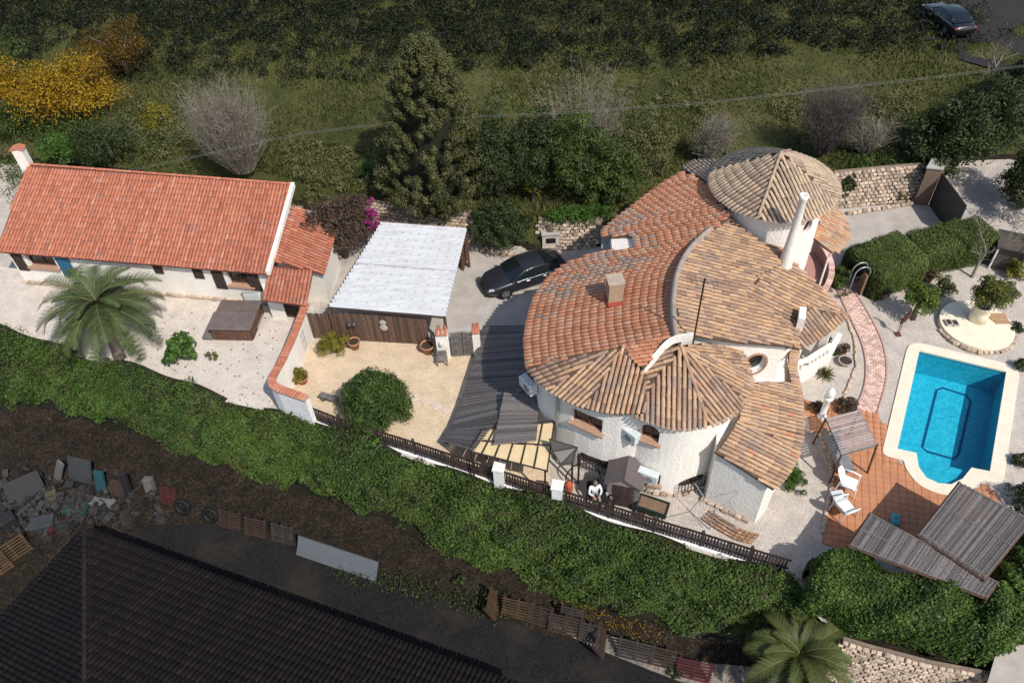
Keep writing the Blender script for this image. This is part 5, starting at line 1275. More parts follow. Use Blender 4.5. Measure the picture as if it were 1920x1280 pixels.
# palms
def palm(label, px, py, z, cpx, cpy, h, nf, L, mat=L_PALM, droop=1.0):
    b = P(px, py, z); top = P(cpx, cpy, z + h); t = thing('palm_tree', label, 'palm', b)
    tk = MB(); pts = [b.lerp(top, k / 8) for k in range(9)]
    tk.tube([pts[0] - Vector((0, 0, .2))] + pts, [.34] + [.30 - .05 * math.sin(k * .4) for k in range(9)], 12).build('trunk', BARK, t, True, tint=.4)
    VV, TT = [], []; st = MB()
    for f in range(nf):
        a = f * 2.39996 + rng.uniform(-.2, .2); el = math.radians(78 - 95 * ((f + .5) / nf) ** .8 + rng.uniform(-6, 6)); ll = L * rng.uniform(.8, 1.08) * (.75 if f < nf * .2 else 1)
        hd = Vector((math.cos(a), math.sin(a), 0)); p = top.copy(); pts = [p.copy()]; e = el; ns = 14; tf = rng.uniform(-.2, .2)
        for k in range(ns):
            p = p + (hd * math.cos(e) + Vector((0, 0, math.sin(e)))) * (ll / ns); e -= droop * .085 * (1 + k * .06); pts.append(p.copy())
        st.tube(pts, [.03 * (1 - .85 * k / ns) + .004 for k in range(ns + 1)], 4, False)
        side = Vector((-hd.y, hd.x, 0))
        for k in range(38):
            u = .12 + .88 * k / 37; i = min(ns - 1, int(u * ns)); q = pts[i].lerp(pts[i + 1], u * ns - i); tg = (pts[i + 1] - pts[i]).normalized(); nrm = side.cross(tg)
            wl = ll * .24 * math.sin(math.pi * min(1, .12 + u * .86)) ** .6 * rng.uniform(.85, 1.1)
            for s_ in (-1, 1):
                d = (side * s_ * .8 + tg * .75 + nrm * -.25 + Vector((0, 0, -.12))).normalized(); wv = tg * .032
                VV += [q - wv, q + wv, q + d * wl * .6 + wv * .9, q + d * wl]; TT += [min(1, max(0, .5 + tf + rng.gauss(0, .16)))] * 4
    leaves_me = np_mesh('fronds', np.array([tuple(v) for v in VV]), np.arange(len(VV)).reshape(-1, 4), TT)
    obj('fronds', leaves_me, mat, t); st.build('stalk', plain('palm_stalk', (.16, .14, .06), .7), t)
    tf_ = MB()
    for k in range(14):
        a = k * 2.4; tf_.tube([top - Vector((0, 0, .25)), top + Vector((math.cos(a) * .22, math.sin(a) * .22, .12)), top + Vector((math.cos(a) * .5, math.sin(a) * .5, -.05))], [.04, .03, .01], 5)
    tf_.build('fruit_stalk', plain('orange_stalk', (.42, .20, .02), .7), t)
    return t
palm('large palm tree with arching fronds on the gravel yard', 225, 672, 0, 186, 572, 2.6, 44, 3.6)
palm('palm tree beside the stone retaining wall in the lower corner', 1484, 1322, ZLOW, 1500, 1228, 2.6, 40, 2.4, leaf_mat('palm_leaflet_b', (.026, .040, .010), (.110, .125, .034), .15))
# spiky plants
def yucca(label, px, py, z, n, L, mat, name='yucca', h=.3):
    b = P(px, py, z); t = thing(name, label, 'plant', b); V = []; TT = []
    for k in range(n):
        a = rng.random() * math.tau; e = math.radians(rng.uniform(5, 80)); d = Vector((math.cos(a) * math.cos(e), math.sin(a) * math.cos(e), math.sin(e))); s = Vector((-math.sin(a), math.cos(a), 0)) * .03
        p0 = b + Vector((0, 0, h)); l = L * rng.uniform(.7, 1.1)
        V += [p0 - s, p0 + s, p0 + d * l * .6 + s, p0 + d * l * .6 - s, p0 + d * l * .6 - s, p0 + d * l * .6 + s, p0 + d * l + Vector((0, 0, -l * .18)) + s * .1, p0 + d * l + Vector((0, 0, -l * .18)) - s * .1]; TT += [rng.random()] * 8
    obj('crown', np_mesh('crown', np.array([tuple(v) for v in V]), np.arange(len(V)).reshape(-1, 4), TT), mat, t)
    MB().tube([b - Vector((0, 0, .1)), b + Vector((0, 0, h + .05))], .09, 7).build('trunk', BARK, t, tint=.4)
yucca('left of two spiky yuccas left of the conifer', 693, 345, 1.7, 60, 1.1, L_LIGHT, h=.8); yucca('right of two spiky yuccas left of the conifer', 735, 365, 1.7, 60, 1.0, L_LIGHT, h=.6)
yucca('spiky yucca behind the orange roof', 1240, 325, 1.8, 50, .9, L_OLIVE, h=.7); yucca('green spiky yucca beside the tower roof', 1362, 285, 1.8, 60, .9, L_LIGHT, h=1.2)
yucca('pale spiky yucca among the shrubs behind the car', 1000, 375, 1.6, 50, .9, L_YG, h=.6); yucca('variegated yucca beside the lane by the evergreen', 1862, 290, .6, 90, .9, L_YG, h=.9)
yucca('clump of grassy leaves on the gravel below the veranda', 1547, 705, 0, 70, .6, L_OLIVE, h=.05); yucca('spiky plant beside the villa gravel edge', 1580, 355, 1.0, 30, .6, L_LIGHT, h=.3)
# bare twiggy thickets and trees
def thicket(label, px, py, z, rx, ytop, n, name='bare_thicket', cat='thicket', mat=TWIG, ry=None, lean=0.0, flare=.55):
    b = P(px, py, z); h = z_top(b, ytop); ry = ry or rx * .7; t = thing(name, label, cat, b); VV = []; TT = []
    def blade(p, q, w):
        d = (q - p).normalized(); s = d.cross(Vector((rng.gauss(0, 1), rng.gauss(0, 1), rng.gauss(0, 1)))).normalized() * w
        VV.extend([p - s, p + s, q + s * .35, q - s * .35]); TT.extend([tw] * 4)
    for k in range(n):
        tw = rng.random(); a = rng.random() * math.tau; r = math.sqrt(rng.random())
        p = b + Vector((math.cos(a) * r * rx * (1 - flare), math.sin(a) * r * ry * (1 - flare), -.05)); hh = h * rng.uniform(.5, 1.0) * (1 - .12 * r)
        q = b + Vector((math.cos(a) * r * rx + lean, math.sin(a) * r * ry, hh)); m1 = p.lerp(q, .5) + Vector((rng.gauss(0, .22), rng.gauss(0, .22), .10)); q = q + Vector((rng.gauss(0, .3), rng.gauss(0, .3), rng.gauss(0, .25)))
        blade(p, m1, .016); blade(m1, q, .012)
        for j in range(7):
            u = rng.uniform(.25, .98); s = p.lerp(m1, u * 2) if u < .5 else m1.lerp(q, u * 2 - 1)
            e = s + Vector((rng.gauss(0, .34), rng.gauss(0, .34), rng.uniform(.05, .5))); blade(s, e, .008); blade(e, e + Vector((rng.gauss(0, .2), rng.gauss(0, .2), rng.uniform(-.05, .25))), .006)
    obj('twigs', np_mesh('twigs', np.array([tuple(v) for v in VV]), np.arange(len(VV)).reshape(-1, 4), TT), mat, t)
    trunk_mesh(t, b, h * .3, .08, limbs=6, spread=rx * .4); return t
thicket('large grey bare thicket behind the long red roof', 455, 318, 1.6, 2.6, 138, 620, flare=.72)
thicket('bare twiggy tree behind the mixed green tree', 1090, 315, 1.8, 3.0, 115, 260, flare=.8)
thicket('dark bare tree right of the conical tower roof', 1540, 285, 1.8, 2.0, 140, 500, mat=plain('dark_twigs', (.11, .09, .08), .9, tint=True), flare=.8)
thicket('dry brown brush leaning behind the orange roof', 1320, 300, 1.8, .9, 215, 300, lean=.7)
thicket('bare leaning scrub right of the tower on the bank', 1620, 285, 1.8, 1.6, 215, 120, flare=.8)
thicket('bare thorny shrub by the gate pillar', 1740, 300, 1.6, .8, 255, 120, flare=.7)
def bare_tree(label, px, py, z, ytop, spread, seed):
    r = random.Random(seed); b = P(px, py, z); h = z_top(b, ytop); t = thing('bare_tree', label, 'tree', b); m_ = MB()
    def grow(p, d, l, rad, lev):
        q = p + d * l; mid = p.lerp(q, .5) + Vector((r.gauss(0, .04), r.gauss(0, .04), 0)) * l; m_.tube([p, mid, q], [rad, rad * .8, rad * .6], 5 if lev > 1 else 4, False)
        if lev == 0: return
        for k in range(3 if lev > 1 else 4):
            nd = (d + Vector((r.gauss(0, spread), r.gauss(0, spread), r.uniform(-.1, .5)))).normalized(); grow(q if k < 2 else mid, nd, l * r.uniform(.55, .8), rad * .55, lev - 1)
    grow(b - Vector((0, 0, .1)), Vector((.05, 0, 1)), h * .38, .09, 4); m_.build('branches', TWIG, t, True, tint=.6)
bare_tree('leafless garden tree at the end of the clipped hedge', 1822, 520, 0, 385, .7, 3); bare_tree('leafless tree at the right edge of the garden', 1905, 500, 0, 330, .7, 5)
bare_tree('leafless tree over the lane in the upper right corner', 1850, 160, 1.6, 60, .7, 8)

litter_p = np.array([tuple(P(rng.uniform(270, 520), rng.uniform(585, 760), .02)) for _ in range(160)]); ln = np.tile([0., 0, 1.], (160, 1))
tag(leaves('fallen_leaves', litter_p, ln, .13, nrng.random(160), leaf_mat('dead_leaf', (.05, .04, .03), (.14, .11, .07), .1), jit=.3), 'scattered fallen leaves on the white gravel', 'leaves', kind='stuff')

# ------------------------------------------------------------------ the car
def car(label, loc, yaw, paint, name='parked_car'):
    t = thing(name, label, 'car', loc); W0 = Matrix.Translation(loc) @ Matrix.Rotation(yaw, 4, 'Z')
    st = [(-2.38, .60, .72, .66, .46), (-2.30, .76, .93, .80, .30), (-2.12, .85, 1.02, .88, .24), (-1.75, .90, 1.03, .93, .22), (-1.2, .92, 1.01, .94, .21), (-.3, .92, .98, .93, .20), (.5, .92, .97, .91, .20), (1.0, .92, .96, .88, .20), (1.35, .91, .93, .83, .20), (1.8, .88, .86, .77, .21), (2.1, .83, .78, .70, .22), (2.28, .72, .69, .62, .26), (2.38, .54, .58, .52, .36)]
    V = []; k = 0; ring_n = 0
    for x, w, zt, zb_, z0 in st:
        half = [(0, z0), (w * .80, z0), (w * .97, z0 + .10), (w * 1.0, z0 + .26), (w * .985, zb_ - .12), (w * .95, zb_), (w * .80, zb_ + (zt - zb_) * .62), (w * .45, zt - .012), (0, zt)]
        prof = half + [(-y, z) for y, z in half[-2:0:-1]]; ring_n = len(prof); V += [(x, y, z) for y, z in prof]
    F_ = [(i * ring_n + q, i * ring_n + (q + 1) % ring_n, (i + 1) * ring_n + (q + 1) % ring_n, (i + 1) * ring_n + q) for i in range(len(st) - 1) for q in range(ring_n)]
    F_ += [tuple(range(ring_n))[::-1], tuple((len(st) - 1) * ring_n + q for q in range(ring_n))]
    body = MB().add([W0 @ Vector(v) for v in V], F_).build('body', paint, t, True)
    md = body.modifiers.new('s', 'SUBSURF'); md.levels = 1; md.render_levels = 1
    # cabin: sections across at each x (x, half width, height)
    sec = [(1.02, .80, .93), (.62, .74, 1.17), (.22, .66, 1.355), (-.15, .635, 1.41), (-.6, .625, 1.425), (-1.0, .62, 1.385), (-1.4, .64, 1.24), (-1.82, .70, 1.03)]
    def strip(i0, i1, name, mat, lift=0.0):
        VV = []; n_ = 9
        for i in range(i0, i1 + 1):
            x, w, z = sec[i]
            for q in range(n_): s = -1 + 2 * q / (n_ - 1); VV.append(W0 @ Vector((x + .05 * (1 - s * s) * (1 if i < 3 else -1 if i > 5 else 0), s * w, z + .035 * (1 - s * s) + lift)))
        FF = [(a * n_ + q, a * n_ + q + 1, (a + 1) * n_ + q + 1, (a + 1) * n_ + q) for a in range(i1 - i0) for q in range(n_ - 1)]
        return MB().add(VV, FF).build(name, mat, t, True)
    CG = plain('car_glass', (.010, .014, .015), .06, spec=.7)
    strip(0, 2, 'windscreen', CG); strip(2, 5, 'roof', paint); strip(5, 7, 'rear_window', CG)
    CH = plain('chrome_trim', (.62, .63, .65), .18, metal=.9)
    for s in (-1, 1):
        bel = [(1.0, .905), (.5, .915), (0, .925), (-.5, .935), (-1.0, .945), (-1.78, .96)]
        up = [(1.02, .80, .93), (.60, .735, 1.16), (.22, .66, 1.34), (-.2, .632, 1.395), (-.75, .622, 1.40), (-1.15, .63, 1.32), (-1.78, .70, 1.02)]
        VV = []; 
        for q in range(12):
            u = q / 11; x = 1.0 - u * 2.7
            xs_ = [p[0] for p in up][::-1]; w2 = np.interp(x, xs_, [p[1] for p in up][::-1]); z2 = np.interp(x, xs_, [p[2] for p in up][::-1]); zb2 = np.interp(x, [p[0] for p in bel][::-1], [p[1] for p in bel][::-1])
            VV += [W0 @ Vector((x, s * .885, zb2)), W0 @ Vector((x, s * (w2 * .5 + .885 * .5 + .015), (z2 + zb2) / 2)), W0 @ Vector((x, s * w2, z2))]
        FF = [(q * 3 + a, q * 3 + a + 1, q * 3 + a + 4, q * 3 + a + 3) for q in range(11) for a in range(2)]
        MB().add(VV, FF).build('side_window', CG, t, True)
        MB().tube([W0 @ Vector((x, s * .892, z + .0)) for x, z in bel], .013, 5).build('window_trim', CH, t, True)
        MB().tube([W0 @ Vector((p[0], s * (p[1] + .012), p[2] + .004)) for p in up], .028, 6).build('roof_rail', paint, t, True)
        MB().tube([W0 @ Vector((p[0], s * (p[1] + .03), p[2] - .045)) for p in up[1:-1]], .010, 5).build('window_trim', CH, t, True)
        for x in (-.32,): MB().tube([W0 @ Vector((x, s * .89, .93)), W0 @ Vector((x - .03, s * .655, 1.36))], .028, 5).build('pillar', BLACK, t)
        MB().box((0, 0, 0), (.20, .13, .13), M=W0 @ Matrix.Translation((.72, s * 1.0, 1.0)), bev=.05).build('mirror', paint, t)
        for x in (.12, -.85): MB().box((0, 0, 0), (.2, .03, .03), M=W0 @ Matrix.Translation((x, s * .925, .83)), bev=.01).build('handle', CH, t)
        MB().box((0, 0, 0), (.34, .30, .12), M=W0 @ Matrix.Translation((2.10, s * .62, .66)) @ Matrix.Rotation(s * -.45, 4, 'Z') @ Matrix.Rotation(.25, 4, 'Y'), bev=.05).build('headlight', plain('lamp_glass', (.45, .47, .50), .1, spec=.7), t)
        MB().box((0, 0, 0), (.12, .34, .13), M=W0 @ Matrix.Translation((-2.24, s * .62, .80)), bev=.04).build('tail_light', RED_P, t)
        for x in (1.42, -1.40):
            Wm = W0 @ Matrix.Translation((x, s * .80, .33)) @ Matrix.Rotation(-s * math.pi / 2, 4, 'X')
            MB().lathe([(.36, .02), (.385, .10), (.385, .13), (.34, .135)], M=W0 @ Matrix.Translation((x, s * .80, .345)) @ Matrix.Rotation(-s * math.pi / 2, 4, 'X'), n=24).build('wheel_arch', BLACK, t)
            ty = MB().lathe([(.20, -.10), (.31, -.11), (.33, -.08), (.33, .12), (.31, .15), (.21, .15)], M=Wm, n=28).build('wheel', BLACK, t, True)
            rm = MB().lathe([(.215, .13), (.215, .155), (.19, .158), (.185, .12)], M=Wm, n=24)
            for a in range(5): rm.box((0, 0, 0), (.2, .055, .03), M=Wm @ Matrix.Rotation(a * math.tau / 5, 4, 'Z') @ Matrix.Translation((.11, 0, .145)))
            rm.lathe([(.05, .13), (.05, .17)], M=Wm, n=10); rm.build('rim', STEEL, ty)
    MB().box((0, 0, 0), (.06, .72, .20), M=W0 @ Matrix.Translation((2.345, 0, .50)), bev=.03).build('grille', BLACK, t)
    MB().box((0, 0, 0), (.05, 1.2, .12), M=W0 @ Matrix.Translation((2.33, 0, .32)), bev=.03).build('air_intake', BLACK, t)
    return t
m, nt, b = new_mat('grey_metallic_paint'); b.inputs['Base Color'].default_value = (.040, .040, .048, 1); b.inputs['Metallic'].default_value = .55; b.inputs['Roughness'].default_value = .34; b.inputs['Coat Weight'].default_value = .6; b.inputs['Coat Roughness'].default_value = .06
PAINT = m
a, b2 = P(914, 536, .35), P(1058, 487, .55); d = a - b2; c0 = P(982, 511, .6)
car('dark grey metallic saloon car parked on the drive', Vector((c0.x, c0.y, 0)), math.atan2(d.y, d.x), PAINT)
m, nt, b = new_mat('black_paint'); b.inputs['Base Color'].default_value = (.008, .008, .010, 1); b.inputs['Roughness'].default_value = .3; b.inputs['Coat Weight'].default_value = .5
q = P(1772, 45, 2.4); zq = float(terrain_z(q.x, q.y)); car('dark car at the top edge of the upper lane', Vector((q.x, q.y, zq + .12)), 1.7, m)
q = [P2(x, y, 2.2) for x, y in [(1735, -30), (1990, -30), (1990, 90), (1870, 130), (1800, 110), (1795, 70), (1735, 75)]]
sheet('upper_car_park', [tuple(p) for p in q], lambda x, y: float(terrain_z(x, y)) + .09, plain('dark_lane', (.030, .026, .025), .9))

# ------------------------------------------------------------------ awning, pergolas, shade roofs
def quad_slats(parent, c4, n, mat, gap=.12, th=.03, name='slat', sag=0.0, along=0, jitter=.01):
    """slats spanning edge a-b ... d-c of a quad (corners a b c d), one after another from a-b to d-c"""
    a, b, c, d = [Vector(p) for p in c4]; sv = variants(name, lambda k: (lambda m_: (m_.V, m_.F))(MB().box((0, 0, 0), (1, 1, 1))), 8); its = []
    for k in range(n):
        u = (k + .5) / n; p, q = a.lerp(d, u), b.lerp(c, u); e = q - p; wd = ((a - d).length + (b - c).length) / 2 / n * (1 - gap)
        mid = (p + q) / 2 + Vector((0, 0, -sag * 4 * u * (1 - u) + rng.uniform(-jitter, jitter)))
        nn = (b - a).cross(d - a).normalized(); nn = nn if nn.z > 0 else -nn
        its.append((lean_matrix(mid, e, nn) @ Matrix.Diagonal((e.length * rng.uniform(.985, 1.015), wd, th, 1)), sv[rng.randrange(8)], parent))
    place(name, its, mat)
aw = thing('reed_awning', 'long grey reed awning curving past the villa wall', 'awning', P(920, 760, 0)); za = 2.25
L_ = [(906, 611), (894, 660), (880, 705), (864, 755), (848, 795), (829, 826)]; R_ = [(990, 610), (992, 650), (990, 700), (975, 735), (945, 770), (888, 846)]
for i in range(5):
    quad_slats(aw, [P(*L_[i], .65), P(*R_[i], za), P(*R_[i + 1], za), P(*L_[i + 1], .65)], 17, REED, .10, .02)
q4 = [(945, 735), (1012, 740), (1006, 826), (925, 834)]
quad_slats(aw, [P(*q4[0], za + .08), P(*q4[1], za + .08), P(*q4[2], za + .08), P(*q4[3], za + .08)], 34, REED, .10, .02)
for x, y, zz in ((895, 655, .62), (866, 756, .62), (836, 815, .62), (985, 625, za - .02), (1004, 800, za - .02)):
    p = P(x, y, zz); MB().tube([(p.x, p.y, 0), (p.x, p.y, zz)], .04, 6).build('post', IRON, aw)
MB().tube([P(x, y, .62) for x, y in L_], .025, 6).build('edge_pole', WOOD_GREY, aw, tint=.3)
# cream panel canopy with dark bars
cp = thing('cream_canopy', 'cream panelled canopy with dark bars at the end of the reed awning', 'canopy', P(970, 880, 0)); zc2 = 2.05
K = [P(905, 806, zc2), P(1040, 790, zc2 + .3), P(1026, 884, zc2), P(878, 846, zc2 - .05)]
def kq(u, v): return K[0].lerp(K[1], u).lerp(K[3].lerp(K[2], u), v)
for i in range(6):
    for j in range(2):
        u0, u1, v0, v1 = i / 6 + .012, (i + 1) / 6 - .012, j / 2 + .02, (j + 1) / 2 - .02
        V = [kq(u0, v0), kq(u1, v0), kq(u1, v1), kq(u0, v1)]; MB().add([*V, *[p - Vector((0, 0, .03)) for p in V]], [(0, 1, 2, 3), (7, 6, 5, 4), (0, 4, 5, 1), (1, 5, 6, 2), (2, 6, 7, 3), (3, 7, 4, 0)]).build('panel', CREAM, cp)
for i in range(7): MB().tube([kq(i / 6, -.02) + Vector((0, 0, .03)), kq(i / 6, 1.02) + Vector((0, 0, .03))], .03, 5).build('bar', IRON, cp)
for j in range(3): MB().tube([kq(-.01, j / 2) + Vector((0, 0, .05)), kq(1.01, j / 2) + Vector((0, 0, .05))], .035, 5).build('bar', IRON, cp)
for u, v in ((.03, .97), (.97, .97), (.03, .03)): p = kq(u, v); MB().tube([(p.x, p.y, 0), p], .045, 6).build('post', IRON, cp)
# glass fan porch over the side door
fp_ = thing('metal_porch', 'dark metal framed porch canopy against the villa corner', 'canopy', P(1065, 890, 0)); zb3 = 2.3
hub = P(1083, 838, 2.5); ring_ = [P(1030, 822, 2.9), P(1036, 846, 2.5), P(1052, 870, 2.2), P(1072, 868, 2.1)]
fr = MB()
for p in ring_: fr.tube([hub, p], .022, 5)
for a, b in zip(ring_[:-1], ring_[1:]): fr.tube([a, b], .022, 5)
fr.build('frame', IRON, fp_)
for a, b in zip(ring_[:-1], ring_[1:]): MB().add([hub - Vector((0, 0, .03)), a - Vector((0, 0, .03)), b - Vector((0, 0, .03))], [(0, 1, 2)]).build('panel', plain('smoked_panel', (.06, .05, .045), .3), fp_)
for q in ((1084, 905), (1072, 905)): p = P(*q, 0); MB().tube([(p.x, p.y, 0), (p.x, p.y, 2.1)], .05, 6).build('post', IRON, fp_)
ab = [P(1060, 905 - 0, 0) + Vector((.75 * (1 - math.cos(a)), 0, .2 + 1.2 * math.sin(a))) for a in [k * math.pi / 10 for k in range(11)]]
MB().tube(ab, .03, 6).build('hoop', IRON, fp_, True)
# two thatched pergola roofs by the pool
def thatch(label, c4, n, z, battens, grp='thatched pergolas'):
    a = [P(x, y, z) for x, y in c4]; t = thing('reed_pergola', label, 'pergola', ((a[0] + a[2]) / 2) * 1.0 - Vector((0, 0, z)), None)
    quad_slats(t, a, n, REED, .05, .03, 'reed_bundle', jitter=.02)
    for k in battens: MB().tube([a[0].lerp(a[1], k) + Vector((0, 0, .04)), a[3].lerp(a[2], k) + Vector((0, 0, .04))], .018, 5).build('batten', WOOD_GREY, t, tint=1.0)
    for k in range(0, n, 3):
        u = (k + .5) / n; MB().tube([a[0].lerp(a[3], u) + Vector((0, 0, .03)), a[1].lerp(a[2], u) + Vector((0, 0, .03))], .011, 4).build('cane', WOOD_GREY, t, tint=.95)
    for p in a: MB().tube([(p.x, p.y, 0), (p.x, p.y, z)], .06, 7).build('post', WOOD_BROWN, t, tint=.4)
    for i in range(4): MB().tube([a[i] - Vector((0, 0, .06)), a[(i + 1) % 4] - Vector((0, 0, .06))], .05, 6).build('beam', WOOD_BROWN, t, tint=.4)
thatch('larger grey reed pergola roof near the pool steps', [(1799, 904), (1722, 1002), (1846, 1085), (1935, 975)], 40, 2.35, (.02, .45, .97))
thatch('smaller grey reed pergola roof beside the big hedge', [(1632, 962), (1592, 1022), (1850, 1120), (1872, 1092)], 60, 2.2, (.02, .5, .97))
# garden swing with slatted canopy
sw_ = thing('garden_swing', 'wooden garden swing seat with slatted canopy and grey cushions on the patio', 'swing seat', P(1595, 875, 0))
a = [P(1549, 784, 1.9), P(1612, 768, 2.0), P(1645, 833, 1.95), P(1578, 852, 1.85)]
quad_slats(sw_, a, 15, plain('silvered_wood', (.36, .33, .32), .8, tint=True), .42, .03)
for i in range(4): MB().tube([a[i] - Vector((0, 0, .05)), a[(i + 1) % 4] - Vector((0, 0, .05))], .035, 6).build('beam', WOOD_GREY, sw_, tint=.5)
gpts = [Vector((p.x, p.y, 0)) for p in a]; cen = sum(gpts, Vector()) / 4
for i in range(4):
    f = gpts[i] + (gpts[i] - cen) * .12; MB().tube([f, a[i]], .045, 6).build('leg', WOOD_BROWN, sw_, tint=.5)
e1 = (gpts[3] - gpts[0]).normalized(); e2 = (gpts[1] - gpts[0]).normalized(); rz = math.atan2(e1.y, e1.x)
base_c = cen - Vector((0, .0, 0)) - e2 * .1
MB().box((base_c.x, base_c.y, .45), (2.0, .62, .14), rz=rz, bev=.05).build('seat', plain('grey_cushion', (.22, .23, .25), .9), sw_)
bc = base_c - e2 * .42; MB().box((0, 0, 0), (2.0, .14, .65), M=Matrix.Translation((bc.x, bc.y, .78)) @ Matrix.Rotation(rz, 4, 'Z') @ Matrix.Rotation(.2, 4, 'X'), bev=.05).build('backrest', plain('grey_cushion_b', (.25, .26, .28), .9), sw_)
for sg in (-1, 1): q = base_c + e1 * sg * 1.03; MB().box((q.x, q.y, .62), (.06, .6, .07), rz=rz).build('armrest', WOOD_GREY, sw_, tint=.5)
# white garden chairs, side table
def plastic_chair(label, px, py, yaw, sc=1.3):
    p = P(px, py, .2); p.z = .03; t = thing('garden_chair', label, 'chair', p, 'white plastic garden chairs'); W0 = Matrix.Translation(p) @ Matrix.Rotation(yaw, 4, 'Z') @ Matrix.Diagonal((sc, sc, sc * .9, 1))
    MB().box((0, 0, 0), (.5, .5, .05), M=W0 @ Matrix.Translation((0, 0, .40)) @ Matrix.Rotation(.08, 4, 'Y'), bev=.02).build('seat', WHITE_P, t)
    bk_ = MB()
    V = []
    for k in range(7):
        for j in range(3):
            s = -1 + k / 3; V.append(W0 @ Vector((-.24 - j * .11 + .07 * s * s, s * .26 * (1 - .12 * j * j / 2), .42 + j * .27 - (.05 * s * s if j == 2 else 0))))
    bo = bk_.add(V, [(k * 3 + j, (k + 1) * 3 + j, (k + 1) * 3 + j + 1, k * 3 + j + 1) for k in range(6) for j in range(2)]).build('backrest', WHITE_P, t, True); md = bo.modifiers.new('s', 'SOLIDIFY'); md.thickness = .03
    for s in (-1, 1):
        MB().tube([W0 @ Vector((-.30, s * .29, .62)), W0 @ Vector((0, s * .31, .64)), W0 @ Vector((.28, s * .29, .60))], [.03, .035, .03], 6).build('armrest', WHITE_P, t, True)
        MB().tube([W0 @ Vector((.25, s * .28, .60)), W0 @ Vector((.30, s * .28, 0))], [.03, .022], 6).build('leg', WHITE_P, t)
        MB().tube([W0 @ Vector((-.26, s * .27, .60)), W0 @ Vector((-.32, s * .27, 0))], [.03, .022], 6).build('leg', WHITE_P, t)
plastic_chair('white plastic garden chair nearer the swing seat', 1588, 912, -.55); plastic_chair('white plastic garden chair nearer the hedge, turned from the wall', 1582, 958, .35)
p = P(1572, 930, .4); t = thing('side_table', 'small grey side table between the white chairs', 'table', (p.x, p.y, .03))
MB().box((p.x, p.y, .44), (.52, .52, .04), rz=.1, bev=.01).build('top', AC_M, t)
for sx in (-1, 1):
    for sy in (-1, 1): MB().box((p.x + sx * .2, p.y + sy * .2, .23), (.05, .05, .4)).build('leg', AC_M, t)
p = P(1678, 975, .1); t = thing('pool_bag', 'small turquoise pool bag lying on the patio', 'bag', (p.x, p.y, .04)); MB().box((p.x, p.y, .16), (.34, .55, .24), rz=-.4, bev=.09).build('bag', plain('turquoise_cloth', (.08, .42, .45), .8), t, True)
MB().tube([(p.x - .1, p.y, .25), (p.x, p.y, .42), (p.x + .1, p.y, .25)], .015, 5).build('strap', plain('blue_strap', (.06, .2, .3), .8), t)

# ------------------------------------------------------------------ hot tub
p = P(450, 612, 0); t = thing('hot_tub', 'wood sided hot tub with a brown folding cover on the white gravel', 'hot tub', p); yz = -.10; W0 = Matrix.Translation(p) @ Matrix.Rotation(yz, 4, 'Z')
LEATH = plain('brown_vinyl', (.17, .130, .120), .38, c2=(.115, .085, .078), scale=2, spec=.5)
MB().box((0, 0, 0), (2.05, 2.05, .78), M=W0 @ Matrix.Translation((0, 0, .40)), bev=.08).build('shell', WOOD_DARK, t, tint=.3)
for s, ax in ((-1, 0), (1, 0), (-1, 1), (1, 1)):
    for k in range(10):
        o_ = -.9 + k * .2; M = W0 @ (Matrix.Translation((o_, s * 1.03, .38)) if ax == 0 else Matrix.Translation((s * 1.03, o_, .38)) @ Matrix.Rotation(math.pi / 2, 4, 'Z'))
        MB().box((0, 0, 0), (.185, .035, .66), M=M).build('panel', WOOD_BROWN, t, tint=.3 + .5 * rng.random())
for s in (-1, 1):
    MB().box((0, 0, 0), (2.2, 1.09, .13), M=W0 @ Matrix.Translation((0, s * .552, .86)) @ Matrix.Rotation(-s * .03, 4, 'X'), bev=.05).build('cover', LEATH, t)
    MB().box((0, 0, 0), (.05, 1.0, .12), M=W0 @ Matrix.Translation((s * 1.16, .1, .35)) , bev=.01).build('lifter_arm', STEEL, t)
MB().box((0, 0, 0), (.55, 1.9, .25), M=W0 @ Matrix.Translation((-1.35, -.1, .13)), bev=.03).build('step', WOOD_GREY, t, tint=.5)
p = P(478, 566, 0); t = thing('white_cabinet', 'grey white box cabinet against the house wall behind the hot tub', 'cabinet', p); MB().box((p.x, p.y, .45), (.8, .45, .9), bev=.02).build('body', AC_M, t); MB().box((p.x, p.y, .92), (.86, .5, .05)).build('top', CONC, t)

# ------------------------------------------------------------------ shed, person, cart, grill, rotary line
p = P(1165, 948, 0); t = thing('garden_shed', 'small wooden shed with dark grey gable roof against the turret', 'shed', p); yz = -.30; W0 = Matrix.Translation(p) @ Matrix.Rotation(yz, 4, 'Z')
w_, d_, h_ = 1.35, 1.25, 1.55; hr = 2.0
front = [(-w_ / 2, 0), (w_ / 2, 0), (w_ / 2, h_), (0, hr), (-w_ / 2, h_)]
V = [W0 @ Vector((x, y, z)) for y in (0, d_) for x, z in front]; MB().add(V, [(0, 1, 2, 3, 4), (9, 8, 7, 6, 5)] + [(i, 5 + i, 5 + (i + 1) % 5, (i + 1) % 5) for i in range(5)]).build('wall', plain('pale_boards', (.30, .25, .22), .85, c2=(.22, .18, .155), scale=5), t)
for s in (-1, 1):
    M = W0 @ Matrix.Translation((s * w_ * .28, d_ / 2 - .02, (h_ + hr) / 2 + .02)) @ Matrix.Rotation(s * math.atan2(hr - h_, w_ / 2), 4, 'Y'); MB().box((0, 0, 0), (.98, d_ + .22, .05), M=M).build('roof', plain('grey_felt', (.13, .105, .10), .9), t)
for k in range(6): MB().box((0, 0, 0), (.135, .03, 1.45), M=W0 @ Matrix.Translation((-.36 + k * .144, -.025, .75))).build('door_board', WOOD_DARK, t, tint=.3 + .4 * rng.random())
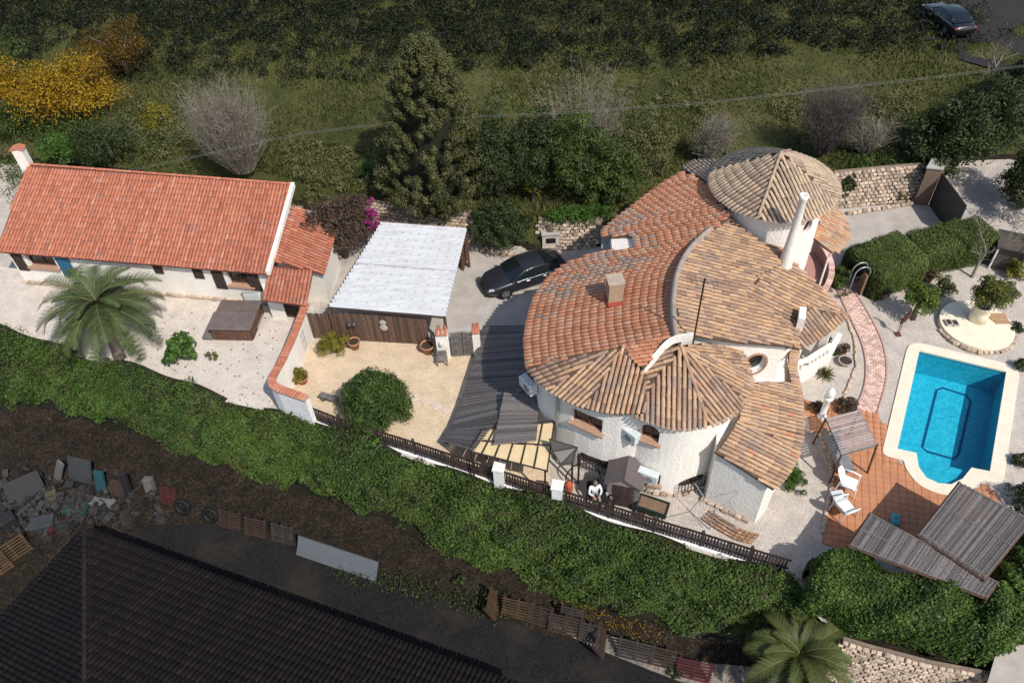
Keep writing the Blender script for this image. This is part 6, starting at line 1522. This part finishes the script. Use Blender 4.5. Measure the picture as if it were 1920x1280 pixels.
for s in (-1, 1):
    for k in range(10): MB().box((0, 0, 0), (.17, .03, .135), M=W0 @ Matrix.Translation((s * .575, -.02, .09 + k * .15))).build('board', WOOD_GREY, t, tint=.7 + .3 * rng.random())
p = P(1222, 962, 0); t = thing('garden_cart', 'dark green garden cart with soil beside the shed', 'cart', p); W0 = Matrix.Translation(p) @ Matrix.Rotation(-.45, 4, 'Z'); GRN = plain('dark_green_paint', (.025, .04, .03), .6)
MB().box((0, 0, 0), (1.25, .62, .08), M=W0 @ Matrix.Translation((0, 0, .42))).build('tray', GRN, t)
for s in (-1, 1): MB().box((0, 0, 0), (1.25, .04, .28), M=W0 @ Matrix.Translation((0, s * .31, .58))).build('side', GRN, t); MB().box((0, 0, 0), (.04, .62, .28), M=W0 @ Matrix.Translation((s * .61, 0, .58))).build('end', GRN, t)
MB().box((0, 0, 0), (1.15, .55, .10), M=W0 @ Matrix.Translation((0, 0, .58))).build('soil', plain('dry_soil', (.20, .13, .08), .95), t)
for x in (-.5, .5):
    for s in (-1, 1): MB().box((0, 0, 0), (.06, .06, .42), M=W0 @ Matrix.Translation((x, s * .27, .21))).build('leg', GRN, t)
MB().tube([W0 @ Vector((-.6, .2, .6)), W0 @ Vector((-.7, .25, 1.1)), W0 @ Vector((-.55, .3, 1.35))], .02, 6).build('handle', IRON, t, True)
p = P(1305, 975, 0); p = P(1330, 992, 0); t = thing('rotary_dryer', 'folded out rotary clothes dryer standing on the gravel', 'clothes dryer', p); st_ = MB(); st_.tube([p, p + Vector((0, 0, 1.5))], .025, 6); st_.build('pole', STEEL, t)
for k in range(4):
    a = k * math.pi / 2 + .5; e = p + Vector((math.cos(a) * 1.25, math.sin(a) * 1.25, 1.75)); MB().tube([p + Vector((0, 0, 1.3)), e], .014, 5).build('arm', STEEL, t)
for r in (.5, .8, 1.1): MB().tube([p + Vector((math.cos(k * math.pi / 2 + .5) * r, math.sin(k * math.pi / 2 + .5) * r, 1.3 + .36 * r)) for k in range(5)], .006, 4).build('line', STEEL, t)
gp = [P(x, y, .05) for x, y in [(1325, 958), (1350, 975), (1385, 995), (1420, 1005)]]
t = thing('brick_edging', 'band of rough brown bricks along the foot of the lower villa wall', 'edging', gp[0]); its = []
bvb = variants('brick', lambda k: (lambda b: (b.V, b.F))(MB().box((0, 0, 0), (.19, .085, .05), bev=.008)), 10)
for r in range(4):
    pts = resample([g_ + Vector((.10 - .12 * r, -.11 * r, 0)) for g_ in gp], .2)
    for a, b in zip(pts[:-1], pts[1:]): its.append((lean_matrix((a + b) / 2 + Vector((0, 0, .02 + rng.random() * .04)), b - a, Vector((0, 0, 1))) @ Matrix.Diagonal((.9, 1.3, 1.5, 1)), bvb[rng.randrange(10)], t))
place('brick', its, plain('brown_brick', (.40, .25, .15), .9, c2=(.26, .15, .09), scale=5, tint=True))

def person_seated(px, py):
    b = P(px, py, 0); t = thing('person', 'person in a white shirt sitting at a small table behind the fence', 'person', b); W0 = Matrix.Translation((b.x, b.y, .10)) @ Matrix.Rotation(-math.pi / 2 + .15, 4, 'Z')   # local x is the way they face
    vs, es, rs = [], [], []
    def add(p, r, par=None):
        vs.append(W0 @ Vector(p)); rs.append(r); i = len(vs) - 1
        if par is not None: es.append((par, i))
        return i
    pel = add((0, 0, .50), (.15, .17)); be = add((.02, 0, .68), (.12, .155), pel); chs = add((.07, 0, .90), (.125, .18), be); nk = add((.10, 0, 1.07), (.055, .055), chs); hd0 = add((.13, 0, 1.17), (.085, .078), nk); hd1 = add((.14, 0, 1.28), (.088, .078), hd0)
    for s in (-1, 1):
        hp = add((.06, s * .10, .49), (.09, .09), pel); kn = add((.46, s * .13, .50), (.065, .065), hp); an = add((.45, s * .13, .10), (.042, .042), kn); ft = add((.63, s * .15, .05), (.038, .045), an)
        sh_ = add((.07, s * .20, .96), (.07, .07), chs); el = add((.17, s * .27, .68), (.05, .05), sh_); wr = add((.40, s * .13, .70), (.034, .034), el); pm = add((.47, s * .09, .705), (.024, .038), wr)
        for k, (dy, l) in enumerate(((-.03, .065), (-.01, .08), (.012, .075), (.032, .06))):
            k1 = add((.50, s * .09 + dy, .71), (.010, .010), pm); k2 = add((.50 + l * .6, s * .09 + dy * 1.1, .70), (.009, .009), k1); add((.50 + l, s * .09 + dy * 1.1, .68), (.008, .008), k2)
        th1 = add((.45, s * .05, .715), (.011, .011), pm); add((.49, s * .035, .71), (.009, .009), th1)
    me = bpy.data.meshes.new('body'); me.from_pydata([tuple(v) for v in vs], es, []); o = bpy.data.objects.new('body', me)
    link(o, t); o.modifiers.new('skin', 'SKIN'); 
    if not me.skin_vertices: 
        bm = bmesh.new(); bm.from_mesh(me); bm.verts.layers.skin.verify(); bm.to_mesh(me); bm.free()
    for i, r in enumerate(rs): me.skin_vertices[0].data[i].radius = r
    me.skin_vertices[0].data[0].use_root = True
    sb = o.modifiers.new('sub', 'SUBSURF'); sb.levels = 1; sb.render_levels = 2
    fin = bpy.data.meshes.new_from_object(o.evaluated_get(bpy.context.evaluated_depsgraph_get())); o.modifiers.clear(); o.data = fin
    SKINM = plain('skin', (.42, .24, .17), .6, var=.1); SHIRT = plain('white_shirt', (.78, .78, .80), .8, var=.08); TROU = plain('grey_trousers', (.34, .33, .33), .85); SHOE = plain('dark_shoe', (.03, .028, .026), .6)
    fin.materials.clear()
    for mm in (SKINM, SHIRT, TROU, SHOE): fin.materials.append(mm)
    Wi = W0.inverted()
    for pl in fin.polygons:
        c = Wi @ pl.center; i = 1
        if c.z > 1.045 or (c.x > .36 and c.z > .62): i = 0
        elif c.z < .13 and c.x > .3: i = 3
        elif c.z < .60: i = 2
        pl.material_index = i; pl.use_smooth = True
    hb = MB().lathe([(.02, .105), (.06, .09), (.088, .05), (.096, 0), (.092, -.05), (.07, -.085)], M=W0 @ Matrix.Translation((.115, 0, 1.265)) @ Matrix.Rotation(-.35, 4, 'Y'), n=14).build('hair', plain('grey_hair', (.16, .13, .11), .8), t, True)
    fc = MB()
    fc.box((0, 0, 0), (.035, .022, .035), M=W0 @ Matrix.Translation((.225, 0, 1.235)), taper=.5); fc.build('nose', SKINM, t)
    for s in (-1, 1):
        MB().lathe([(.004, -.012), (.012, 0), (.004, .012)], M=W0 @ Matrix.Translation((.212, s * .032, 1.262)), n=8).build('eye', BLACK, t); MB().box((0, 0, 0), (.03, .015, .05), M=W0 @ Matrix.Translation((.13, s * .085, 1.24)), bev=.006).build('ear', SKINM, t)
    MB().box((0, 0, 0), (.012, .045, .010), M=W0 @ Matrix.Translation((.213, 0, 1.185))).build('mouth', plain('lips', (.28, .11, .09), .6), t)
    return W0
W0 = person_seated(1113, 935)
bl = W0.translation; t = thing('garden_chair', 'black metal chair under the sitting person', 'chair', (bl.x, bl.y, 0))
MB().box((0, 0, 0), (.5, .52, .05), M=W0 @ Matrix.Translation((.05, 0, .34)), bev=.02).build('seat', BLACK, t); MB().box((0, 0, 0), (.05, .52, .55), M=W0 @ Matrix.Translation((-.24, 0, .66)) @ Matrix.Rotation(-.12, 4, 'Y'), bev=.02).build('backrest', BLACK, t)
for x in (-.18, .27):
    for s in (-1, 1): MB().tube([W0 @ Vector((x, s * .23, .34)), W0 @ Vector((x, s * .25, -.10))], .02, 6).build('leg', BLACK, t)
tb = W0 @ Vector((.45, .55, 0)); t = thing('bistro_table', 'small dark table with things on it beside the sitting person', 'table', (tb.x, tb.y, 0)); MB().lathe([(.36, .70), (.36, .73)], (tb.x, tb.y, 0), 24).build('top', BLACK, t); MB().tube([(tb.x, tb.y, 0), (tb.x, tb.y, .7)], .03, 8).build('stem', BLACK, t); MB().lathe([(.24, 0), (.22, .04), (.04, .06)], (tb.x, tb.y, 0), 16).build('foot', BLACK, t)
for i, (dx, dy, c_) in enumerate(((.1, .1, WHITE_P), (-.12, .05, AC_M), (.02, -.15, TERRA))):
    q = thing('cup', ('white cup', 'grey cup', 'brown cup')[i] + ' on the small dark table', 'cup', (tb.x + dx, tb.y + dy, .73)); MB().lathe([(.04, .73), (.055, .86), (.048, .86), (.035, .75)], (tb.x + dx, tb.y + dy, 0), 12).build('body', c_, q); MB().tube([(tb.x + dx + .05, tb.y + dy, .76), (tb.x + dx + .09, tb.y + dy, .80), (tb.x + dx + .05, tb.y + dy, .84)], .008, 5).build('handle', c_, q)
p = P(1066, 922, 0); t = thing('red_lantern', 'orange red ornament standing behind the fence by the porch', 'ornament', p); MB().lathe([(.14, 0), (.18, .1), (.18, .62), (.1, .75), (.03, .8)], p, 10).build('body', plain('orange_red', (.50, .10, .05), .7), t); MB().tube([p + Vector((-.1, 0, .75)), p + Vector((0, 0, .95)), p + Vector((.1, 0, .75))], .012, 5).build('handle', IRON, t)

# ------------------------------------------------------------------ pots and planters
def pot(label, px, py, r=.24, h=.36, plant=None, size=.12, mat=POT, group='plant pots'):
    p = P(px, py, 0); t = thing('plant_pot', label, 'plant pot', p, group)
    MB().lathe([(r * .68, 0), (r * .95, h * .82), (r * 1.08, h * .84), (r * 1.08, h), (r * .92, h), (r * .9, h * .86)], p, 18).build('pot', mat, t, True); MB().lathe([(.02, h * .87), (r * .9, h * .88)], p, 16).build('soil', SOIL, t)
    if plant:
        cs = [(p.x + nrng.normal(0, r * .6), p.y + nrng.normal(0, r * .6), h + abs(nrng.normal(.18, .12))) for _ in range(14)]; q, nn, ti = clumps(cs, [.16] * 14, 40); leaves('leaves', q, nn, size, ti, plant, t, asp=.3)
pot('clay pot beside the yellow green bush at the reed fence', 666, 652, .30, .5, None); pot('clay pot with an empty rim beside the gate pillar', 803, 660, .34, .55, None); pot('clay pot with dry yellow grass by the garden wall', 568, 716, .32, .4, L_YG, .16)
pot('small clay pot at the end of the clipped hedge', 1653, 556, .24, .28, L_BRN); pot('clay pot at the hedge foot near the small tree', 1740, 528, .2, .3, L_BRN); pot('orange pot below the veranda', 1577, 664, .2, .24, L_BRN); pot('grey stone bowl with water below the veranda', 1583, 682, .32, .28, None, mat=CONC)
pot('small clay pot beside the garden cart', 1200, 968, .2, .26, None); pot('white pot on the gravel by the stone bank wall', 1634, 372, .24, .3, L_DARK, mat=WHITE_P); pot('pale round pot left of the white pot by the stone bank', 1610, 377, .3, .12, None, mat=CONC)
p = P(666, 640, .0); t = thing('globe_lamp', 'two dark globe lamps behind the clay pot at the reed fence', 'lamp', p + Vector((0, .1, 1.0)))
for dx in (-.1, .14): MB().lathe([(.03, .95), (.13, 1.05), (.15, 1.15), (.1, 1.27), (.02, 1.3)], (p.x + dx, p.y + .05, 0), 12).build('globe', plain('dark_globe', (.05, .05, .055), .2, spec=.6), t, True)
MB().tube([(p.x, p.y + .06, 0), (p.x, p.y + .06, 1.0)], .02, 6).build('stem', IRON, t)
p = P(830, 682, 0); t = thing('garden_stool', 'small grey wooden stool in front of the gate pillar', 'stool', p); MB().box((p.x, p.y, .40), (.55, .36, .05), bev=.01).build('seat', WOOD_GREY, t, tint=.8); MB().box((p.x, p.y + .17, .62), (.5, .05, .34), bev=.02).build('backrest', WOOD_GREY, t, tint=.8)
for sx in (-1, 1):
    for sy in (-1, 1): MB().box((p.x + sx * .23, p.y + sy * .14, .19), (.05, .05, .38)).build('leg', WOOD_GREY, t, tint=.7)
a, b = P(603, 748, .0), P(636, 758, .0); t = thing('log_bench', 'weathered plank bench beside the round bush', 'bench', a); MB().sweep([a + Vector((0, 0, .32)), b + Vector((0, 0, .32))], .3, .08).build('seat', WOOD_GREY, t, tint=.5)
for u in (.12, .88): q = a.lerp(b, u); MB().box((q.x, q.y, .16), (.14, .26, .32)).build('leg', WOOD_GREY, t, tint=.4)
for k, (x, y) in enumerate([(777, 745), (798, 752), (818, 760), (838, 768)]):
    p = P(x, y, 0); o = MB().box((p.x, p.y, .02), (.42, .34, .045), rz=.5, bev=.015).build('stepping_stone', plain('pale_slab', (.62, .52, .42), .9)); tag(o, ('first', 'second', 'third', 'fourth')[k] + ' pale stepping stone from the round bush towards the awning', 'stepping stone', 'stepping stones in the sand')
# low white stone niche by the wall behind the car
p = P(1032, 460, 0); t = thing('stone_barbecue', 'small pale masonry barbecue against the stone wall behind the car', 'barbecue', p); bd = MB().box((p.x, p.y, .5), (.95, .7, 1.0)).build('body', plain('pale_masonry', (.58, .50, .42), .9), t); MB().box((p.x, p.y - .34, .62), (.55, .06, .34)).build('opening', BLACK, t); MB().box((p.x, p.y, 1.03), (1.05, .8, .08)).build('top', CONC, t)
MB().lathe([(.3, 1.07), (.26, 1.3), (.12, 1.5)], (p.x, p.y + .1, 0), 8).build('hood', plain('rust', (.14, .10, .08), .9), t)

# ------------------------------------------------------------------ right garden: arch gate, sculpture, statue, urn circle, side gate
ga, gb = P(1588, 556, 0), P(1616, 552, 0); t = thing('arched_gate', 'iron garden gate under a round metal arch at the top of the brick path', 'gate', (ga + gb) / 2)
for s in (0, .35):
    arc = [ga.lerp(gb, (1 - math.cos(k * math.pi / 12)) / 2) + Vector((0, s, 1.5 + .45 * math.sin(k * math.pi / 12))) for k in range(13)]; MB().tube([ga + Vector((0, s, 0))] + arc + [gb + Vector((0, s, 0))], .035, 6).build('arch', STEEL, t, True)
gl_ = MB()
for k in range(9): q = ga.lerp(gb, (k + .5) / 9); gl_.tube([q + Vector((0, .1, .1)), q + Vector((0, .1, 1.25))], .014, 5)
for z in (.15, .7, 1.2): gl_.tube([ga + Vector((0, .1, z)), gb + Vector((0, .1, z))], .018, 5)
gl_.build('gate_leaf', IRON, t); MB().box(((gb.x) - .12, gb.y + .15, .7), (.06, .5, 1.3)).build('wooden_post', WOOD_TAN, t, tint=.3)
p = P(1683, 627, 0); zt_ = z_top(p, 578); t = thing('heron_sculpture', 'slender rusty heron sculpture casting a shadow on the gravel', 'sculpture', p); RUST = plain('rusty_iron', (.13, .06, .04), .8)
for s in (-.05, .05): MB().tube([p + Vector((s, 0, 0)), p + Vector((s * .6, .05, zt_ * .45))], .018, 6).build('leg', RUST, t)
MB().tube([p + Vector((-.12, 0, zt_ * .42)), p + Vector((0, .03, zt_ * .52)), p + Vector((.16, .05, zt_ * .70)), p + Vector((.22, .05, zt_ * .86)), p + Vector((.14, .05, zt_ * .97)), p + Vector((.05, .05, zt_ * .99))], [.03, .12, .10, .045, .04, .01], 8).build('body', RUST, t, True)
MB().box(p + Vector((0, 0, .015)), (.3, .3, .03)).build('base', RUST, t)
p = P(1540, 782, 0); t = thing('garden_statue', 'white garden statue on a pedestal beside reddish shrubs', 'statue', p); zt_ = z_top(p, 728); MB().lathe([(.22, 0), (.22, .12), (.14, .2), (.13, zt_ * .6), (.2, zt_ * .66), (.2, zt_ * .7)], p, 14).build('pedestal', WHITE_P, t, True); MB().lathe([(.10, zt_ * .7), (.17, zt_ * .76), (.20, zt_ * .86), (.14, zt_ * .95), (.03, zt_)], p, 14).build('finial', WHITE_P, t, True)
# urn circle
cc = P(1828, 615, 0); t = thing('garden_circle', 'round cream paved garden circle with stone edge and white urn', 'garden feature', cc); rz_ = 1.72
CRM = plain('cream_paving', (.78, .70, .55), .8, c2=(.70, .62, .47), scale=2); MB().lathe([(rz_, 0), (rz_, .28), (.02, .281)], cc, 40).build('platform', CRM, t)
its = []; rubble(t, [(cc.x + (rz_ + .02) * math.cos(a), cc.y + (rz_ + .02) * math.sin(a)) for a in [math.pi * 1.02 + k * math.pi * 1.0 / 24 for k in range(25)]], 0, .34, .26, items=its); place('stone', its, STONE)
uc = P(1832, 598, .28); MB().lathe([(.44, .28), (.42, .8), (.40, 1.15), (.44, 1.17), (.44, 1.22), (.34, 1.22), (.32, 1.0)], (uc.x, uc.y, 0), 24).build('urn', CRM, t, True); MB().lathe([(.02, 1.12), (.33, 1.13)], (uc.x, uc.y, 0), 16).build('soil', plain('dark_urn', (.03, .03, .032), .6), t)
for k in range(6): q = uc + Vector((.55 + k * .02, .25 - k * .13, 0)); MB().box((q.x + .45, q.y, .31), (1.0 - .07 * k, .10, .05), rz=-.05).build('plank', WOOD_TAN, t, tint=.4 + .5 * rng.random())
for k in range(2): q = P(1778 + k * 12, 606 + k * 1, .3); MB().box((q.x, q.y, .34), (.3, .42, .12)).build('block', CONC, t); MB().box((q.x, q.y, .405), (.2, .3, .012)).build('block_hole', SOIL, t)
bt = bush('olive green shrub growing out of the white urn', 1832, 598, .28, .95, .85, 2.7, leaf_mat('urn_leaf', (.05, .065, .012), (.17, .17, .03), .25), 44, 90, size=.12, lift=1.1); 
# side gate
g0, g1 = P(1742, 384, 0), P(1768, 422, 0); t = thing('side_gate', 'tall dark grey sheet gate at the end of the side drive', 'gate', g0); dd = (g1 - g0).normalized(); g2 = g1 + dd * 1.2; nn = Vector((dd.y, -dd.x, 0)); nn = nn if nn.y < 0 else -nn
for k in range(14):
    q = g0.lerp(g2, (k + .5) / 14); MB().box((0, 0, 0), ((g2 - g0).length / 14 - .012, .05, 2.2), M=frame_at(q + Vector((0, 0, 1.12)), nn)).build('panel', plain('anthracite', (.045, .045, .05), .5, tint=False) if k == 0 else bpy.data.materials['anthracite'], t)
for z in (.25, 2.0): MB().tube([g0 + Vector((0, 0, z)) - nn * .05, g2 + Vector((0, 0, z)) - nn * .05], .035, 5).build('rail', IRON, t)
q = P(1731, 382, 0); t = thing('gate_pillar', 'broad brown rendered pillar holding the grey side gate', 'pillar', q); MB().prism([P2(*c_, 0) for c_ in [(1712, 383), (1738, 386), (1750, 372), (1722, 366)]], 0, 2.5).build('body', plain('brown_pillar', (.20, .14, .095), .9, c2=(.12, .085, .06), scale=2), t); MB().prism(offset([P2(*c_, 0) for c_ in [(1712, 383), (1738, 386), (1750, 372), (1722, 366)]], .06), 2.5, 2.58).build('cap', CONC, t)
p = P(1880, 505, 0); t = thing('potting_shed', 'small brown flat roofed shed with white posts at the right edge', 'shed', p); W0 = Matrix.Translation(p) @ Matrix.Rotation(-.45, 4, 'Z'); MB().box((0, 0, 0), (1.4, 1.2, 1.5), M=W0 @ Matrix.Translation((0, .5, .75))).build('wall', plain('shed_boards', (.10, .085, .07), .9), t); MB().box((0, 0, 0), (1.6, 1.5, .07), M=W0 @ Matrix.Translation((0, .45, 1.55)) @ Matrix.Rotation(.08, 4, 'X')).build('roof', plain('brown_felt', (.085, .07, .055), .9), t)
for s in (-1, 1): MB().tube([W0 @ Vector((s * .7, -.2, 0)), W0 @ Vector((s * .7, -.2, 1.48))], .05, 6).build('post', WHITE_P, t)
# curved edging of pale stones
def edge_stones(label, px, size, n_):
    pts = resample([P(x, y, .03) for x, y in px], size); t = thing('stone_edging', label, 'edging', pts[0]); its = []
    for a, b in zip(pts[:-1], pts[1:]): its.append((lean_matrix((a + b) / 2 + Vector((rng.gauss(0, .02), rng.gauss(0, .02), .03)), b - a, Vector((0, 0, 1))) @ Matrix.Diagonal((size * .9, size * .8, size * .6, 1)), V_STONE[rng.randrange(5, 10)], t))
    place('stone', its, STONE)
edge_stones('curved row of small pale stones between the gravel and the patio', [(1508, 806), (1535, 815), (1556, 850), (1560, 900), (1552, 950), (1540, 1005)], .2, 0)
edge_stones('curved row of small stones beside the veranda gravel bed', [(1590, 600), (1604, 640), (1605, 690), (1590, 730), (1575, 760)], .17, 0)

# ------------------------------------------------------------------ lower yard: pallets, tyres, white panel, scrap
def pallet(label, px, py, z, yaw, mat, tilt=1.25, s=1.0, wide=1.0):
    p = P(px, py, z); t = thing('wooden_pallet', label, 'pallet', p, 'pallets around the lower yard'); W0 = Matrix.Translation(p) @ Matrix.Rotation(yaw, 4, 'Z') @ Matrix.Rotation(tilt, 4, 'X') @ Matrix.Translation((0, .42 * s, 0))
    for k in range(7): MB().box((0, 0, 0), (1.15 * s * wide, .085, .022), M=W0 @ Matrix.Translation((0, -.36 * s + k * .12 * s, .07))).build('board', mat, t, tint=.3 + .6 * rng.random())
    for x in (-.5, 0, .5): MB().box((0, 0, 0), (.09, .82 * s, .10), M=W0 @ Matrix.Translation((x * s * wide, 0, .0))).build('bearer', mat, t, tint=.4)
PW1 = plain('pallet_tan', (.075, .045, .022), .85, c2=(.045, .027, .014), scale=5, tint=True); PW2 = plain('pallet_brown', (.055, .034, .026), .85, c2=(.03, .019, .015), scale=5, tint=True); PW3 = plain('pallet_grey', (.050, .043, .038), .85, c2=(.03, .026, .023), scale=5, tint=True); PW4 = plain('pallet_red', (.075, .018, .018), .8, tint=True)
for i, (x, y, mt_, yw, wd, lab) in enumerate([(932, 1142, PW1, 1.35, .8, 'tan pallet standing upright at the left end of the pallet row'), (970, 1158, PW1, -.3, 1, 'tan pallet lying on its long side, second in the row'), (1012, 1170, PW2, -.3, .8, 'brown pallet leaning third in the row'), (1060, 1188, PW2, -.3, 1.1, 'brown pallet in the middle of the row'), (1070, 1172, PW3, -.3, .7, 'dark narrow pallet behind the middle of the row'), (1102, 1202, PW3, -.3, .6, 'short grey pallet after the middle of the row'), (1132, 1212, PW2, 1.3, .8, 'upright brown pallet before the gap in the row'), (1190, 1236, PW3, -.3, 1.1, 'dark grey pallet after the gap in the row'), (1245, 1250, PW2, -.3, .9, 'brown pallet next to the red one'), (1298, 1272, PW4, -.3, 1.0, 'dark red pallet at the right end of the row'),
                                         (432, 990, PW2, -.3, .8, 'brown pallet beside the second tyre'), (480, 1004, PW2, -.3, .8, 'brown pallet right of the tyres, second one'), (530, 1016, PW3, -.3, .8, 'thin grey pallet next to the white panel'), (35, 1045, PW1, .75, 1.0, 'tan pallet at the left edge below the scrap heap'), (5, 1075, PW1, .75, .8, 'second tan pallet cut by the left edge'), (318, 945, PW4, -.3, .6, 'dark red crate board beside the first tyre')]):
    pallet(lab, x, y, ZLOW, yw, mt_, 1.15, 1.2, wd)
def tyre(label, px, py):
    p = P(px, py, ZLOW) + Vector((0, 0, .40)); t = thing('tyre', label, 'tyre', p, 'tyres leaning in the lower yard'); M = Matrix.Translation(p) @ Matrix.Rotation(-.3, 4, 'Z') @ Matrix.Rotation(math.radians(68), 4, 'X')
    o = MB(); prof = [(.24, -.07), (.33, -.10), (.41, -.08), (.43, 0), (.41, .08), (.33, .10), (.24, .07)]
    V = []; n_ = 28
    for r, z in prof: V += [M @ Vector((r * math.cos(k * math.tau / n_), r * math.sin(k * math.tau / n_), z)) for k in range(n_)]
    o.add(V, [(i * n_ + k, i * n_ + (k + 1) % n_, ((i + 1) % 7) * n_ + (k + 1) % n_, ((i + 1) % 7) * n_ + k) for i in range(7) for k in range(n_)]).build('rubber', BLACK, t, True)
    tr = MB()
    for k in range(24): a = k * math.tau / 24; tr.box((0, 0, 0), (.02, .05, .15), M=M @ Matrix.Rotation(a, 4, 'Z') @ Matrix.Translation((.43, 0, 0)))
    tr.build('tread', BLACK, t)
tyre('left of two car tyres leaning at the dirt slope', 347, 958); tyre('right of two car tyres leaning at the dirt slope', 399, 974)
a, b = P(562, 1030, ZLOW), P(710, 1080, ZLOW); t = thing('leaning_board', 'long white board lying at the foot of the dirt slope', 'board', a); dd = (b - a).normalized(); nn = Vector((dd.y, -dd.x, 0)); M = frame_at((a + b) / 2 + Vector((0, 0, .42)), nn) @ Matrix.Rotation(.6, 4, 'X')
PAN = plain('grey_white_panel', (.12, .135, .15), .6, var=.1); MB().box((0, 0, 0), ((b - a).length, .05, .9), M=M).build('panel', PAN, t)  # white board in dark grey, the corner's darkness is in its colour
for s in (-1, 1): MB().box((0, 0, 0), ((b - a).length + .02, .07, .04), M=M @ Matrix.Translation((0, 0, s * .45))).build('rim', PAN, t)
def scrap(label, px, py, size, rz, mat, tilt=(0, 0), name='scrap_sheet', cat='scrap', ribs=3):
    p = P(px, py, ZLOW); t = thing(name, label, cat, p, 'scrap heap'); M = Matrix.Translation(p + Vector((0, 0, size[2] / 2 * abs(math.cos(tilt[0])) + .05))) @ Matrix.Rotation(rz, 4, 'Z') @ Matrix.Rotation(tilt[0], 4, 'X') @ Matrix.Rotation(tilt[1], 4, 'Y')
    MB().box((0, 0, 0), size, M=M, bev=.02).build('body', mat, t, tint=.5)
    for k in range(ribs): MB().box((0, 0, 0), (size[0] * .05, size[1] * 1.2, size[2] * .96), M=M @ Matrix.Translation((size[0] * (-.4 + .8 * k / max(1, ribs - 1)), -.01, 0))).build('rib', mat, t, tint=.3)
SC_B = plain('scrap_blue', (.02, .07, .085), .6); SC_G = plain('scrap_grey', (.045, .048, .05), .6); SC_W = plain('scrap_white', (.13, .125, .12), .7); SC_D = plain('scrap_dark', (.02, .019, .02), .7); SC_T = plain('scrap_teal', (.012, .05, .042), .8); SC_Y = plain('scrap_yellow', (.08, .065, .035), .8); SC_R = plain('scrap_red', (.06, .014, .014), .7)
scrap('tall pale sheet leaning at the back of the scrap heap', 160, 895, (1.3, .05, 1.3), -.3, SC_G, (-.5, 0)); scrap('pair of blue boards in the scrap heap', 197, 915, (.5, .1, 1.2), -.2, SC_B, (-.4, 0)); scrap('dark lattice frame at the left of the scrap heap', 55, 925, (1.6, .1, 1.2), .5, SC_D, (-.8, 0)); scrap('ribbed pale radiator in the scrap heap', 120, 895, (.4, .12, 1.2), -.6, SC_W, (-.5, .2), ribs=6)
scrap('brown boards stacked right of the blue ones', 230, 925, (.8, .1, .9), -.2, PW2, (-.5, 0)); scrap('teal tarpaulin bundle on the ground', 145, 955, (1.1, .7, .18), -.2, SC_T); scrap('white sack on the ground beside the tarpaulin', 195, 945, (1.2, .4, .22), -.2, SC_W, name='sack'); scrap('yellowish sack in front of the radiator', 100, 935, (.5, .6, .3), .4, SC_Y, name='sack')
scrap('white bin leaning among the scrap', 287, 920, (.42, .3, .9), -.1, SC_W, (-.3, 0), name='bin', cat='bin'); scrap('pale pipe bundle lying across the scrap heap', 45, 960, (.16, 1.9, .16), -.6, SC_G, name='pipe_bundle'); scrap('heap of grey buckets and wire', 85, 985, (1.0, .7, .35), .2, SC_G, name='bucket_pile'); scrap('dark cabinet at the left edge of the scrap', 20, 985, (.8, .6, .6), .7, SC_D); scrap('small red bucket by the dark roof', 100, 998, (.25, .25, .3), 0, SC_R, name='bucket', cat='bucket', ribs=2); scrap('dark plank stack at the right end of the scrap', 250, 930, (.35, .15, 1.7), -.1, SC_D, (-.2, .05))
# overhead cable
cw = [(150, 338, 4.6), (330, 300, 6.2), (560, 250, 7.0), (760, 226, 7.0), (900, 217, 7.0), (1080, 209, 7.0), (1300, 193, 7.0), (1500, 172, 7.0), (1740, 145, 7.4), (2100, 100, 8)]
for k in range(2):
    t = thing('overhead_cable', ('upper', 'lower')[k] + ' of two thin cables crossing above the field', 'cable', P(*cw[4])); MB().tube([P(x, y + 3.0 * k, z) for x, y, z in cw], .005, 4).build('wire', plain('pale_cable', (.20, .20, .20), .5) if k == 0 else bpy.data.materials['pale_cable'], t)

# small litter of the scrap heap
db = MB()
for k in range(330):
    x, y = rng.gauss(120, 85), rng.gauss(950, 32)
    if y < 885 or y > 1015 or x < -30 or x > 310: continue
    p = P(x, y, ZLOW); s_ = rng.choice([(rng.uniform(.3, .9), .05, .04), (rng.uniform(.12, .3), rng.uniform(.1, .25), rng.uniform(.08, .3)), (rng.uniform(.3, .6), rng.uniform(.2, .5), .03)])
    db.box((0, 0, 0), s_, M=Matrix.Translation(p + Vector((0, 0, s_[2] / 2 + rng.uniform(0, .25)))) @ Matrix.Rotation(rng.random() * 6, 4, 'Z') @ Matrix.Rotation(rng.gauss(0, .35), 4, 'X') @ Matrix.Rotation(rng.gauss(0, .3), 4, 'Y'))
o = db.build('debris', plain('mixed_debris', (.045, .042, .040), .8, c2=(.012, .011, .010), scale=1.6)); tag(o, 'small broken boards, pipes and boxes littering the scrap heap', 'debris', kind='stuff')  # debris colours lowered to stand in for the dark lower-left corner

for nm, g in (('hedge', 'hedges'), ('yucca', 'spiky yuccas'), ('palm_tree', 'palm trees'), ('picket_fence', 'dark picket fence runs'), ('stone_wall', 'rubble stone walls'), ('mimosa_tree', 'yellow mimosa trees'), ('bare_tree', 'leafless trees'), ('reed_pergola', 'reed pergola roofs by the pool'), ('shrub', 'shrubs'), ('bare_thicket', 'bare thickets behind the houses'), ('overhead_cable', 'overhead cables'), ('cup', 'cups on the small table'), ('stone_kerb', 'low stone kerbs'), ('evergreen_tree', 'dark evergreen trees'), ('stone_edging', 'rows of edging stones'), ('parked_car', 'cars')):
    for o in bpy.data.objects:
        if o.parent is None and o.name.split('.')[0] == nm and 'group' not in o: o['group'] = g
